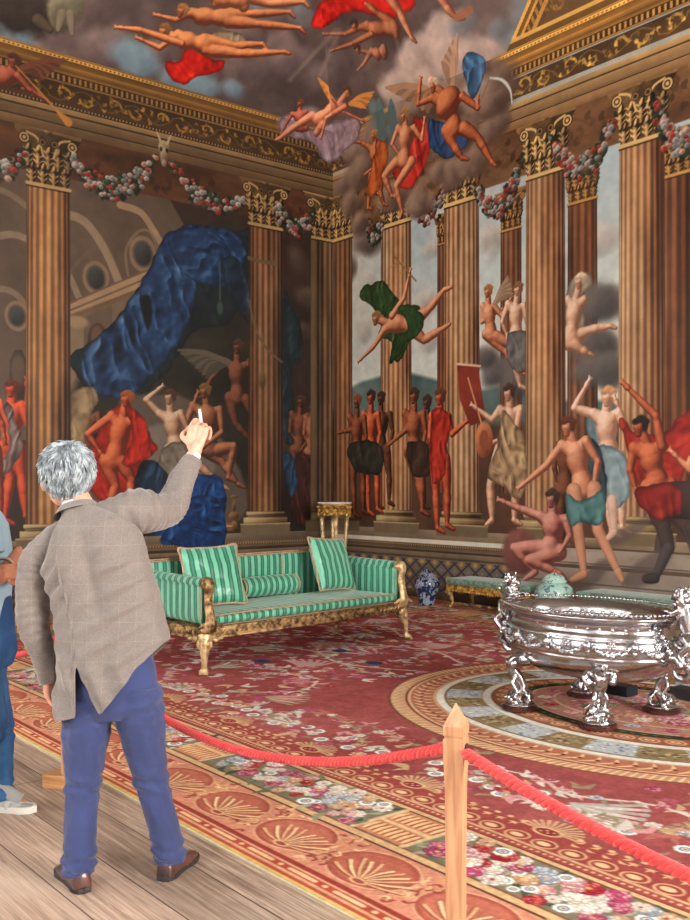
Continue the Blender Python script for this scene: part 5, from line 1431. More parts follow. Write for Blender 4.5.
# ------------------------------------------------------------------ materials of the furniture
def gilt(name, c1, c2, rough=.42, bs=70, bump=.9, metal=.75):
    return mat(name, c1, rough=rough, metal=metal, bump=bump, bscale=bs, bdist=.012, col2=c2, vscale=18, lo=.38, hi=.62)
M_GILT = gilt('worn_gilding', (92, 68, 44), (206, 172, 122))
M_GILT2 = gilt('bright_gilding', (150, 108, 48), (226, 184, 104), bs=50)
M_GILTP = gilt('pale_gilding', (160, 134, 92), (214, 188, 142), bs=30, bump=.4, metal=.5)
def silk(name, axis, per=.085, ph=0.0, light=(112, 186, 156), dark=(34, 106, 84)):
    m = bpy.data.materials.new(name); m.use_nodes = True
    N = m.node_tree.nodes; Lk = m.node_tree.links; b = N['Principled BSDF']
    tc = N.new('ShaderNodeTexCoord'); sp = N.new('ShaderNodeSeparateXYZ'); Lk.new(tc.outputs['Object'], sp.inputs[0])
    ns = N.new('ShaderNodeTexNoise'); ns.inputs['Scale'].default_value = 5.0; Lk.new(tc.outputs['Object'], ns.inputs['Vector'])
    wob = N.new('ShaderNodeMath'); wob.operation = 'MULTIPLY_ADD'; wob.inputs[1].default_value = .022
    Lk.new(ns.outputs['Fac'], wob.inputs[0]); Lk.new(sp.outputs['XYZ'.index(axis)], wob.inputs[2])
    mu = N.new('ShaderNodeMath'); mu.operation = 'MULTIPLY_ADD'; mu.inputs[1].default_value = 1 / per; mu.inputs[2].default_value = 50 + ph
    Lk.new(wob.outputs[0], mu.inputs[0])
    fr = N.new('ShaderNodeMath'); fr.operation = 'FRACT'; Lk.new(mu.outputs[0], fr.inputs[0])
    cr = N.new('ShaderNodeValToRGB'); cr.color_ramp.interpolation = 'LINEAR'; e = cr.color_ramp.elements
    e[0].position = 0; e[0].color = srgb(light); e[1].position = 1; e[1].color = srgb(light)
    mid = tuple((a * .35 + c * .65) for a, c in zip(light, dark))
    for p, c in ((.44, light), (.47, dark), (.62, dark), (.64, mid), (.80, mid), (.82, dark), (.96, dark)):
        q = e.new(p); q.color = srgb(c)
    Lk.new(fr.outputs[0], cr.inputs[0]); Lk.new(cr.outputs[0], b.inputs['Base Color'])
    b.inputs['Roughness'].default_value = .36; b.inputs['Sheen Weight'].default_value = .25; b.inputs['Specular IOR Level'].default_value = .55
    b.inputs['Anisotropic'].default_value = .5
    n2 = N.new('ShaderNodeTexNoise'); n2.inputs['Scale'].default_value = 9; n2.inputs['Detail'].default_value = 3; Lk.new(tc.outputs['Object'], n2.inputs['Vector'])
    bp = N.new('ShaderNodeBump'); bp.inputs['Strength'].default_value = .5; bp.inputs['Distance'].default_value = .03
    Lk.new(n2.outputs['Fac'], bp.inputs['Height']); Lk.new(bp.outputs[0], b.inputs['Normal'])
    return m
M_SX, M_SY = silk('striped_green_silk', 'X'), silk('striped_green_silk_side', 'Y')
M_FR = mat('beige_fringe', (188, 152, 124), rough=.9, bump=.6, bscale=300, var=.2, vscale=60)

def ribbed(bm, P, r, n=None, closed=False):
    """a fringe or gimp: a tube with small tufts"""
    P = catmull(P, 8)
    L_ = sum((a - c).length for a, c in zip(P[1:], P[:-1]))
    m = max(8, int(L_ / (r * 1.1)))
    # resample
    acc = [0]
    for a, c in zip(P[1:], P[:-1]): acc.append(acc[-1] + (a - c).length)
    Q = []
    for i in range(m + 1):
        s = L_ * i / m
        Q.append(Vector([float(np.interp(s, acc, [p[k] for p in P])) for k in range(3)]))
    tube(bm, Q, [r * (1 if i % 2 else .68) for i in range(len(Q))], 7)
def grid_surface(bm, f, nu, nv, closeu=False):
    V = [[bm.verts.new(f(i / (nu if closeu else nu - 1), j / (nv - 1))) for i in range(nu)] for j in range(nv)]
    for j in range(nv - 1):
        for i in range(nu if closeu else nu - 1):
            bm.faces.new((V[j][i], V[j][(i + 1) % nu], V[j + 1][(i + 1) % nu], V[j + 1][i]))
    return V
def cushion_bm(lx, ly, h, pinch=.12, n=36, puff=.7, seed=0, wr=.006):
    """a stuffed cushion: two domed faces meeting in a seam, corners drawn out; flat in x, y"""
    bm = BM()
    for s in (1, -1):
        def f(u, v):
            a, c = u * 2 - 1, v * 2 - 1
            e = max(0.0, (1 - abs(a) ** 3.2)) * max(0.0, (1 - abs(c) ** 3.2))
            z = s * (h / 2) * (e ** .45)
            ix = 1 - pinch * (1 - a * a) * (abs(c) ** 6) * 0 - pinch * .5 * (1 - c * c) * 1 * (abs(a) ** 3)
            iy = 1 - pinch * .5 * (1 - a * a) * (abs(c) ** 3)
            p = Vector((a * lx / 2 * ix, c * ly / 2 * iy, z))
            w = mnoise.noise(Vector((p.x * 9 + seed, p.y * 9, s * 2))) * wr * 2 * min(1, e * 3)
            # pulls running in from the edges
            ed = max(abs(a), abs(c))
            w += math.sin((a if abs(c) > abs(a) else c) * 26 + seed) * wr * .9 * max(0, ed - .45) * (1 if ed < .97 else 0)
            p.z += s * w
            return p
        grid_surface(bm, f, n, n)
    bmesh.ops.remove_doubles(bm, verts=bm.verts[:], dist=1e-4)
    return bm
def paw_leg(bm, H_, s=1.0, splay=(0.03, -0.03)):
    """short cabriole leg ending in a lion's paw, foot at z = 0, head at z = H_"""
    prof = [(0, .070), (.10, .066), (.22, .056), (.40, .040), (.6, .028), (.78, .024), (.9, .03)]
    pts, rad = [], []
    for t, r in prof:
        z = H_ * (1 - t); o_ = math.sin(t * PI * .9) * .02 + t * .035
        pts.append(Vector((splay[0] / .03 * o_, splay[1] / .03 * o_, z))); rad.append(r * s)
    tube(bm, catmull(pts, 4), [float(np.interp(i / (len(catmull(pts, 4)) - 1), [k / (len(rad) - 1) for k in range(len(rad))], rad)) for i in range(len(catmull(pts, 4)))], 12)
    fx, fy = pts[-1].x + splay[0] * .5, pts[-1].y + splay[1] * .5
    d = Vector((splay[0], splay[1], 0)).normalized(); w = Vector((-d.y, d.x, 0))
    ball(bm, (fx, fy, .033 * s), (.036 * s, .036 * s, .03 * s), 12, 8)
    for k in (-1.5, -.5, .5, 1.5):
        c = Vector((fx, fy, .02 * s)) + d * (.034 - abs(k) * .006) * s + w * k * .019 * s
        ball(bm, c, (.013 * s, .013 * s, .019 * s), 8, 6)
        ball(bm, c + d * .012 * s + Vector((0, 0, -.009 * s)), .008 * s, 6, 5)
    # carved knee: leaves and a rosette
    for k in range(5):
        a = -.8 + k * .4
        q = d * .055 * s * math.cos(a) + w * .07 * s * math.sin(a)
        ball(bm, Vector((pts[1].x, pts[1].y, H_ * .8)) + q, (.018 * s, .018 * s, .035 * s), 8, 6)
    for sg in (-1, 1):
        ball(bm, Vector((pts[0].x, pts[0].y, H_ * .9)) + w * .085 * s * sg, (.028 * s, .028 * s, .022 * s), 8, 6)
        ball(bm, Vector((pts[0].x, pts[0].y, H_ * .95)) + w * .13 * s * sg, (.024 * s, .024 * s, .013 * s), 8, 6)

# ------------------------------------------------------------------ the settee
SO = Vector((4.515, -4.192, .0145)); SRZ = math.atan2(.9914, -.131)
sofa = thing('settee', 'long gilt settee upholstered in green striped silk, standing on the red carpet', 'sofa', SO, SRZ)
HL, HD = 1.31, .50                         # half length, half depth
SZ0, SZ1 = .29, .385                       # rail
b = BM()
box(b, -HL, HL, -HD, -HD + .07, SZ0, SZ1, .008); box(b, -HL, HL, HD - .07, HD, SZ0, SZ1, .008)
box(b, -HL, -HL + .07, -HD + .06, HD - .06, SZ0, SZ1, .008); box(b, HL - .07, HL, -HD + .06, HD - .06, SZ0, SZ1, .008)
box(b, -HL + .05, HL - .05, -HD + .05, HD - .05, SZ1 - .03, SZ1 - .005)
for z, r in ((SZ0 + .006, .009), (SZ1 - .008, .008)):
    tube(b, [(-HL, -HD - .003, z), (HL, -HD - .003, z)], r, 8); tube(b, [(-HL - .003, -HD, z), (-HL - .003, HD, z)], r, 8); tube(b, [(HL + .003, -HD, z), (HL + .003, HD, z)], r, 8)
k = 0; x = -HL + .03
while x < HL - .02:                        # running carved ornament
    ball(b, (x, -HD - .004, (SZ0 + SZ1) / 2), (.008, .007, .026), 6, 5, Matrix.Rotation(.6 if k % 2 else -.6, 4, 'Y'))
    x += .027; k += 1
y = -HD + .03
while y < HD:
    for sx in (-1, 1): ball(b, (sx * (HL + .003), y, (SZ0 + SZ1) / 2), (.006, .01, .024), 6, 5)
    y += .03
obj('seat_rail', b, M_GILT, sofa, smooth=True)
for sx in (-1, 1):
    for sy in (-1, 1):
        b = BM(); paw_leg(b, SZ0 + .02, 1.0 if sy < 0 else .85, (sx * .03, sy * .03))
        l = obj('leg', b, M_GILTP if sy < 0 else M_GILT, sofa, smooth=True); l.location = (sx * (HL - .05), sy * (HD - .05), 0)
# arms: padded panel with rolled top, gilded scroll terminal in front
for sx in (-1, 1):
    x0 = sx * (HL - .06)
    b = BM()
    def f(u, v, x0=x0, sx=sx):
        # cross-section of the arm pad, swept from front to back
        y = lerp(-HD + .05, HD - .04, v); a = u * 2 * PI
        zc = lerp(.60, .63, v); hh = .215
        ca, sa = math.cos(a), math.sin(a)
        xx = math.copysign(abs(ca) ** .7, ca) * (.055 if sa < .2 else .055 + .018 * (sa - .2))
        zz = math.copysign(abs(sa) ** .45, sa) * hh * (.82 if sa < .2 else 1)
        bulge = .012 * math.sin(v * PI)
        ripple = .0035 * math.sin(y * 2 * PI / .05) * (1 if sa > .3 else .2)
        return Vector((x0 + xx * (1 + bulge * 4) + (sx * .02 if sa > .5 else 0), y, zc + zz + ripple - .02))
    V = grid_surface(b, f, 40, 60, closeu=True); b.faces.new(V[0]); b.faces.new(V[-1])
    obj('arm', b, M_SY, sofa, smooth=True)
    b = BM()                               # terminal
    P = [(x0, -HD + .02, .36), (x0, -HD - .012, .43), (x0, -HD + .012, .54), (x0, -HD + .026, .64), (x0, -HD + .006, .72), (x0, -HD + .025, .772), (x0, -HD + .07, .775)]
    tube(b, catmull(P, 6), [(float(np.interp(i / 36, [0, .25, .5, .8, 1], [.085, .045, .042, .052, .045])), float(np.interp(i / 36, [0, .3, .6, .85, 1], [.045, .03, .028, .034, .03]))) for i in range(37)], 14)
    for sy in (0,):
        lathe(b, [(.0, -.062), (.034, -.06), (.04, -.02), (.04, .02), (.034, .06), (0, .062)], 16, T(x0, -HD + .045, .752, ry=PI / 2))
        for s2 in (-1, 1): lathe(b, [(.0, -.004), (.018, -.004), (.02, .006), (0, .008)], 12, T(x0 + s2 * .062, -HD + .045, .752, ry=s2 * PI / 2))
    for t in range(7):
        z = .44 + .045 * t
        for s2 in (-1, 1): ball(b, (x0 + s2 * .028, -HD - .012 + .006 * t, z), (.014, .012, .022), 7, 5)
        ball(b, (x0, -HD - .016 + .004 * t, z + .02), (.012, .012, .018), 7, 5)
    for s2 in (-1, 1):
        for q in range(4): ball(b, (x0 + s2 * (.06 + .022 * q), -HD - .004, SZ1 + .028 - .008 * q), (.02, .014, .022 - .003 * q), 7, 5)
    obj('arm_terminal', b, M_GILT if sx < 0 else M_GILTP, sofa, smooth=True)
    b = BM(); ribbed(b, [(x0 + sx * .0 - .052, -HD + .055, .45), (x0 - .055, -HD + .05, .6), (x0 - .058, -HD + .05, .74)], .006); ribbed(b, [(x0 + .052, -HD + .055, .45), (x0 + .055, -HD + .05, .6), (x0 + .058, -HD + .05, .74)], .006)
    obj('gimp', b, M_FR, sofa, smooth=True)
    # open gilded corner stile between arm and back
    b = BM(); box(b, x0 - .035, x0 + .035, HD - .075, HD + .01, SZ1 - .01, .90, .01); lathe(b, [(.0, .895), (.03, .9), (.034, .92), (.02, .94), (0, .945)], 12, T(x0, HD - .03, 0)); obj('stile', b, M_GILT, sofa, smooth=False, auto=40)
# back: three upholstered panels in one pad, beige gimp around each
b = BM()
def fb(u, v):
    a = u * 2 * PI; x = lerp(-HL + .10, HL - .10, v); ca, sa = math.cos(a), math.sin(a)
    t3 = abs(((x + HL - .1) / ((2 * HL - .2) / 3)) % 1 - .5) * 2
    puff = (1 - t3 ** 4) * .016
    return Vector((x, HD - .055 + math.copysign(abs(ca) ** .5, ca) * (.028 + puff), .635 + math.copysign(abs(sa) ** .4, sa) * .255))
V = grid_surface(b, fb, 36, 90, closeu=True); b.faces.new(V[0]); b.faces.new(V[-1])
obj('back_panel', b, M_SX, sofa, smooth=True)
b = BM()
for k in range(4):
    x = -HL + .10 + (2 * HL - .2) * k / 3
    ribbed(b, [(x, HD - .092, .48), (x, HD - .096, .7), (x, HD - .09, .885)], .009)
ribbed(b, [(-HL + .1, HD - .085, .885), (-.4, HD - .09, .888), (.4, HD - .09, .888), (HL - .1, HD - .085, .885)], .009)
ribbed(b, [(-HL + .1, HD - .055, .9), (0, HD - .055, .903), (HL - .1, HD - .055, .9)], .008)
obj('gimp', b, M_FR, sofa, smooth=True)
b = BM(); box(b, -HL + .08, HL - .08, HD - .02, HD + .01, SZ1 - .005, .9, .004); obj('back_board', b, M_GILT, sofa)
# seat squab
b = BM()
def fs(u, v):
    a = u * 2 * PI; x = lerp(-HL + .125, HL - .125, v); ca, sa = math.cos(a), math.sin(a)
    e = 1 - abs(2 * v - 1) ** 16
    yy = math.copysign(abs(ca) ** .35, ca) * .375; zz = math.copysign(abs(sa) ** .55, sa) * .052
    r = .004 * math.sin(x * 2 * PI / .062 + 3 * math.sin(x * 5)) * (1 if ca < -.6 else .25)
    sag = .007 * mnoise.noise(Vector((x * 3, yy * 4, 0)))
    return Vector((x, -.085 + yy * 1.04 * (.985 + .015 * e) + r, .435 + zz * (.6 + .4 * e) + (sag if sa > 0 else 0)))
V = grid_surface(b, fs, 48, 160, closeu=True); b.faces.new(V[0]); b.faces.new(V[-1])
sc = obj('seat_cushion', b, M_SX, sofa, smooth=True)
b = BM(); ribbed(b, [(-HL + .13, -.468, .476), (-.6, -.472, .482), (0, -.472, .480), (.6, -.472, .482), (HL - .13, -.468, .476)], .009)
obj('fringe', b, M_FR, sc, smooth=True); b = BM(); ribbed(b, [(-HL + .13, -.474, .394), (-.6, -.478, .392), (0, -.478, .392), (.6, -.478, .392), (HL - .13, -.474, .394)], .005)
obj('fringe', b, M_FR, sc, smooth=True)

SM = Matrix.Translation(SO) @ Matrix.Rotation(SRZ, 4, 'Z')
def pillow(label, local, size, M, seed, group=None):
    root = thing('throw_pillow', label, 'pillow', (0, 0, 0), 0, group)
    root.matrix_world = SM @ Matrix.Translation(local) @ M
    bm = cushion_bm(size, size, .17, .10, 40, seed=seed)
    obj('cover', bm, M_SX, root, smooth=True)
    b = BM(); h = size / 2
    C_ = []
    for (ax, ay), (bx, by) in (((-1, -1), (1, -1)), ((1, -1), (1, 1)), ((1, 1), (-1, 1)), ((-1, 1), (-1, -1))):
        for q in range(6):
            t = q / 6; a, c = lerp(ax, bx, t), lerp(ay, by, t)
            ix = 1 - .05 * (1 - c * c) * abs(a) ** 3; iy = 1 - .05 * (1 - a * a) * abs(c) ** 3
            C_.append(Vector((a * h * ix * 1.01, c * h * iy * 1.01, .006 * math.sin(q * 2))))
    C_.append(C_[0]); ribbed(b, C_, .011)
    obj('fringe', b, M_FR, root, smooth=True)
    return root
def lean(rx, ry, rz): return Matrix.Rotation(rz, 4, 'Z') @ Matrix.Rotation(rx, 4, 'X') @ Matrix.Rotation(ry, 4, 'Z')
pillow('square green striped cushion with beige fringe at the settee end nearer the man', (-.78, .05, .757), .56, lean(math.radians(68), .04, -.30), 1)
pillow('square green striped cushion with beige fringe against the far right arm', (.84, .12, .768), .56, lean(math.radians(70), -.06, .10), 5)
bo = thing('bolster_pillow', 'round green striped bolster lying in the middle of the settee', 'pillow')
bo.matrix_world = SM @ Matrix.Translation((.04, .21, .597)) @ Matrix.Rotation(-.04, 4, 'Z')
b = BM()
def fbo(u, v):
    a = u * 2 * PI; x = lerp(-.34, .34, v); e = abs(2 * v - 1)
    r = .098 * (1 - .16 * e ** 6) * (1 + .015 * math.sin(a * 9 + x * 20))
    return Vector((x, r * math.cos(a), r * math.sin(a)))
V = grid_surface(b, fbo, 40, 40, closeu=True)
for rg, s in ((V[0], -1), (V[-1], 1)):
    c = b.verts.new((s * .33, 0, 0))
    for i in range(40): b.faces.new((rg[i], rg[(i + 1) % 40], c))
obj('cover', b, silk('striped_green_silk_bolster', 'X', .075), bo, smooth=True)
for s in (-1, 1):
    b = BM()
    ribbed(b, [Vector((s * .338, .088 * math.cos(a), .088 * math.sin(a))) for a in [2 * PI * k / 12 for k in range(13)]], .010)
    ball(b, (s * .345, 0, 0), (.012, .022, .022), 10, 6)
    tube(b, [(s * .345, 0, 0), (s * .341, .088, 0)], .003, 5)
    obj('fringe', b, M_FR, bo, smooth=True)

# ------------------------------------------------------------------ candle stand in the corner
cs = thing('candle_stand', 'gilt four legged stand with a pale marble top in the room corner', 'stand', (.72, -.54, 0), .25)
b = BM(); lathe(b, [(0, 1.325), (.255, 1.325), (.268, 1.335), (.268, 1.345), (.258, 1.355), (0, 1.355)], 40); obj('marble_top', b, mat('pale_marble', (206, 208, 214), rough=.2, var=.1, vscale=9), cs, smooth=False, auto=30)
b = BM(); lathe(b, [(0, 1.15), (.215, 1.15), (.225, 1.16), (.215, 1.18), (.22, 1.29), (.25, 1.30), (.25, 1.325), (0, 1.325)], 32)
for k in range(8):
    a0 = 2 * PI * k / 8
    for q in range(9):
        t = q / 8; a = a0 + t * 2 * PI / 8
        ball(b, (.232 * math.cos(a), .232 * math.sin(a), 1.275 - .095 * 4 * t * (1 - t)), .021 + .01 * math.sin(PI * t), 7, 5)
    ball(b, (.24 * math.cos(a0), .24 * math.sin(a0), 1.28), (.034, .034, .03), 8, 6); ball(b, (.236 * math.cos(a0), .236 * math.sin(a0), 1.17), (.02, .02, .045), 7, 5)
obj('frieze', b, M_GILT2, cs, smooth=True)
for k in range(4):
    a = PI / 4 + k * PI / 2; b = BM()
    tube(b, [(.19 * math.cos(a), .19 * math.sin(a), 1.17), (.185 * math.cos(a), .185 * math.sin(a), 1.0), (.15 * math.cos(a), .15 * math.sin(a), .5), (.14 * math.cos(a), .14 * math.sin(a), .13), (.17 * math.cos(a), .17 * math.sin(a), .085)], [.034, .032, .022, .018, .026], 10)
    ball(b, (.175 * math.cos(a), .175 * math.sin(a), .10), .03, 8, 6)
    obj('leg', b, M_GILTP, cs, smooth=True)
b = BM(); lathe(b, [(0, .0), (.24, .0), (.24, .035), (.2, .07), (0, .08)], 28); obj('base', b, M_GILT, cs, smooth=False, auto=35); b = BM(); lathe(b, [(0, .45), (.1, .45), (.12, .47), (.1, .49), (0, .49)], 20)
for k in range(4):
    a = PI / 4 + k * PI / 2; tube(b, [(0, 0, .47), (.15 * math.cos(a), .15 * math.sin(a), .47)], .012, 6)
obj('stretcher', b, M_GILT, cs, smooth=False, auto=35)

# ------------------------------------------------------------------ porcelain jars
def porcelain(name, white, blue, sc_, red=None, th=(.47, .53)):
    m = bpy.data.materials.new(name); m.use_nodes = True
    N = m.node_tree.nodes; Lk = m.node_tree.links; b = N['Principled BSDF']
    tc = N.new('ShaderNodeTexCoord')
    v = N.new('ShaderNodeTexNoise'); v.inputs['Scale'].default_value = sc_; v.inputs['Detail'].default_value = 5; v.inputs['Distortion'].default_value = 1.4
    Lk.new(tc.outputs['Object'], v.inputs['Vector'])
    cr = N.new('ShaderNodeValToRGB'); e = cr.color_ramp.elements
    e[0].position = th[0]; e[0].color = srgb(blue); e[1].position = th[1]; e[1].color = srgb(white)
    if red: q = e.new(.62); q.color = srgb(white); q = e.new(.65); q.color = srgb(red); q = e.new(.69); q.color = srgb(white)
    Lk.new(v.outputs['Fac'], cr.inputs[0]); Lk.new(cr.outputs[0], b.inputs['Base Color'])
    b.inputs['Roughness'].default_value = .15
    return m
def xwall(px, y):                          # where the sight line through a column of the picture crosses y
    r = ray(px, 487); return CAM.x + r.x * (y - CAM.y) / r.y
def jar(label, loc, prof, lid, m, cat='vase', sc_=1.0, fin=None):
    r = thing('lidded_jar', label, cat, loc, .3)
    b = BM(); lathe(b, [(a * sc_, z * sc_) for a, z in prof], 32); obj('body', b, m, r, smooth=True)
    b = BM(); lathe(b, [(a * sc_, z * sc_) for a, z in lid], 32); l = obj('lid', b, m, r, smooth=True)
    b = BM(); z = lid[-1][1] * sc_; ball(b, (0, 0, z + .008), (.022 * sc_, .022 * sc_, .028 * sc_), 12, 8); obj('finial', b, fin or m, l, smooth=True)
    return r
M_BW = porcelain('blue_white_porcelain', (140, 152, 168), (28, 40, 72), 14, (120, 66, 56), (.46, .56))
M_CEL = porcelain('celadon_porcelain', (168, 204, 194), (84, 122, 128), 13, None, (.40, .45))
jar('blue and white lidded porcelain jar on the carpet right of the settee', (2.84, -.64, .0135), [(0, 0), (.10, 0), (.105, .01), (.10, .03), (.12, .10), (.155, .20), (.172, .28), (.165, .34), (.13, .385), (.085, .40), (.085, .415), (0, .415)],
    [(0, .40), (.105, .40), (.11, .41), (.095, .43), (.06, .455), (.03, .475), (.02, .49), (.012, .50)], M_BW, sc_=.97)
jp = cam_xy((553 - CX) / FPX * 12.1, 12.1)
jar('pale turquoise lidded jar with painted leaves standing behind the silver cistern', (xwall(554, -.46), -.46, .0135), [(0, 0), (.11, 0), (.115, .01), (.12, .05), (.17, .14), (.22, .24), (.232, .32), (.21, .385), (.15, .43), (.11, .44), (.11, .455), (0, .455)],
    [(0, .445), (.15, .445), (.155, .455), (.135, .475), (.12, .49), (.125, .50), (.10, .52), (.05, .54), (.02, .555), (.012, .565)], M_CEL, sc_=1.0, fin=mat('red_glaze', (186, 70, 52), rough=.2))

# ------------------------------------------------------------------ low gilt benches along the right wall
M_DAM = mat('green_damask', (112, 148, 128), rough=.6, bump=.3, bscale=60, col2=(74, 108, 92), vscale=26, lo=.44, hi=.56, sheen=.3)
M_DAM2 = mat('plain_green_damask', (150, 196, 168), rough=.6, bump=.2, bscale=80, var=.08, vscale=20)
def bench(label, x0, x1, y0=-.62, y1=-.14):
    r = thing('low_bench', label, 'bench', ((x0 + x1) / 2, (y0 + y1) / 2, .0135)); hx, hy = (x1 - x0) / 2, (y1 - y0) / 2
    b = BM(); box(b, -hx - .01, hx + .01, -hy - .01, hy + .01, .305, .385, .03, 4); obj('seat_pad', b, M_DAM, r, smooth=False, auto=50)
    b = BM()
    box(b, -hx, hx, -hy, -hy + .05, .22, .303, .006); box(b, -hx, hx, hy - .05, hy, .22, .303, .006); box(b, -hx, -hx + .05, -hy + .05, hy - .05, .22, .303, .006); box(b, hx - .05, hx, -hy + .05, hy - .05, .22, .303, .006)
    x = -hx + .03
    while x < hx - .01:
        ball(b, (x, -hy - .003, .262), (.014, .01, .024), 7, 5); ball(b, (x + .022, -hy - .002, .225), (.012, .009, .016), 6, 4); x += .045
    obj('rail', b, M_GILT2, r, smooth=True)
    for sx in (-1, 1):
        for sy in (-1, 1):
            b = BM(); P = [(0, 0, .24), (sx * .02, sy * .015, .19), (0, 0, .12), (-sx * .01, -sy * .005, .07), (sx * .012, sy * .01, .03)]
            tube(b, catmull(P, 4), [float(np.interp(i / 16, [0, .3, .6, .85, 1], [.045, .042, .024, .022, .036])) for i in range(17)], 10)
            for q in range(3): ball(b, (sx * .02 + (q - 1) * .02, sy * .02, .02), (.014, .018, .02), 7, 5)
            for q in range(3): ball(b, (sx * .03 + (q - 1) * .03, sy * .02 - .02, .2), (.018, .012, .024), 7, 5)
            l = obj('leg', b, M_GILT, r, smooth=True); l.location = (sx * (hx - .05), sy * (hy - .05), 0)
    b = BM()
    P = [(-hx + .06, -hy + .06, .05)] + [(-hx + .06 + (2 * hx - .12) * q / 8, -hy + .06, .05 + (.018 if q % 2 else 0)) for q in range(1, 8)] + [(hx - .06, -hy + .06, .05)]
    tube(b, catmull(P, 4), .014, 8)
    for q in range(9): ball(b, (-hx + .06 + (2 * hx - .12) * q / 8, -hy + .06, .06), .022, 7, 5)
    obj('stretcher', b, M_GILT, r, smooth=True)
    return r
bench('low gilt bench with a green damask seat between the blue jar and the turquoise jar', xwall(446, -.62), xwall(529, -.62))
bench('longer low gilt bench with a pale green seat behind the right half of the cistern', xwall(576, -.62), 7.0)

# ------------------------------------------------------------------ silver wine cistern
def silver(name, rough, bs=40, bump=.15, col=(214, 212, 210)):
    return mat(name, col, rough=rough, metal=1.0, bump=bump, bscale=bs, bdist=.006)
M_SIL = silver('polished_silver', .2, 22, .3, (188, 186, 188)); M_CH = silver('chased_silver', .26, 55, .6, (196, 198, 204))
M_MAH = mat('dark_mahogany', (64, 30, 26), rough=.25, var=.3, vscale=12, coat=.4)
CIS = Vector((8.015, -3.99, .0135))
cis = thing('wine_cistern', 'huge oval silver wine cistern with lion handles standing on four feet', 'cistern', CIS, 0)
A_, B_ = .66, .46
def oval(bm, prof, seg=96, cap_=True, fn=None):
    rings = []
    for q, z in prof:
        ring = []
        for i in range(seg):
            a = 2 * PI * i / seg; rr = q
            if fn: rr, zz = fn(q, z, a)
            else: zz = z
            # offsets keep an even wall all round: shrink both axes by the same length
            d = (1 - rr) * B_
            ring.append(Vector(((A_ - d) * math.cos(a), (B_ - d) * math.sin(a), zz)))
        rings.append(ring)
    return loft(bm, rings, cap_)
b = BM()
oval(b, [(.12, .285), (.30, .288), (.55, .305), (.76, .345), (.90, .40), (.965, .455), (.975, .475), (.96, .485), (.985, .50), (1.0, .545), (.985, .59), (.955, .602), (.965, .612), (.93, .625), (.90, .655), (.91, .685), (.96, .708), (1.02, .722), (1.045, .735), (1.04, .748), (1.0, .752),
         (.95, .742), (.90, .71), (.87, .66), (.86, .60), (.86, .52), (.78, .44), (.60, .385), (.3, .36), (.1, .355)], 128)
body = obj('bowl', b, M_SIL, cis, smooth=True)
b = BM()
def ov(q, a, z): d = (1 - q) * B_; return Vector(((A_ - d) * math.cos(a), (B_ - d) * math.sin(a), z))
def evenly(q, n):
    ts = np.linspace(0, 2 * PI, 721); d = (1 - q) * B_
    xx, yy_ = (A_ - d) * np.cos(ts), (B_ - d) * np.sin(ts); L_ = np.concatenate([[0], np.cumsum(np.hypot(np.diff(xx), np.diff(yy_)))])
    return [float(np.interp(L_[-1] * i / n, L_, ts)) for i in range(n)]
for a in evenly(1.04, 120): ball(b, ov(1.045, a, .742), (.014, .014, .011), 7, 5)
obj('gadroon_rim', b, M_SIL, cis, smooth=True)
b = BM()
tube(b, [ov(.968, 2 * PI * q / 96, .607) for q in range(97)], .004, 6)
for a in evenly(.99, 110): ball(b, ov(.972, a, .607), .0065, 6, 4)
obj('bead_band', b, M_CH, body, smooth=True)
N_ = 12; rr = random.Random(3)
ev = evenly(1.0, N_)
for k in range(N_):                        # festoons of fruit hung between masks
    b = BM()
    a0, a1 = ev[k], (ev[(k + 1) % N_] if k < N_ - 1 else 2 * PI)
    tube(b, [ov(1.0, lerp(a0, a1, q / 14), .588 - .085 * 4 * (q / 14) * (1 - q / 14) * .9) for q in range(15)], .012, 6)
    for q in range(15):
        t = q / 14; z = .588 - .085 * 4 * t * (1 - t) * .9
        for j in range(2): ball(b, ov(1.015, lerp(a0, a1, t) + rr.uniform(-.01, .01), z + rr.uniform(-.01, .01)), rr.uniform(.012, .018) * (.7 + .5 * math.sin(PI * t)), 7, 5)
    ball(b, ov(1.03, a0, .565), (.028, .028, .034), 9, 7); ball(b, ov(1.055, a0, .56), (.012, .012, .013), 7, 5); ball(b, ov(1.0, a0, .525), (.018, .018, .03), 8, 6)
    am = lerp(a0, a1, .5)
    for q in range(6): ball(b, ov(1.01, am + .035 * math.cos(q * 1.05), .572 + .016 * math.sin(q * 1.05)), (.012, .012, .012), 6, 5)
    ball(b, ov(1.01, am, .572), (.014, .014, .014), 7, 5)
    obj('festoon', b, M_CH, body, smooth=True)
b = BM()                                   # chased lining under the rim
tube(b, [ov(.868, 2 * PI * q / 96, .655) for q in range(97)], .012, 6)
for a in evenly(.86, 40):
    for q in range(2): ball(b, ov(.872, a + q * .04, .645 + q * .024), (.02, .02, .014), 7, 5)
obj('chased_lining', b, M_CH, body, smooth=True)
body.location.z = -.03
RM = ('REMESH', dict(mode='VOXEL', voxel_size=.0045)); SMO = ('SMOOTH', dict(factor=.5, iterations=1))
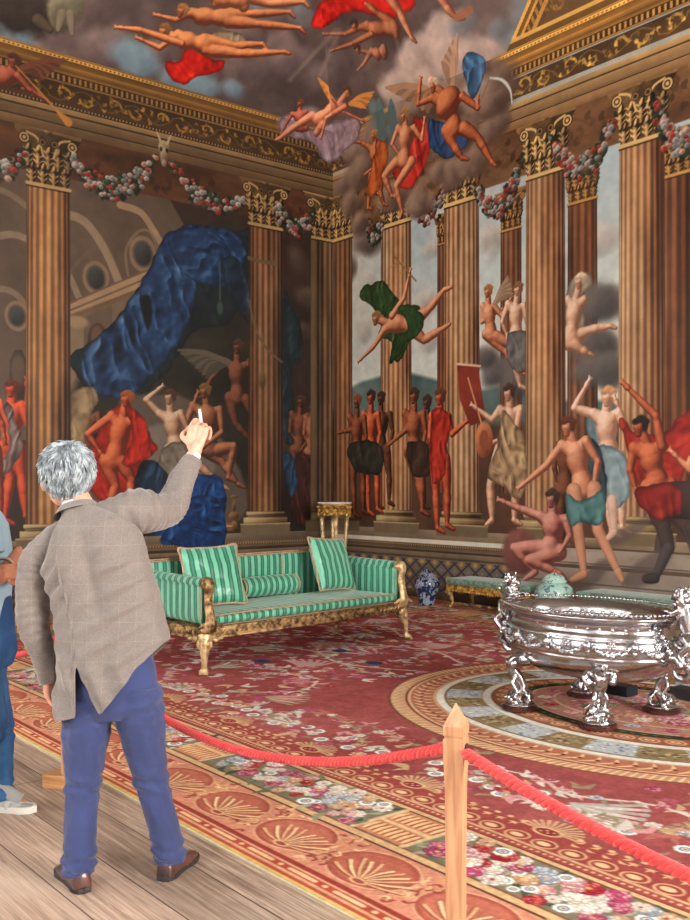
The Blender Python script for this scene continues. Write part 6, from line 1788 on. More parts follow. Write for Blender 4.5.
# feet: rearing scroll dolphins on shell mounds
for sx in (-1, 1):
    for sy in (-1, 1):
        b = BM()
        d = Vector((sx * .86, sy * .5, 0)).normalized(); w = Vector((-d.y, d.x, 0))
        o_ = Vector((sx * .315, sy * .35, 0))
        P = lambda u, v, z: o_ + d * u + w * v + Vector((0, 0, z))
        tube(b, catmull([P(-.06, 0, .36), P(.05, 0, .345), P(.075, 0, .29), P(.02, 0, .22), P(.0, 0, .15), P(.03, 0, .10), P(.06, 0, .07)], 5), [float(np.interp(i / 30, [0, .15, .35, .6, .8, 1], [.045, .05, .04, .032, .04, .045])) for i in range(31)], 10)
        for s2 in (-1, 1):
            tube(b, catmull([P(.02, s2 * .03, .34), P(.03, s2 * .08, .36), P(.05, s2 * .105, .325), P(.06, s2 * .08, .295), P(.06, s2 * .065, .315)], 4), [.022, .024, .022, .018, .02] * 3 + [.02, .02], 8)
            ball(b, P(.052, s2 * .085, .32), .024, 8, 6)
            tube(b, catmull([P(.04, s2 * .02, .25), P(.06, s2 * .045, .19), P(.03, s2 * .05, .13), P(.05, s2 * .06, .08)], 4), [.016] * 13, 7)
            for q in range(3): ball(b, P(.04 + .02 * q, s2 * (.075 - .02 * q), .065 + .012 * q), .026, 8, 6)
            tube(b, [P(-.01, s2 * .01, .16), P(-.05, s2 * .05, .11), P(-.06, s2 * .06, .07)], [.014, .02, .012], 7)
        for q in range(5): ball(b, P(.078 - .012 * q, 0, .30 - .032 * q), (.014, .02, .016), 7, 5)
        ball(b, P(.1, 0, .33), (.025, .025, .03), 8, 6)
        ball(b, P(.075, 0, .10), (.04, .04, .034), 10, 8); ball(b, P(.11, 0, .085), (.02, .03, .015), 8, 6)
        lathe(b, [(0, .036), (.105, .036), (.11, .045), (.09, .062), (.06, .075), (0, .08)], 24, T(P(.02, 0, 0).x, P(.02, 0, 0).y, 0))
        ft = baked('foot', b, M_SIL, [RM], cis)
        b = BM(); c = P(.02, 0, 0)
        lathe(b, [(0, 0), (.118, 0), (.128, .008), (.128, .022), (.118, .032), (.112, .0355), (0, .0355)], 36, T(c.x, c.y, 0))
        obj('foot_disc', b, M_MAH, ft, smooth=False, auto=40)
# lion handles at the two ends
for sx in (-1, 1):
    b = BM(); P = lambda u, v, z: Vector((sx * (A_ + u), v, z))
    tube(b, catmull([P(.03, 0, .50), P(.11, 0, .52), P(.125, 0, .60), P(.10, 0, .68), P(.075, 0, .76), P(.07, 0, .82)], 5), [float(np.interp(i / 25, [0, .2, .45, .75, 1], [.045, .055, .048, .062, .05])) for i in range(26)], 12)
    ball(b, P(.055, 0, .865), (.048, .046, .05), 14, 10); ball(b, P(.012, 0, .852), (.03, .026, .024), 10, 8); ball(b, P(-.008, 0, .842), (.014, .02, .012), 8, 6)
    rr = random.Random(5 + sx)
    for q in range(46):
        a, z = rr.uniform(0, 2 * PI), rr.uniform(.77, .91); r_ = .058 - abs(z - .84) * .25
        if math.cos(a) * -1 > .75 and z > .8: continue
        ball(b, P(.065 + r_ * math.cos(a), r_ * math.sin(a), z), (.014, .014, .02), 7, 5)
    for s2 in (-1, 1):
        ball(b, P(.06, s2 * .036, .915), .013, 7, 5); ball(b, P(.02, s2 * .018, .875), .007, 6, 5)
        tube(b, catmull([P(.07, s2 * .045, .78), P(.03, s2 * .062, .755), P(-.01, s2 * .055, .765)], 4), [.028, .026, .024, .022, .02, .02, .019, .02, .022], 9); ball(b, P(-.022, s2 * .055, .765), (.026, .022, .016), 9, 7)
        tube(b, catmull([P(.11, s2 * .045, .60), P(.15, s2 * .07, .56), P(.10, s2 * .075, .50), P(.12, s2 * .07, .44)], 4), [.042, .042, .038, .034, .03, .028, .026, .024, .022, .022, .022, .024, .026], 9); ball(b, P(.10, s2 * .072, .43), (.032, .024, .018), 9, 7)
    tube(b, catmull([P(.14, 0, .55), P(.20, .02, .58), P(.215, .03, .68), P(.17, .02, .72), P(.18, 0, .77)], 5), .011, 7); ball(b, P(.18, 0, .785), (.018, .018, .028), 8, 6)
    # bracket of acanthus below the lion
    tube(b, catmull([P(-.02, 0, .47), P(.06, 0, .44), P(.13, 0, .40), P(.10, 0, .34), P(.03, 0, .34), P(.0, 0, .38)], 5), [float(np.interp(i / 25, [0, .3, .7, 1], [.05, .045, .03, .02])) for i in range(26)], 10)
    for s2 in (-1, 1):
        tube(b, catmull([P(-.02, s2 * .05, .56), P(.05, s2 * .08, .50), P(.10, s2 * .09, .43), P(.06, s2 * .06, .39)], 4), [.03, .03, .03, .028, .028, .026, .026, .024, .024, .022, .022, .02, .02], 8)
        for q in range(4): ball(b, P(-.005 + .02 * q, s2 * (.11 + .0 * q), .60 - .04 * q), (.02, .03, .022), 8, 6)
    baked('lion_handle', b, M_SIL, [RM], cis)
# dark support blocks beneath the bowl
M_BLK = mat('dark_painted_wood', (22, 30, 40), rough=.5)
p = ground(620, 694, .0135)
b = BM(); box(b, -.11, .11, -.07, .07, 0, .075, .004); tag(obj('support_block', b, M_BLK), 'small dark block on the carpet under the middle of the cistern', 'block').location = (p.x, p.y, .0135)
p = ground(668, 699, .0135)
b = BM(); box(b, -.10, .10, -.07, .07, 0, .08, .004); tag(obj('support_block', b, mat('dark_grey_painted_wood', (36, 38, 42), rough=.5)), 'dark block on the carpet behind the right foot of the cistern', 'block').location = (p.x + .08, p.y + .12, .0135)

# ------------------------------------------------------------------ rope barrier
def wood_mat(name, c1, c2, axis='Z'):
    m = bpy.data.materials.new(name); m.use_nodes = True
    N = m.node_tree.nodes; Lk = m.node_tree.links; b = N['Principled BSDF']
    tc = N.new('ShaderNodeTexCoord'); mp = N.new('ShaderNodeMapping')
    mp.inputs['Scale'].default_value = (30, 30, 2.2) if axis == 'Z' else (2.2, 30, 30)
    Lk.new(tc.outputs['Object'], mp.inputs[0])
    n = N.new('ShaderNodeTexNoise'); n.inputs['Scale'].default_value = 1.6; n.inputs['Detail'].default_value = 6; n.inputs['Distortion'].default_value = .5
    Lk.new(mp.outputs[0], n.inputs['Vector'])
    cr = N.new('ShaderNodeValToRGB'); e = cr.color_ramp.elements; e[0].position = .3; e[0].color = srgb(c1); e[1].position = .7; e[1].color = srgb(c2)
    Lk.new(n.outputs['Fac'], cr.inputs[0]); Lk.new(cr.outputs[0], b.inputs['Base Color']); b.inputs['Roughness'].default_value = .45
    return m
M_POST = wood_mat('varnished_oak', (160, 108, 74), (204, 154, 116)); M_FOOT = wood_mat('varnished_oak_foot', (150, 100, 56), (200, 150, 98), 'X')
YAW = math.atan2(CS, CC)
def post(label, x, y, rz):
    r = thing('barrier_post', label, 'post', (x, y, 0), rz, 'wooden barrier posts')
    b = BM(); w = .0255
    def sq(h_, z): return [Vector((-h_, -h_, z)), Vector((h_, -h_, z)), Vector((h_, h_, z)), Vector((-h_, h_, z))]
    loft(b, [sq(w * .92, .071), sq(w * .96, .5), sq(w * 1.02, .70), sq(w * 1.18, .80), sq(w * 1.2, .848), sq(w * 1.06, .851), sq(w * 1.06, .857), sq(w * 1.2, .860), sq(w * 1.2, .885), sq(w * .04, .950)])
    obj('shaft', b, M_POST, r)
    b = BM(); box(b, -.115, .115, -.06, .06, 0, .07, .005); obj('foot', b, M_FOOT, r)
    b = BM()
    lathe(b, [(.0, -.0335), (.021, -.0335), (.021, .0335), (0, .0335)], 16, T(0, 0, .815, ry=PI / 2)); obj('eyelet', b, mat('dark_hole_metal', (48, 36, 28), rough=.6), r)
    return r
pN = cam_xy((456 - CX) / FPX * 2.85, 2.85)
pL = Vector((7.34, -7.53, 0))
dirv = (pN - pL).normalized()
pR = pN + dirv * 2.7
post('pointed wooden rope post nearest the viewer, right of centre', pN.x, pN.y, YAW - .40)
post('wooden rope post with block foot standing behind the man in the blazer', pL.x, pL.y, YAW - .35)
M_ROPE = mat('coral_rope', (226, 62, 62), rough=.75, bump=.5, bscale=500, var=.12, vscale=90, sheen=.2)
def rope(label, a, c, sag, r=.0175):
    L_ = (c - a).length; n = int(L_ / .008)
    ctr = []
    for i in range(n + 1):
        t = i / n; p = a.lerp(c, t); p.z -= sag * 4 * t * (1 - t); ctr.append(p)
    fr = frames(ctr); bm = BM()
    for s in range(3):
        pts = []
        for i, (p, t, u, w) in enumerate(fr):
            an = 2 * PI * (i * .008 / .062) + s * 2 * PI / 3
            pts.append(p + (u * math.sin(an) + w * math.cos(an)) * r * .50)
        tube(bm, pts, r * .56, 8)
    o = obj('barrier_rope', bm, M_ROPE, smooth=True)
    return tag(o, label, 'rope', 'coral barrier ropes')
HZ_ = .813
a_ = pL + Vector((0, 0, HZ_)); c_ = pN + Vector((0, 0, HZ_))
rope('coral twisted rope sagging between the man in the blazer and the near post', a_ + dirv * .036, c_ - dirv * .036, .265)
e_ = pR + Vector((0, 0, HZ_))
rope('coral twisted rope running from the near post down to the right edge', c_ + dirv * .036, e_ - dirv * .036, .16)
pF = pL - dirv * 2.6
rope('coral twisted rope behind the two men, seen at the far left', pF + Vector((0, 0, HZ_)) + dirv * .036, a_ - dirv * .036, .27)
post('wooden rope post standing off to the left behind the man in jeans', pF.x, pF.y, YAW)
post('wooden rope post standing off to the right of the near one', pR.x, pR.y, YAW)

# ------------------------------------------------------------------ people
M_SKIN = mat('skin', (214, 158, 134), rough=.5, bump=.15, bscale=120, var=.07, vscale=14)
M_SKIN2 = mat('tanned_skin', (184, 124, 98), rough=.5, bump=.15, bscale=120, var=.07, vscale=14)
def skin_body(name, chains, balls_, m, vox=.006, parent=None, extra=None):
    b = BM()
    for P, R in chains:
        P = [Vector(p) for p in P]
        Q = catmull(P, 5); n = len(P)
        tube(b, Q, [float(np.interp(i / 5, range(n), R)) for i in range(len(Q))], 12)
        ball(b, Q[0], R[0] * .98, 12, 8); ball(b, Q[-1], R[-1] * .98, 12, 8)
    for c, r, *M in balls_: ball(b, c, r, 16, 12, M[0] if M else None)
    if extra: extra(b)
    return baked(name, b, m, [('REMESH', dict(mode='VOXEL', voxel_size=vox)), ('SMOOTH', dict(factor=.6, iterations=3))], parent)
def head_parts(c, yaw, tilt=0, s=1.0):
    """skull, jaw, nose, ears, brow as rounded forms; the face looks along +y turned by yaw"""
    R = Matrix.Translation(c) @ Matrix.Rotation(yaw, 4, 'Z') @ Matrix.Rotation(tilt, 4, 'X')
    q = R.to_3x3().to_4x4(); L_ = []
    def add(p, r): L_.append((R @ (Vector(p) * s), tuple(x * s for x in r), q))
    add((0, -.012, .03), (.076, .094, .088)); add((0, .018, -.03), (.062, .076, .075)); add((0, .055, -.075), (.034, .034, .03)); add((0, .03, -.06), (.05, .055, .045))
    add((0, .097, -.012), (.013, .02, .026)); add((0, .085, .012), (.011, .018, .02)); add((0, .078, .028), (.05, .018, .014))
    for s2 in (-1, 1):
        add((s2 * .078, -.004, -.012), (.012, .02, .034)); add((s2 * .083, -.008, .002), (.011, .018, .022)); add((s2 * .04, .062, -.03), (.022, .022, .026))
        add((s2 * .03, .078, .006), (.014, .012, .011))
    add((0, .09, -.046), (.026, .012, .007)); add((0, .088, -.058), (.022, .012, .008))
    return L_, R
def hand_chains(wrist, d, n, size=1.0, curl=(.5, .6, .7, .8), thumb=.5, side=1, spread=.0):
    """palm and five fingers: d points along the hand, n out of the back of the hand, thumb on side*w"""
    d = Vector(d).normalized(); n = (Vector(n) - d * Vector(n).dot(d)).normalized(); w = d.cross(n).normalized() * side
    W = Vector(wrist); ch = []
    palm = []
    for k, o_ in enumerate((-.030, -.010, .011, .030)):      # little finger ... index
        base = W + d * (.088 - .006 * abs(k - 2)) * size + w * o_ * size
        ch.append(([W + w * o_ * .55 * size + d * .01, W + d * .05 * size + w * o_ * .9 * size, base], [.016, .0145, .0115]))
        L_ = (.026, .033, .036, .032)[k] * size; a = 0.0; p = base; pts = [base]; c = curl[k] if len(curl) > k else .6
        dd = d
        for j in range(3):
            a += c * (1.0, 1.15, .9)[j]
            dd = d * math.cos(a) - n * math.sin(a)
            p = p + (dd + w * spread * (k - 1.5)) * L_ * (1.25, .95, .75)[j]
            pts.append(p)
        ch.append((pts, [.0098, .0092, .0085, .0072]))
    b0 = W + d * .022 * size + w * .024 * size; b1 = b0 + (d * .55 + w * .75 - n * .15).normalized() * .042 * size
    b2 = b1 + (d * .85 + w * (.35 - thumb) - n * thumb).normalized() * .032 * size; b3 = b2 + (d * .8 - w * (thumb * .8) - n * thumb * .6).normalized() * .026 * size
    ch.append(([b0, b1, b2, b3], [.016, .0125, .0105, .0085]))
    return ch

DM = 3.95
MR = cam_xy((112 - CX) / FPX * DM, DM)
man = thing('person', 'grey haired person in brown blazer and blue trousers, seen from behind, right arm raised', 'person', MR, YAW)
KX = FPX / DM
def L(px, py, y=0.0):
    """a point of the man from its place in the picture and its distance beyond his standing line"""
    p = at_depth(px, py, DM + y)
    q = Matrix.Rotation(-YAW, 3, 'Z') @ (p - MR)
    return Vector((q.x, q.y, q.z))
# joints
hd = L(66, 479, .05); nb = L(82, 512, .02); shL = L(40, 560, .02); shR = L(137, 514, .04)
elR = L(168, 503, .24); wrR = L(194, 454, .40); elL = L(36, 628, .02); wrL = L(49, 674, .07)
pel = L(108, 690, 0); wst = L(104, 628, .0); chs = L(92, 566, .01)
hipL, hipR = L(88, 706, 0), L(136, 696, 0); knL, knR = L(83, 782, .0), L(150, 776, .02)
def loc(p): return Matrix.Rotation(-YAW, 3, 'Z') @ (Vector((p.x, p.y, 0)) - MR)
hL = loc(ground(84, 894)); dL = Vector((-.15, .235, 0)).normalized(); tL = hL + dL * .29
hR_ = loc(ground(163, 882)); dR = Vector((.075, .27, 0)).normalized(); tR = hR_ + dR * .29
ankL, ankR = hL + dL * .07, hR_ + dR * .07
hp, HR = head_parts(hd, .5, .12, 1.12)
footL_toe, footR_toe = hL + dL * .16, hR_ + dR * .16
ankL.z = .10; ankR.z = .10
# --- right hand: back of the hand to the viewer, fingers closed on a small pointer
hdir = Vector((.14, .22, .96)); hn = Vector((-.22, -.95, .2))
hch = hand_chains(wrR + Vector((.0, .01, .02)), hdir, hn, 1.28, (1.1, 1.05, .95, .62), .5, -1)
hchL = hand_chains(wrL + Vector((0.0, .0, -.01)), Vector((.12, .1, -1)), Vector((-.9, .3, 0)), 1.0, (.45, .42, .38, .3), .35, 1)
chains = [([pel, wst, chs, (chs + nb) / 2 + Vector((0, 0, .0)), nb], [.11, .10, .115, .085, .05]), ([nb, (nb + hd) / 2, hd - Vector((0, 0, .03))], [.06, .056, .06]),
          ([nb - Vector((0, 0, .02)), shL], [.045, .04]), ([nb - Vector((0, 0, .02)), shR], [.045, .045]), ([shL, elL, wrL], [.045, .038, .027]), ([shR, elR, wrR, wrR + hdir.normalized() * .03], [.045, .04, .029, .028]),
          ([pel, hipL, knL, ankL], [.09, .075, .05, .036]), ([pel, hipR, knR, ankR], [.09, .075, .05, .036]),
          ([ankL, ankL + (footL_toe - ankL) * .5 - Vector((0, 0, .035)), Vector((footL_toe.x, footL_toe.y, .05))], [.034, .03, .022]), ([ankR, ankR + (footR_toe - ankR) * .5 - Vector((0, 0, .035)), Vector((footR_toe.x, footR_toe.y, .05))], [.034, .03, .022])] + hch + hchL
skin_body('body', chains, hp, M_SKIN, .0048, man)
# --- hair
M_HAIR = mat('silver_grey_hair', (196, 206, 212), rough=.55, col2=(124, 132, 140), vscale=30, lo=.4, hi=.6, bump=.5, bscale=220)
def hair_mesh(R, m, parent, seed=3, n=1500, s=1.0, length=.05, cover=None):
    b = BM(); rr = random.Random(seed)
    def surf(a, e, k=1.0):
        k = k * s
        return Vector((.080 * k * math.cos(e) * math.cos(a), -.014 * s + .098 * k * math.cos(e) * math.sin(a), .03 * s + .094 * k * math.sin(e)))
    def hairline(a):                      # lowest elevation that still grows hair, by direction round the head
        f = math.sin(a)                   # +1 face, -1 nape
        return float(np.interp(f, [-1, -.55, -.1, .15, .5, 1], [-1.12, -1.05, -.55, .0, .45, .75]))
    V = []
    for j in range(25):
        row = []
        for i in range(48):
            a = 2 * PI * i / 48; e0 = hairline(a); e = lerp(e0, PI / 2, j / 24)
            k = (1.045 + .03 * mnoise.noise(Vector((math.cos(a) * 3, math.sin(a) * 3, e * 3)))) * (1 - .05 * (1 - min(1, j / 3)))
            row.append(b.verts.new(R @ surf(a, e, k)))
        V.append(row)
    for j in range(24):
        for i in range(48): b.faces.new((V[j][i], V[j][(i + 1) % 48], V[j + 1][(i + 1) % 48], V[j + 1][i]))
    for q in range(n):
        a = rr.uniform(0, 2 * PI); e0 = hairline(a); e = lerp(e0, PI / 2, rr.random() ** .8)
        p0 = surf(a, e, 1.04)
        # growth: from a whorl at the crown downward and outward, ruffled
        nrm = Vector((math.cos(e) * math.cos(a), math.cos(e) * math.sin(a), math.sin(e)))
        fl = Vector((p0.x, p0.y + .03, 0)); fl = fl.normalized() if fl.length > .01 else Vector((rr.uniform(-1, 1), rr.uniform(-1, 1), 0)).normalized()
        dn = (fl * .7 * max(.15, math.sin(max(e, 0))) + Vector((0, 0, -1)) * math.cos(e))
        dn = (dn - nrm * dn.dot(nrm))
        sw = mnoise.noise(Vector((p0.x * 22, p0.y * 22, p0.z * 22)) + Vector((seed, 0, 0)))
        side = nrm.cross(dn) * (sw * 1.6 + rr.uniform(-.25, .25)); dn = (dn + side).normalized()
        l = length * rr.uniform(.6, 1.15); lift = rr.uniform(.04, .22)
        P = [p0, p0 + dn * l * .35 + nrm * l * lift * .8, p0 + dn * l * .7 + nrm * l * lift, p0 + dn * l + nrm * l * lift * rr.uniform(.3, 1.1)]
        r0 = rr.uniform(.0016, .0032)
        tube(b, [R @ p for p in P], [r0, r0 * 1.2, r0 * .9, r0 * .2], 4)
    return obj('hair', b, m, parent, smooth=True)
hair_mesh(HR, M_HAIR, man, 3, 2600, 1.12, length=.058)

# --- clothes
def tweed(name, c1, c2, sc_=1):
    m = bpy.data.materials.new(name); m.use_nodes = True
    N = m.node_tree.nodes; Lk = m.node_tree.links; b = N['Principled BSDF']
    tc = N.new('ShaderNodeTexCoord'); n = N.new('ShaderNodeTexNoise'); n.inputs['Scale'].default_value = 180 * sc_; n.inputs['Detail'].default_value = 3; Lk.new(tc.outputs['Object'], n.inputs['Vector'])
    mx = N.new('ShaderNodeMix'); mx.data_type = 'RGBA'; mx.inputs[6].default_value = srgb(c1); mx.inputs[7].default_value = srgb(c2); Lk.new(n.outputs['Fac'], mx.inputs[0])
    # faint window-pane check
    sp = N.new('ShaderNodeSeparateXYZ'); Lk.new(tc.outputs['Object'], sp.inputs[0]); last = mx.outputs[2]
    for ax, per in (('X', .062), ('Z', .075)):
        mu = N.new('ShaderNodeMath'); mu.operation = 'MULTIPLY_ADD'; mu.inputs[1].default_value = 1 / per; mu.inputs[2].default_value = 40; Lk.new(sp.outputs[ax], mu.inputs[0])
        fr = N.new('ShaderNodeMath'); fr.operation = 'FRACT'; Lk.new(mu.outputs[0], fr.inputs[0])
        lt = N.new('ShaderNodeMath'); lt.operation = 'LESS_THAN'; lt.inputs[1].default_value = .035; Lk.new(fr.outputs[0], lt.inputs[0])
        sc = N.new('ShaderNodeMath'); sc.operation = 'MULTIPLY'; sc.inputs[1].default_value = .10; Lk.new(lt.outputs[0], sc.inputs[0])
        m2 = N.new('ShaderNodeMix'); m2.data_type = 'RGBA'; Lk.new(sc.outputs[0], m2.inputs[0]); Lk.new(last, m2.inputs[6]); m2.inputs[7].default_value = srgb((196, 180, 168)); last = m2.outputs[2]
    Lk.new(last, b.inputs['Base Color']); b.inputs['Roughness'].default_value = .8; b.inputs['Sheen Weight'].default_value = .3
    bp = N.new('ShaderNodeBump'); bp.inputs['Strength'].default_value = .3; bp.inputs['Distance'].default_value = .002; Lk.new(n.outputs['Fac'], bp.inputs['Height']); Lk.new(bp.outputs[0], b.inputs['Normal'])
    return m
M_BLZ = tweed('taupe_wool', (88, 80, 76), (134, 124, 118))
M_NVY = mat('blue_cotton_twill', (42, 54, 100), rough=.8, bump=.35, bscale=260, var=.12, vscale=7, sheen=.2)
M_SHIRT = mat('white_shirt_cotton', (232, 234, 238), rough=.8)
def fold(x, z, ang, per, ph=0.0, sharp=2.0):
    t = (x * math.cos(ang) + z * math.sin(ang)) / per + ph
    return (0.5 + 0.5 * math.sin(2 * PI * t)) ** sharp
# torso rows: picture row of centre, left edge px, right edge px, half depth, y offset
rows = [  # (centre px,py), half width m, half depth m, tilt of the row (right side up, radians)
    ((120, 716), .245, .165, .02), ((118, 690), .238, .165, .05), ((115, 660), .228, .16, .10), ((111, 630), .218, .152, .14), ((105, 600), .213, .145, .20), ((98, 572), .213, .14, .28), ((92, 550), .210, .132, .36), ((88, 534), .180, .118, .42), ((84, 522), .125, .095, .40), ((81, 513), .078, .074, .32), ((80, 507), .062, .066, .25)]
def hemz(px):
    return float(np.interp(px, [40, 62, 86, 86.6, 109, 112, 150, 180, 200], [655, 716, 709, 656, 706, 705, 664, 640, 636]))
bz = BM()
NU, NV = 200, 120
cs_ = [L(*r[0]) for r in rows]
def jack(u, v):
    th = -PI / 2 + u * 2 * PI             # begins at the middle of the back
    t = v * (len(rows) - 1)
    def at(t):
        i = min(int(t), len(rows) - 2); f = t - i
        i0, i3 = max(i - 1, 0), min(i + 2, len(rows) - 1)
        cr = lambda a, b_, c, d: 0.5 * ((2 * b_) + (c - a) * f + (2 * a - 5 * b_ + 4 * c - d) * f * f + (3 * b_ - a - 3 * c + d) * f ** 3)
        c = cr(cs_[i0], cs_[i], cs_[i + 1], cs_[i3])
        return c, cr(rows[i0][1], rows[i][1], rows[i + 1][1], rows[i3][1]), cr(rows[i0][2], rows[i][2], rows[i + 1][2], rows[i3][2]), cr(rows[i0][3], rows[i][3], rows[i + 1][3], rows[i3][3])
    c, hw, hd_, tl = at(t)
    ca, sa = math.cos(th), math.sin(th)
    x = math.copysign(abs(ca) ** .82, ca) * hw; y = math.copysign(abs(sa) ** .82, sa) * hd_
    if y < 0: y *= 1 - .10 * math.exp(-(x / .03) ** 2) * (1 if v > .35 else .3)       # hollow of the spine
    if y < 0 and v > .5: y -= .012 * math.exp(-((abs(x) - .09) / .05) ** 2)         # shoulder blades
    return c + Vector((x * math.cos(tl), y, x * math.sin(tl)))
V = []
for j in range(NV):
    row = []
    for i in range(NU):
        u = i / NU; v0 = j / (NV - 1)
        base = jack(u, 0)
        px = 112 + base.x * KX * DM / (DM + base.y)
        # the hem rises and falls round the skirt: start each column at its own height
        zc = 1.58 - (hemz(px) - 487) / KX
        lo, hi = 0.0, .45
        for _ in range(14):
            m_ = (lo + hi) / 2
            if jack(u, m_).z < zc: lo = m_
            else: hi = m_
        vs_ = lo
        v = vs_ + (1 - vs_) * v0
        p = jack(u, v)
        # folds: pulls from the raised right shoulder across the back, drag lines to the vent
        back = 1.0 if p.y < 0 else .4
        d1 = fold(p.x, p.z, math.radians(118), .085, .2, 2.2) * math.exp(-((p.x - .02) / .16) ** 2) * float(np.interp(p.z, [.7, .95, 1.2, 1.4], [.2, .9, .8, .2]))
        d2 = fold(p.x, p.z, math.radians(25), .10, .0, 2) * float(np.interp(p.z, [.8, .95], [1, 0])) * .8
        d3 = fold(p.x, p.z, math.radians(140), .06, .5, 2) * math.exp(-((p.x + .22) / .08) ** 2) * float(np.interp(p.z, [1.05, 1.2, 1.38], [.2, 1, .2]))
        nzv = mnoise.noise(Vector((p.x * 6, p.y * 4, p.z * 4))) * .010 + mnoise.noise(Vector((p.x * 16, p.y * 10, p.z * 9 + 3))) * .004
        dsp = (d1 * .026 + d2 * .022 + d3 * .02) * back + nzv * 1.2
        n_ = Vector((p.x - lerp(0, 0, 0), p.y * 1.6, 0)); n_ = Vector((math.cos(-PI / 2 + u * 2 * PI), math.sin(-PI / 2 + u * 2 * PI), 0))
        row.append(p + n_ * (dsp - .004) * float(np.interp(v, [.85, 1], [1, .2])))
    V.append(row)
VV = [[bz.verts.new(p) for p in r] for r in V]
for j in range(NV - 1):
    for i in range(NU): bz.faces.new((VV[j][i], VV[j][(i + 1) % NU], VV[j + 1][(i + 1) % NU], VV[j + 1][i]))
jacket = baked('blazer', bz, M_BLZ, [('SOLIDIFY', dict(thickness=.004, offset=1)), ('SUBSURF', dict(levels=1, render_levels=1))], man)
def sleeve(name, pts, rad, parent, m, seed=0, bend=None, cuffcap=True, wr=1.0, squash=.88, nseg=30):
    b = BM(); Q = catmull(pts, 14); n = len(pts); fr = frames(Q); rings = []
    for i, (p, t, u, w) in enumerate(fr):
        s = i / (len(fr) - 1); r = float(np.interp(s * (n - 1), range(n), rad))
        ring = []
        for k in range(nseg):
            a = 2 * PI * k / nseg
            q = p + u * math.sin(a) * r * squash + w * math.cos(a) * r
            dirn = (q - p).normalized()
            # soft rings of cloth where the limb bends
            f = 0
            for (sb, wd, am, pr) in (bend or []):
                f += am * math.exp(-((s - sb) / wd) ** 2) * (math.sin(2 * PI * s / pr + 2.2 * math.sin(a + seed)) ** 2)
            f += mnoise.noise(Vector((a * 1.2, s * 9, seed))) * .006 * wr + mnoise.noise(Vector((math.cos(a) * 2, math.sin(a) * 2 + seed, s * 22))) * .004 * wr
            ring.append(q + dirn * f)
        rings.append(ring)
    # turn the opening inward so the sleeve has a thickness
    last = rings[-1]; c = sum(last, Vector()) / len(last)
    rings.append([c + (q - c) * .9 for q in last]); pc = sum(rings[-4], Vector()) / nseg
    rings.append([pc + (q - c) * .86 for q in last])
    loft(b, rings, True)
    o = baked(name, b, m, [('SUBSURF', dict(levels=1, render_levels=1))], parent)
    return o
sleeve('sleeve', [L(80, 526, .01), L(104, 519, .02), shR + Vector((-.012, 0, .012)), lerp(shR, elR, .5) + Vector((.0, 0, -.022)), elR + Vector((.01, .01, -.012)), lerp(elR, wrR, .5) + Vector((.006, 0, -.004)), wrR + Vector((-.006, -.016, -.026))],
       [.05, .078, .097, .086, .072, .058, .046], jacket, M_BLZ, 1, bend=[(.66, .10, .014, .055), (.36, .12, .016, .09), (.86, .08, .007, .05)])
sleeve('sleeve', [L(74, 528, .01), L(58, 538, .02), shL + Vector((-.012, 0, -.015)), lerp(shL, elL, .5) + Vector((-.022, 0, 0)), elL + Vector((-.008, .0, 0)), lerp(elL, wrL, .55) + Vector((.0, 0, 0)), wrL + Vector((.002, -.003, -.028))],
       [.05, .07, .078, .073, .062, .054, .046], jacket, M_BLZ, 4, bend=[(.62, .15, .010, .09), (.32, .1, .008, .08)])
# collar of the blazer standing round the neck, and the shirt's white one inside
def collar(name, c, r, h, m, parent, tilt, wv=.0, th=.006, spread=1.25):
    b = BM()
    def f(u, v):
        a = u * 2 * PI
        o = .5 - .5 * math.cos(2 * PI * v)      # outline: up inside, down outside
        s = min(1, v * 2); q = max(0, v * 2 - 1)
        rr_ = r + (spread - 1) * r * q + th * q; z = h * s - (h * 1.05) * q + .004 * o
        return Vector((rr_ * math.cos(a), rr_ * 1.04 * math.sin(a), z))
    grid_surface(b, f, 48, 12, closeu=True)
    o = obj(name, b, m, parent, smooth=True); o.matrix_local = Matrix.Translation(c) @ Matrix.Rotation(tilt, 4, 'Y') @ Matrix.Rotation(-.25, 4, 'X'); return o
nk = L(79, 510, .03)
collar('jacket_collar', nk + Vector((0, -.005, -.012)), .068, .034, M_BLZ, jacket, -.28, spread=1.45)
collar('shirt_collar', nk + Vector((-.002, 0, .004)), .059, .034, M_SHIRT, man, -.28, spread=1.05)
for wr_, el_, nm in ((wrR, elR, 'shirt_cuff'), (wrL, elL, 'shirt_cuff')):
    b = BM(); d = (wr_ - el_).normalized()
    if wr_ is wrR: d = (d + hdir.normalized()) .normalized()
    c0 = wr_ - d * .03; tube(b, [c0 - d * .03, c0 + d * .005, c0 + d * (.028 if wr_ is wrR else .012)], [.036, .036, .034], 24, flat=.82); obj(nm, b, M_SHIRT, man, smooth=True)
b = BM()
M_BTN = mat('dark_horn_buttons', (44, 34, 30), rough=.3)
for k in range(3):
    c = wrL + Vector((-.046, -.02, .0 + .018 * k)); ball(b, c, (.004, .008, .008), 10, 6)
obj('cuff_buttons', b, M_BTN, jacket, smooth=True)
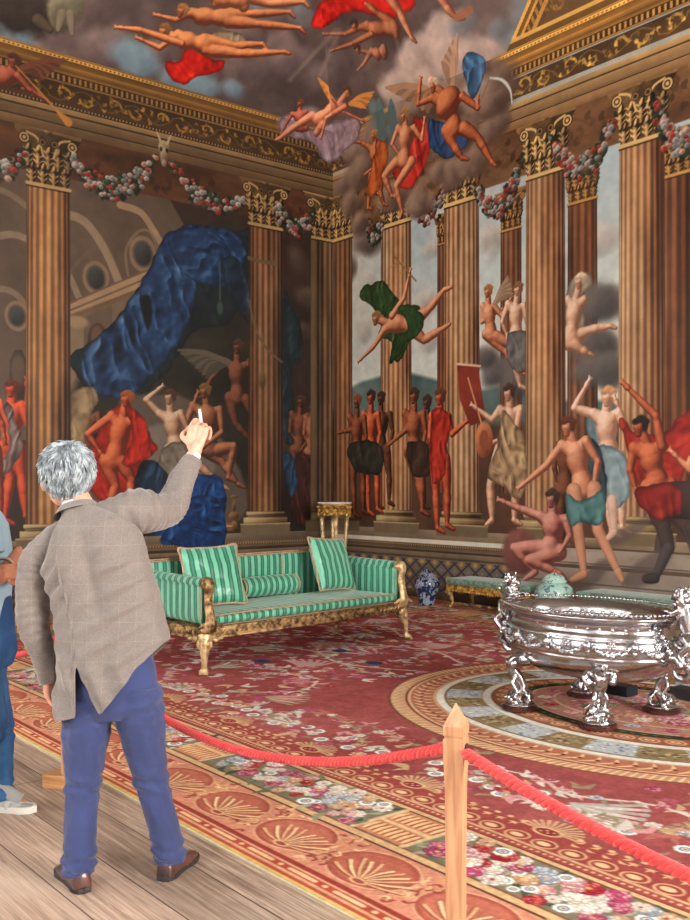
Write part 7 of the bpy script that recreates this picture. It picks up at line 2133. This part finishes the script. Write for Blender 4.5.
# --- trousers: both legs and seat grown together, then creased
def trousers(parent, pelvis, hipA, kneeA, ankA, hipB, kneeB, ankB, m, seed=0, rads=(.118, .098, .082, .072), waist=.16, name='trousers', vox=.0065, top=None):
    b = BM()
    for h_, k_, a_ in ((hipA, kneeA, ankA), (hipB, kneeB, ankB)):
        P = catmull([h_ + Vector((0, 0, .04)), h_ + (k_ - h_) * .35, k_, k_ + (a_ - k_) * .55, Vector((a_.x, a_.y, .06))], 8)
        R_ = [float(np.interp(i / 8, [0, 1, 2, 3, 4], [rads[0], rads[0] * .93, rads[1], rads[2], rads[3]])) for i in range(len(P))]
        rings = []
        for i, (p, t, u, w) in enumerate(frames(P)):
            s = i / (len(P) - 1); ring = []
            for k in range(40):
                a = 2 * PI * k / 40; r = R_[i]
                q = Vector((math.cos(a) * r * .93, math.sin(a) * r * 1.05, 0))
                z = p.z
                # creases at knee and a break of cloth over the shoe
                f = .010 * math.exp(-((s - .52) / .07) ** 2) * math.sin(2 * PI * s / .05 + 2.5 * math.sin(a + seed)) + .014 * math.exp(-((s - .93) / .08) ** 2) * math.sin(2 * PI * s / .055 + 2.0 * math.sin(a * 1 + seed + 1)) + .008 * math.exp(-((s - .12) / .12) ** 2) * math.sin(2 * PI * s / .09 + 3 * math.sin(a + 1))
                f += .006 * mnoise.noise(Vector((math.cos(a) * 2.5 + seed, math.sin(a) * 2.5, s * 10))) + .004 * mnoise.noise(Vector((math.cos(a) * 6, math.sin(a) * 6 + seed, s * 24)))
                q = q * (1 + f / r)
                ring.append(Vector((p.x + q.x, p.y + q.y, z)))
            rings.append(ring)
        loft(b, rings, True)
    t0 = top if top is not None else pelvis.z + .16
    mid = (hipA + hipB) / 2
    rings = []
    for z, wx, wy in ((mid.z - .06, .10, .105), (mid.z - .02, .165, .125), (mid.z + .05, .188, .132), (mid.z + .14, .178, .125), (t0, waist, .115)):
        rings.append([Vector((mid.x + (pelvis.x - mid.x) * (z - mid.z) * 4 * .3 + wx * math.cos(2 * PI * k / 40), mid.y + wy * math.sin(2 * PI * k / 40), z)) for k in range(40)])
    loft(b, rings, True)
    return baked(name, b, m, [('REMESH', dict(mode='VOXEL', voxel_size=vox)), ('SMOOTH', dict(factor=.5, iterations=4))], parent)
trousers(man, pel, hipL + Vector((0, 0, 0)), knL, ankL, hipR, knR, ankR, M_NVY, 1, rads=(.112, .078, .068, .070))
# --- shoes
def shoe(name, heel, toe, parent, mU, mS, w=.047, h=.085, laces=None, sneaker=False):
    heel = Vector((heel.x, heel.y, 0)); toe = Vector((toe.x, toe.y, 0)); d = (toe - heel); L_ = d.length; d.normalize(); n = Vector((-d.y, d.x, 0))
    b = BM(); rings = []
    for s, ww, z1 in ((0, .028, .06), (.03, .036, .088), (.12, .038, .098), (.28, .036, .096), (.42, .038, .080), (.58, .046, .060), (.75, .048, .048), (.9, .040, .038), (.98, .022, .028), (1.0, .006, .022)):
        ring = []
        for k in range(20):
            a = 2 * PI * k / 20; ca, sa = math.cos(a), math.sin(a)
            x = math.copysign(abs(ca) ** .8, ca) * ww; z = (.018 + (z1 - .018) * (abs(sa) ** .8)) if sa > 0 else .018 * (1 - abs(sa)) + .016 * abs(sa)
            ring.append(heel + d * (s * L_) + n * x + Vector((0, 0, z)))
        rings.append(ring)
    loft(b, rings, True)
    o = baked(name, b, mU, [('SUBSURF', dict(levels=1, render_levels=1))], parent)
    b = BM(); rings = []
    for z, g in ((0.0005, .97), (.006, 1.02), (.02, 1.02), (.023, .97)):
        ring = []
        for k in range(36):
            a = 2 * PI * k / 36
            s = .5 - .5 * math.cos(a); side = math.sin(a)
            ww = float(np.interp(s, [0, .05, .15, .3, .5, .75, .92, 1], [.0, .03, .04, .037, .040, .052, .040, 0.0])) * g
            ring.append(heel + d * ((s * 1.03 - .015) * L_) + n * ww * (1 if side >= 0 else -1) + Vector((0, 0, z * (1.4 if sneaker else 1))))
        rings.append(ring)
    loft(b, rings, True)
    obj('sole', b, mS, o, auto=40, smooth=True)
    if not sneaker:
        b = BM(); box(b, -.029, .029, -.003, .05, .0005, .022, .006)
        bmesh.ops.transform(b, matrix=Matrix.Translation(heel) @ Matrix.Rotation(math.atan2(d.y, d.x) - PI / 2, 4, 'Z'), verts=b.verts[:]); obj('heel', b, mS, o)
    b = BM()
    for q in range(4):
        c = heel + d * L_ * (.40 + .07 * q) + Vector((0, 0, .088 - .0095 * q)); tube(b, [c - n * .02 + Vector((0, 0, -.006)), c + Vector((0, 0, .003)), c + n * .02 + Vector((0, 0, -.006))], .0025, 6)
    obj('laces', b, laces, o, smooth=True)
    return o
M_BRN = mat('brown_leather', (92, 52, 42), rough=.3, var=.25, vscale=14, col2=(52, 40, 44), coat=.3); M_SOLE = mat('dark_rubber', (40, 34, 34), rough=.6); M_LACE = mat('dark_lace', (36, 30, 34), rough=.8)
shoe('shoe', hL, tL, man, M_BRN, M_SOLE, laces=M_LACE)
shoe('shoe', hR_, tR, man, M_BRN, M_SOLE, laces=M_LACE)
# the small pointer between finger and thumb
pp = at_depth(201, 422, DM + .40); pq = at_depth(199.5, 409, DM + .40)
b = BM(); tube(b, [pp, pp.lerp(pq, .2), pp.lerp(pq, .7), pq], [.006, .0075, .0075, .005], 12)
ptr = obj('pen', b, mat('pale_blue_plastic', (190, 220, 236), rough=.3), smooth=True)
tag(ptr, 'small pale blue pen held up in the raised hand', 'pen')

# --- the second person, at the left edge of the picture
DJ = 4.85
JR = cam_xy((-22 - CX) / FPX * DJ, DJ)
man2 = thing('person', 'person in light blue short sleeved shirt and jeans with folded arms at the left edge', 'person', JR, YAW)
def Lj(px, py, y=0.0):
    px -= 7
    p = at_depth(px, py, DJ + y); q = Matrix.Rotation(-YAW, 3, 'Z') @ (p - JR); return Vector((q.x, q.y, q.z))
n2_, h2_ = Lj(-22, 502), Lj(-26, 468); ch2, ws2, pl2 = Lj(-12, 550), Lj(-12, 600), Lj(-14, 648)
sA, sB = Lj(-10, 520, -.18), Lj(-14, 520, .18)
eA, hA = Lj(2, 576, -.21), Lj(22, 556, .04); eB, hB = Lj(2, 578, .21), Lj(24, 572, -.05)
hipA, hipB = Lj(-16, 660, -.09), Lj(-12, 660, .09); kA, kB = Lj(-6, 730, -.09), Lj(2, 728, .12); aA, aB = Lj(-22, 800, -.10), Lj(6, 796, .04)
def loc2(p): return Matrix.Rotation(-YAW, 3, 'Z') @ (Vector((p.x, p.y, 0)) - JR)
t2 = loc2(ground(36, 812)); t3 = Vector((t2.x - .14, t2.y - .22, 0))
aB, aA = t2 + Vector((-.20, .02, .10)), t3 + Vector((-.20, 0, .10))
hp2, HR2 = head_parts(h2_, -PI / 2 + .2, 0)
hcA = hand_chains(hA, Vector((.1, 1, .15)), Vector((1, 0, .2)), .95, (.5, .5, .5, .4), .3, 1); hcB = hand_chains(hB, Vector((.1, -1, .15)), Vector((1, 0, .2)), .95, (.5, .5, .5, .4), .3, -1)
chains = [([pl2, ws2, ch2, n2_ - Vector((0, 0, .05)), n2_], [.075, .085, .10, .07, .052]), ([n2_, h2_ - Vector((0, 0, .03))], [.055, .055]), ([n2_ - Vector((0, 0, .03)), sA], [.045, .04]), ([n2_ - Vector((0, 0, .03)), sB], [.045, .04]),
          ([sA, eA, hA], [.045, .042, .027]), ([sB, eB, hB], [.045, .042, .027]), ([pl2, hipA, kA, aA], [.06, .06, .048, .032]), ([pl2, hipB, kB, aB], [.06, .06, .048, .032]),
          ([aA, aA + Vector((.07, 0, -.045)), aA + Vector((.13, 0, -.06))], [.032, .028, .02]), ([aB, aB + Vector((.07, 0, -.045)), aB + Vector((.13, 0, -.06))], [.032, .028, .02])] + hcA + hcB
skin_body('body', chains, hp2, M_SKIN2, .006, man2)
hair_mesh(HR2, mat('dark_grey_hair', (92, 84, 78), rough=.6, var=.2, vscale=30), man2, 9, 500, length=.035)
M_POLO = mat('light_blue_pique', (150, 178, 196), rough=.85, bump=.25, bscale=400, var=.05, vscale=6); M_JEAN = mat('blue_denim', (24, 60, 104), rough=.85, bump=.4, bscale=350, col2=(52, 100, 148), vscale=4.5, lo=.42, hi=.66)
b = BM(); rings = []
for c, hw, hd_ in ((Lj(-14, 634), .135, .18), (Lj(-13, 612), .14, .185), (Lj(-12, 580), .145, .19), (Lj(-12, 548), .14, .195), (Lj(-12, 524), .125, .185), (Lj(-14, 512), .10, .14), (Lj(-17, 504), .075, .085)):
    rings.append([c + Vector((hw * math.cos(2 * PI * k / 40) + .006 * mnoise.noise(Vector((k * .4, c.z * 9, 0))), hd_ * math.sin(2 * PI * k / 40), 0)) for k in range(40)])
loft(b, rings, True)
for s_ in (sA, sB): tube(b, [n2_ - Vector((0, 0, .045)), s_ + Vector((0, 0, .01))], [.07, .072], 20)
for s_, e_ in ((sA, eA), (sB, eB)):
    t_ = lerp(s_, e_, .62); tube(b, catmull([s_ + Vector((0, 0, .01)), lerp(s_, e_, .3), t_], 6), [.072, .074, .076, .077, .077, .077, .077, .076, .075, .074, .073, .072, .072], 20)
polo = baked('polo_shirt', b, M_POLO, [('REMESH', dict(mode='VOXEL', voxel_size=.007)), ('SMOOTH', dict(factor=.5, iterations=3))], man2)
collar('collar', n2_ + Vector((0, 0, -.01)), .062, .03, M_POLO, polo, .1, spread=1.35)
trousers(man2, pl2, hipA, kA, aA, hipB, kB, aB, M_JEAN, 6, rads=(.12, .10, .088, .084), waist=.155, name='jeans', top=1.04)
M_SNK = mat('white_grey_sneaker_mesh', (206, 208, 204), rough=.7, bump=.5, bscale=220, col2=(150, 152, 150), vscale=22, lo=.4, hi=.6); M_SNS = mat('white_rubber', (220, 218, 210), rough=.6)
shoe('sneaker', t2 + Vector((-.27, .03, 0)), t2, man2, M_SNK, M_SNS, laces=mat('white_lace', (220, 220, 220), rough=.8), sneaker=True)
shoe('sneaker', t3 + Vector((-.27, .0, 0)), t3, man2, M_SNK, M_SNS, laces=M_SHIRT, sneaker=True)
for a_ in (aA, aB):
    b = BM(); tube(b, [a_ + Vector((-.01, 0, .03)), a_ + Vector((.015, 0, .0)), a_ + Vector((.06, 0, -.022)), a_ + Vector((.12, 0, -.052))], [.040, .043, .040, .034], 16); obj('sock', b, mat('grey_sock', (150, 150, 150), rough=.9), man2, smooth=True)
for c, r_, mm in ((lerp(eA, hA, .42), .041, mat('leather_bracelet', (92, 52, 40), rough=.6)), (lerp(eA, hA, .52), .039, mat('silver_bracelet', (210, 196, 180), rough=.3, metal=.8))):
    b = BM(); d = (hA - eA).normalized(); u = d.orthogonal().normalized(); w = d.cross(u)
    tube(b, [c + (u * math.cos(2 * PI * k / 24) + w * math.sin(2 * PI * k / 24)) * r_ for k in range(25)], .004, 8)
    o = obj('bracelet', b, mm, smooth=True); o.matrix_world = Matrix.Translation(JR) @ Matrix.Rotation(YAW, 4, 'Z')
    o.parent = man2; o.matrix_world = Matrix.Translation(JR) @ Matrix.Rotation(YAW, 4, 'Z')
    tag(o, 'brown leather bracelet on the folded forearm at the left edge' if r_ > .04 else 'pale metal bracelet on the folded forearm, nearer the wrist')
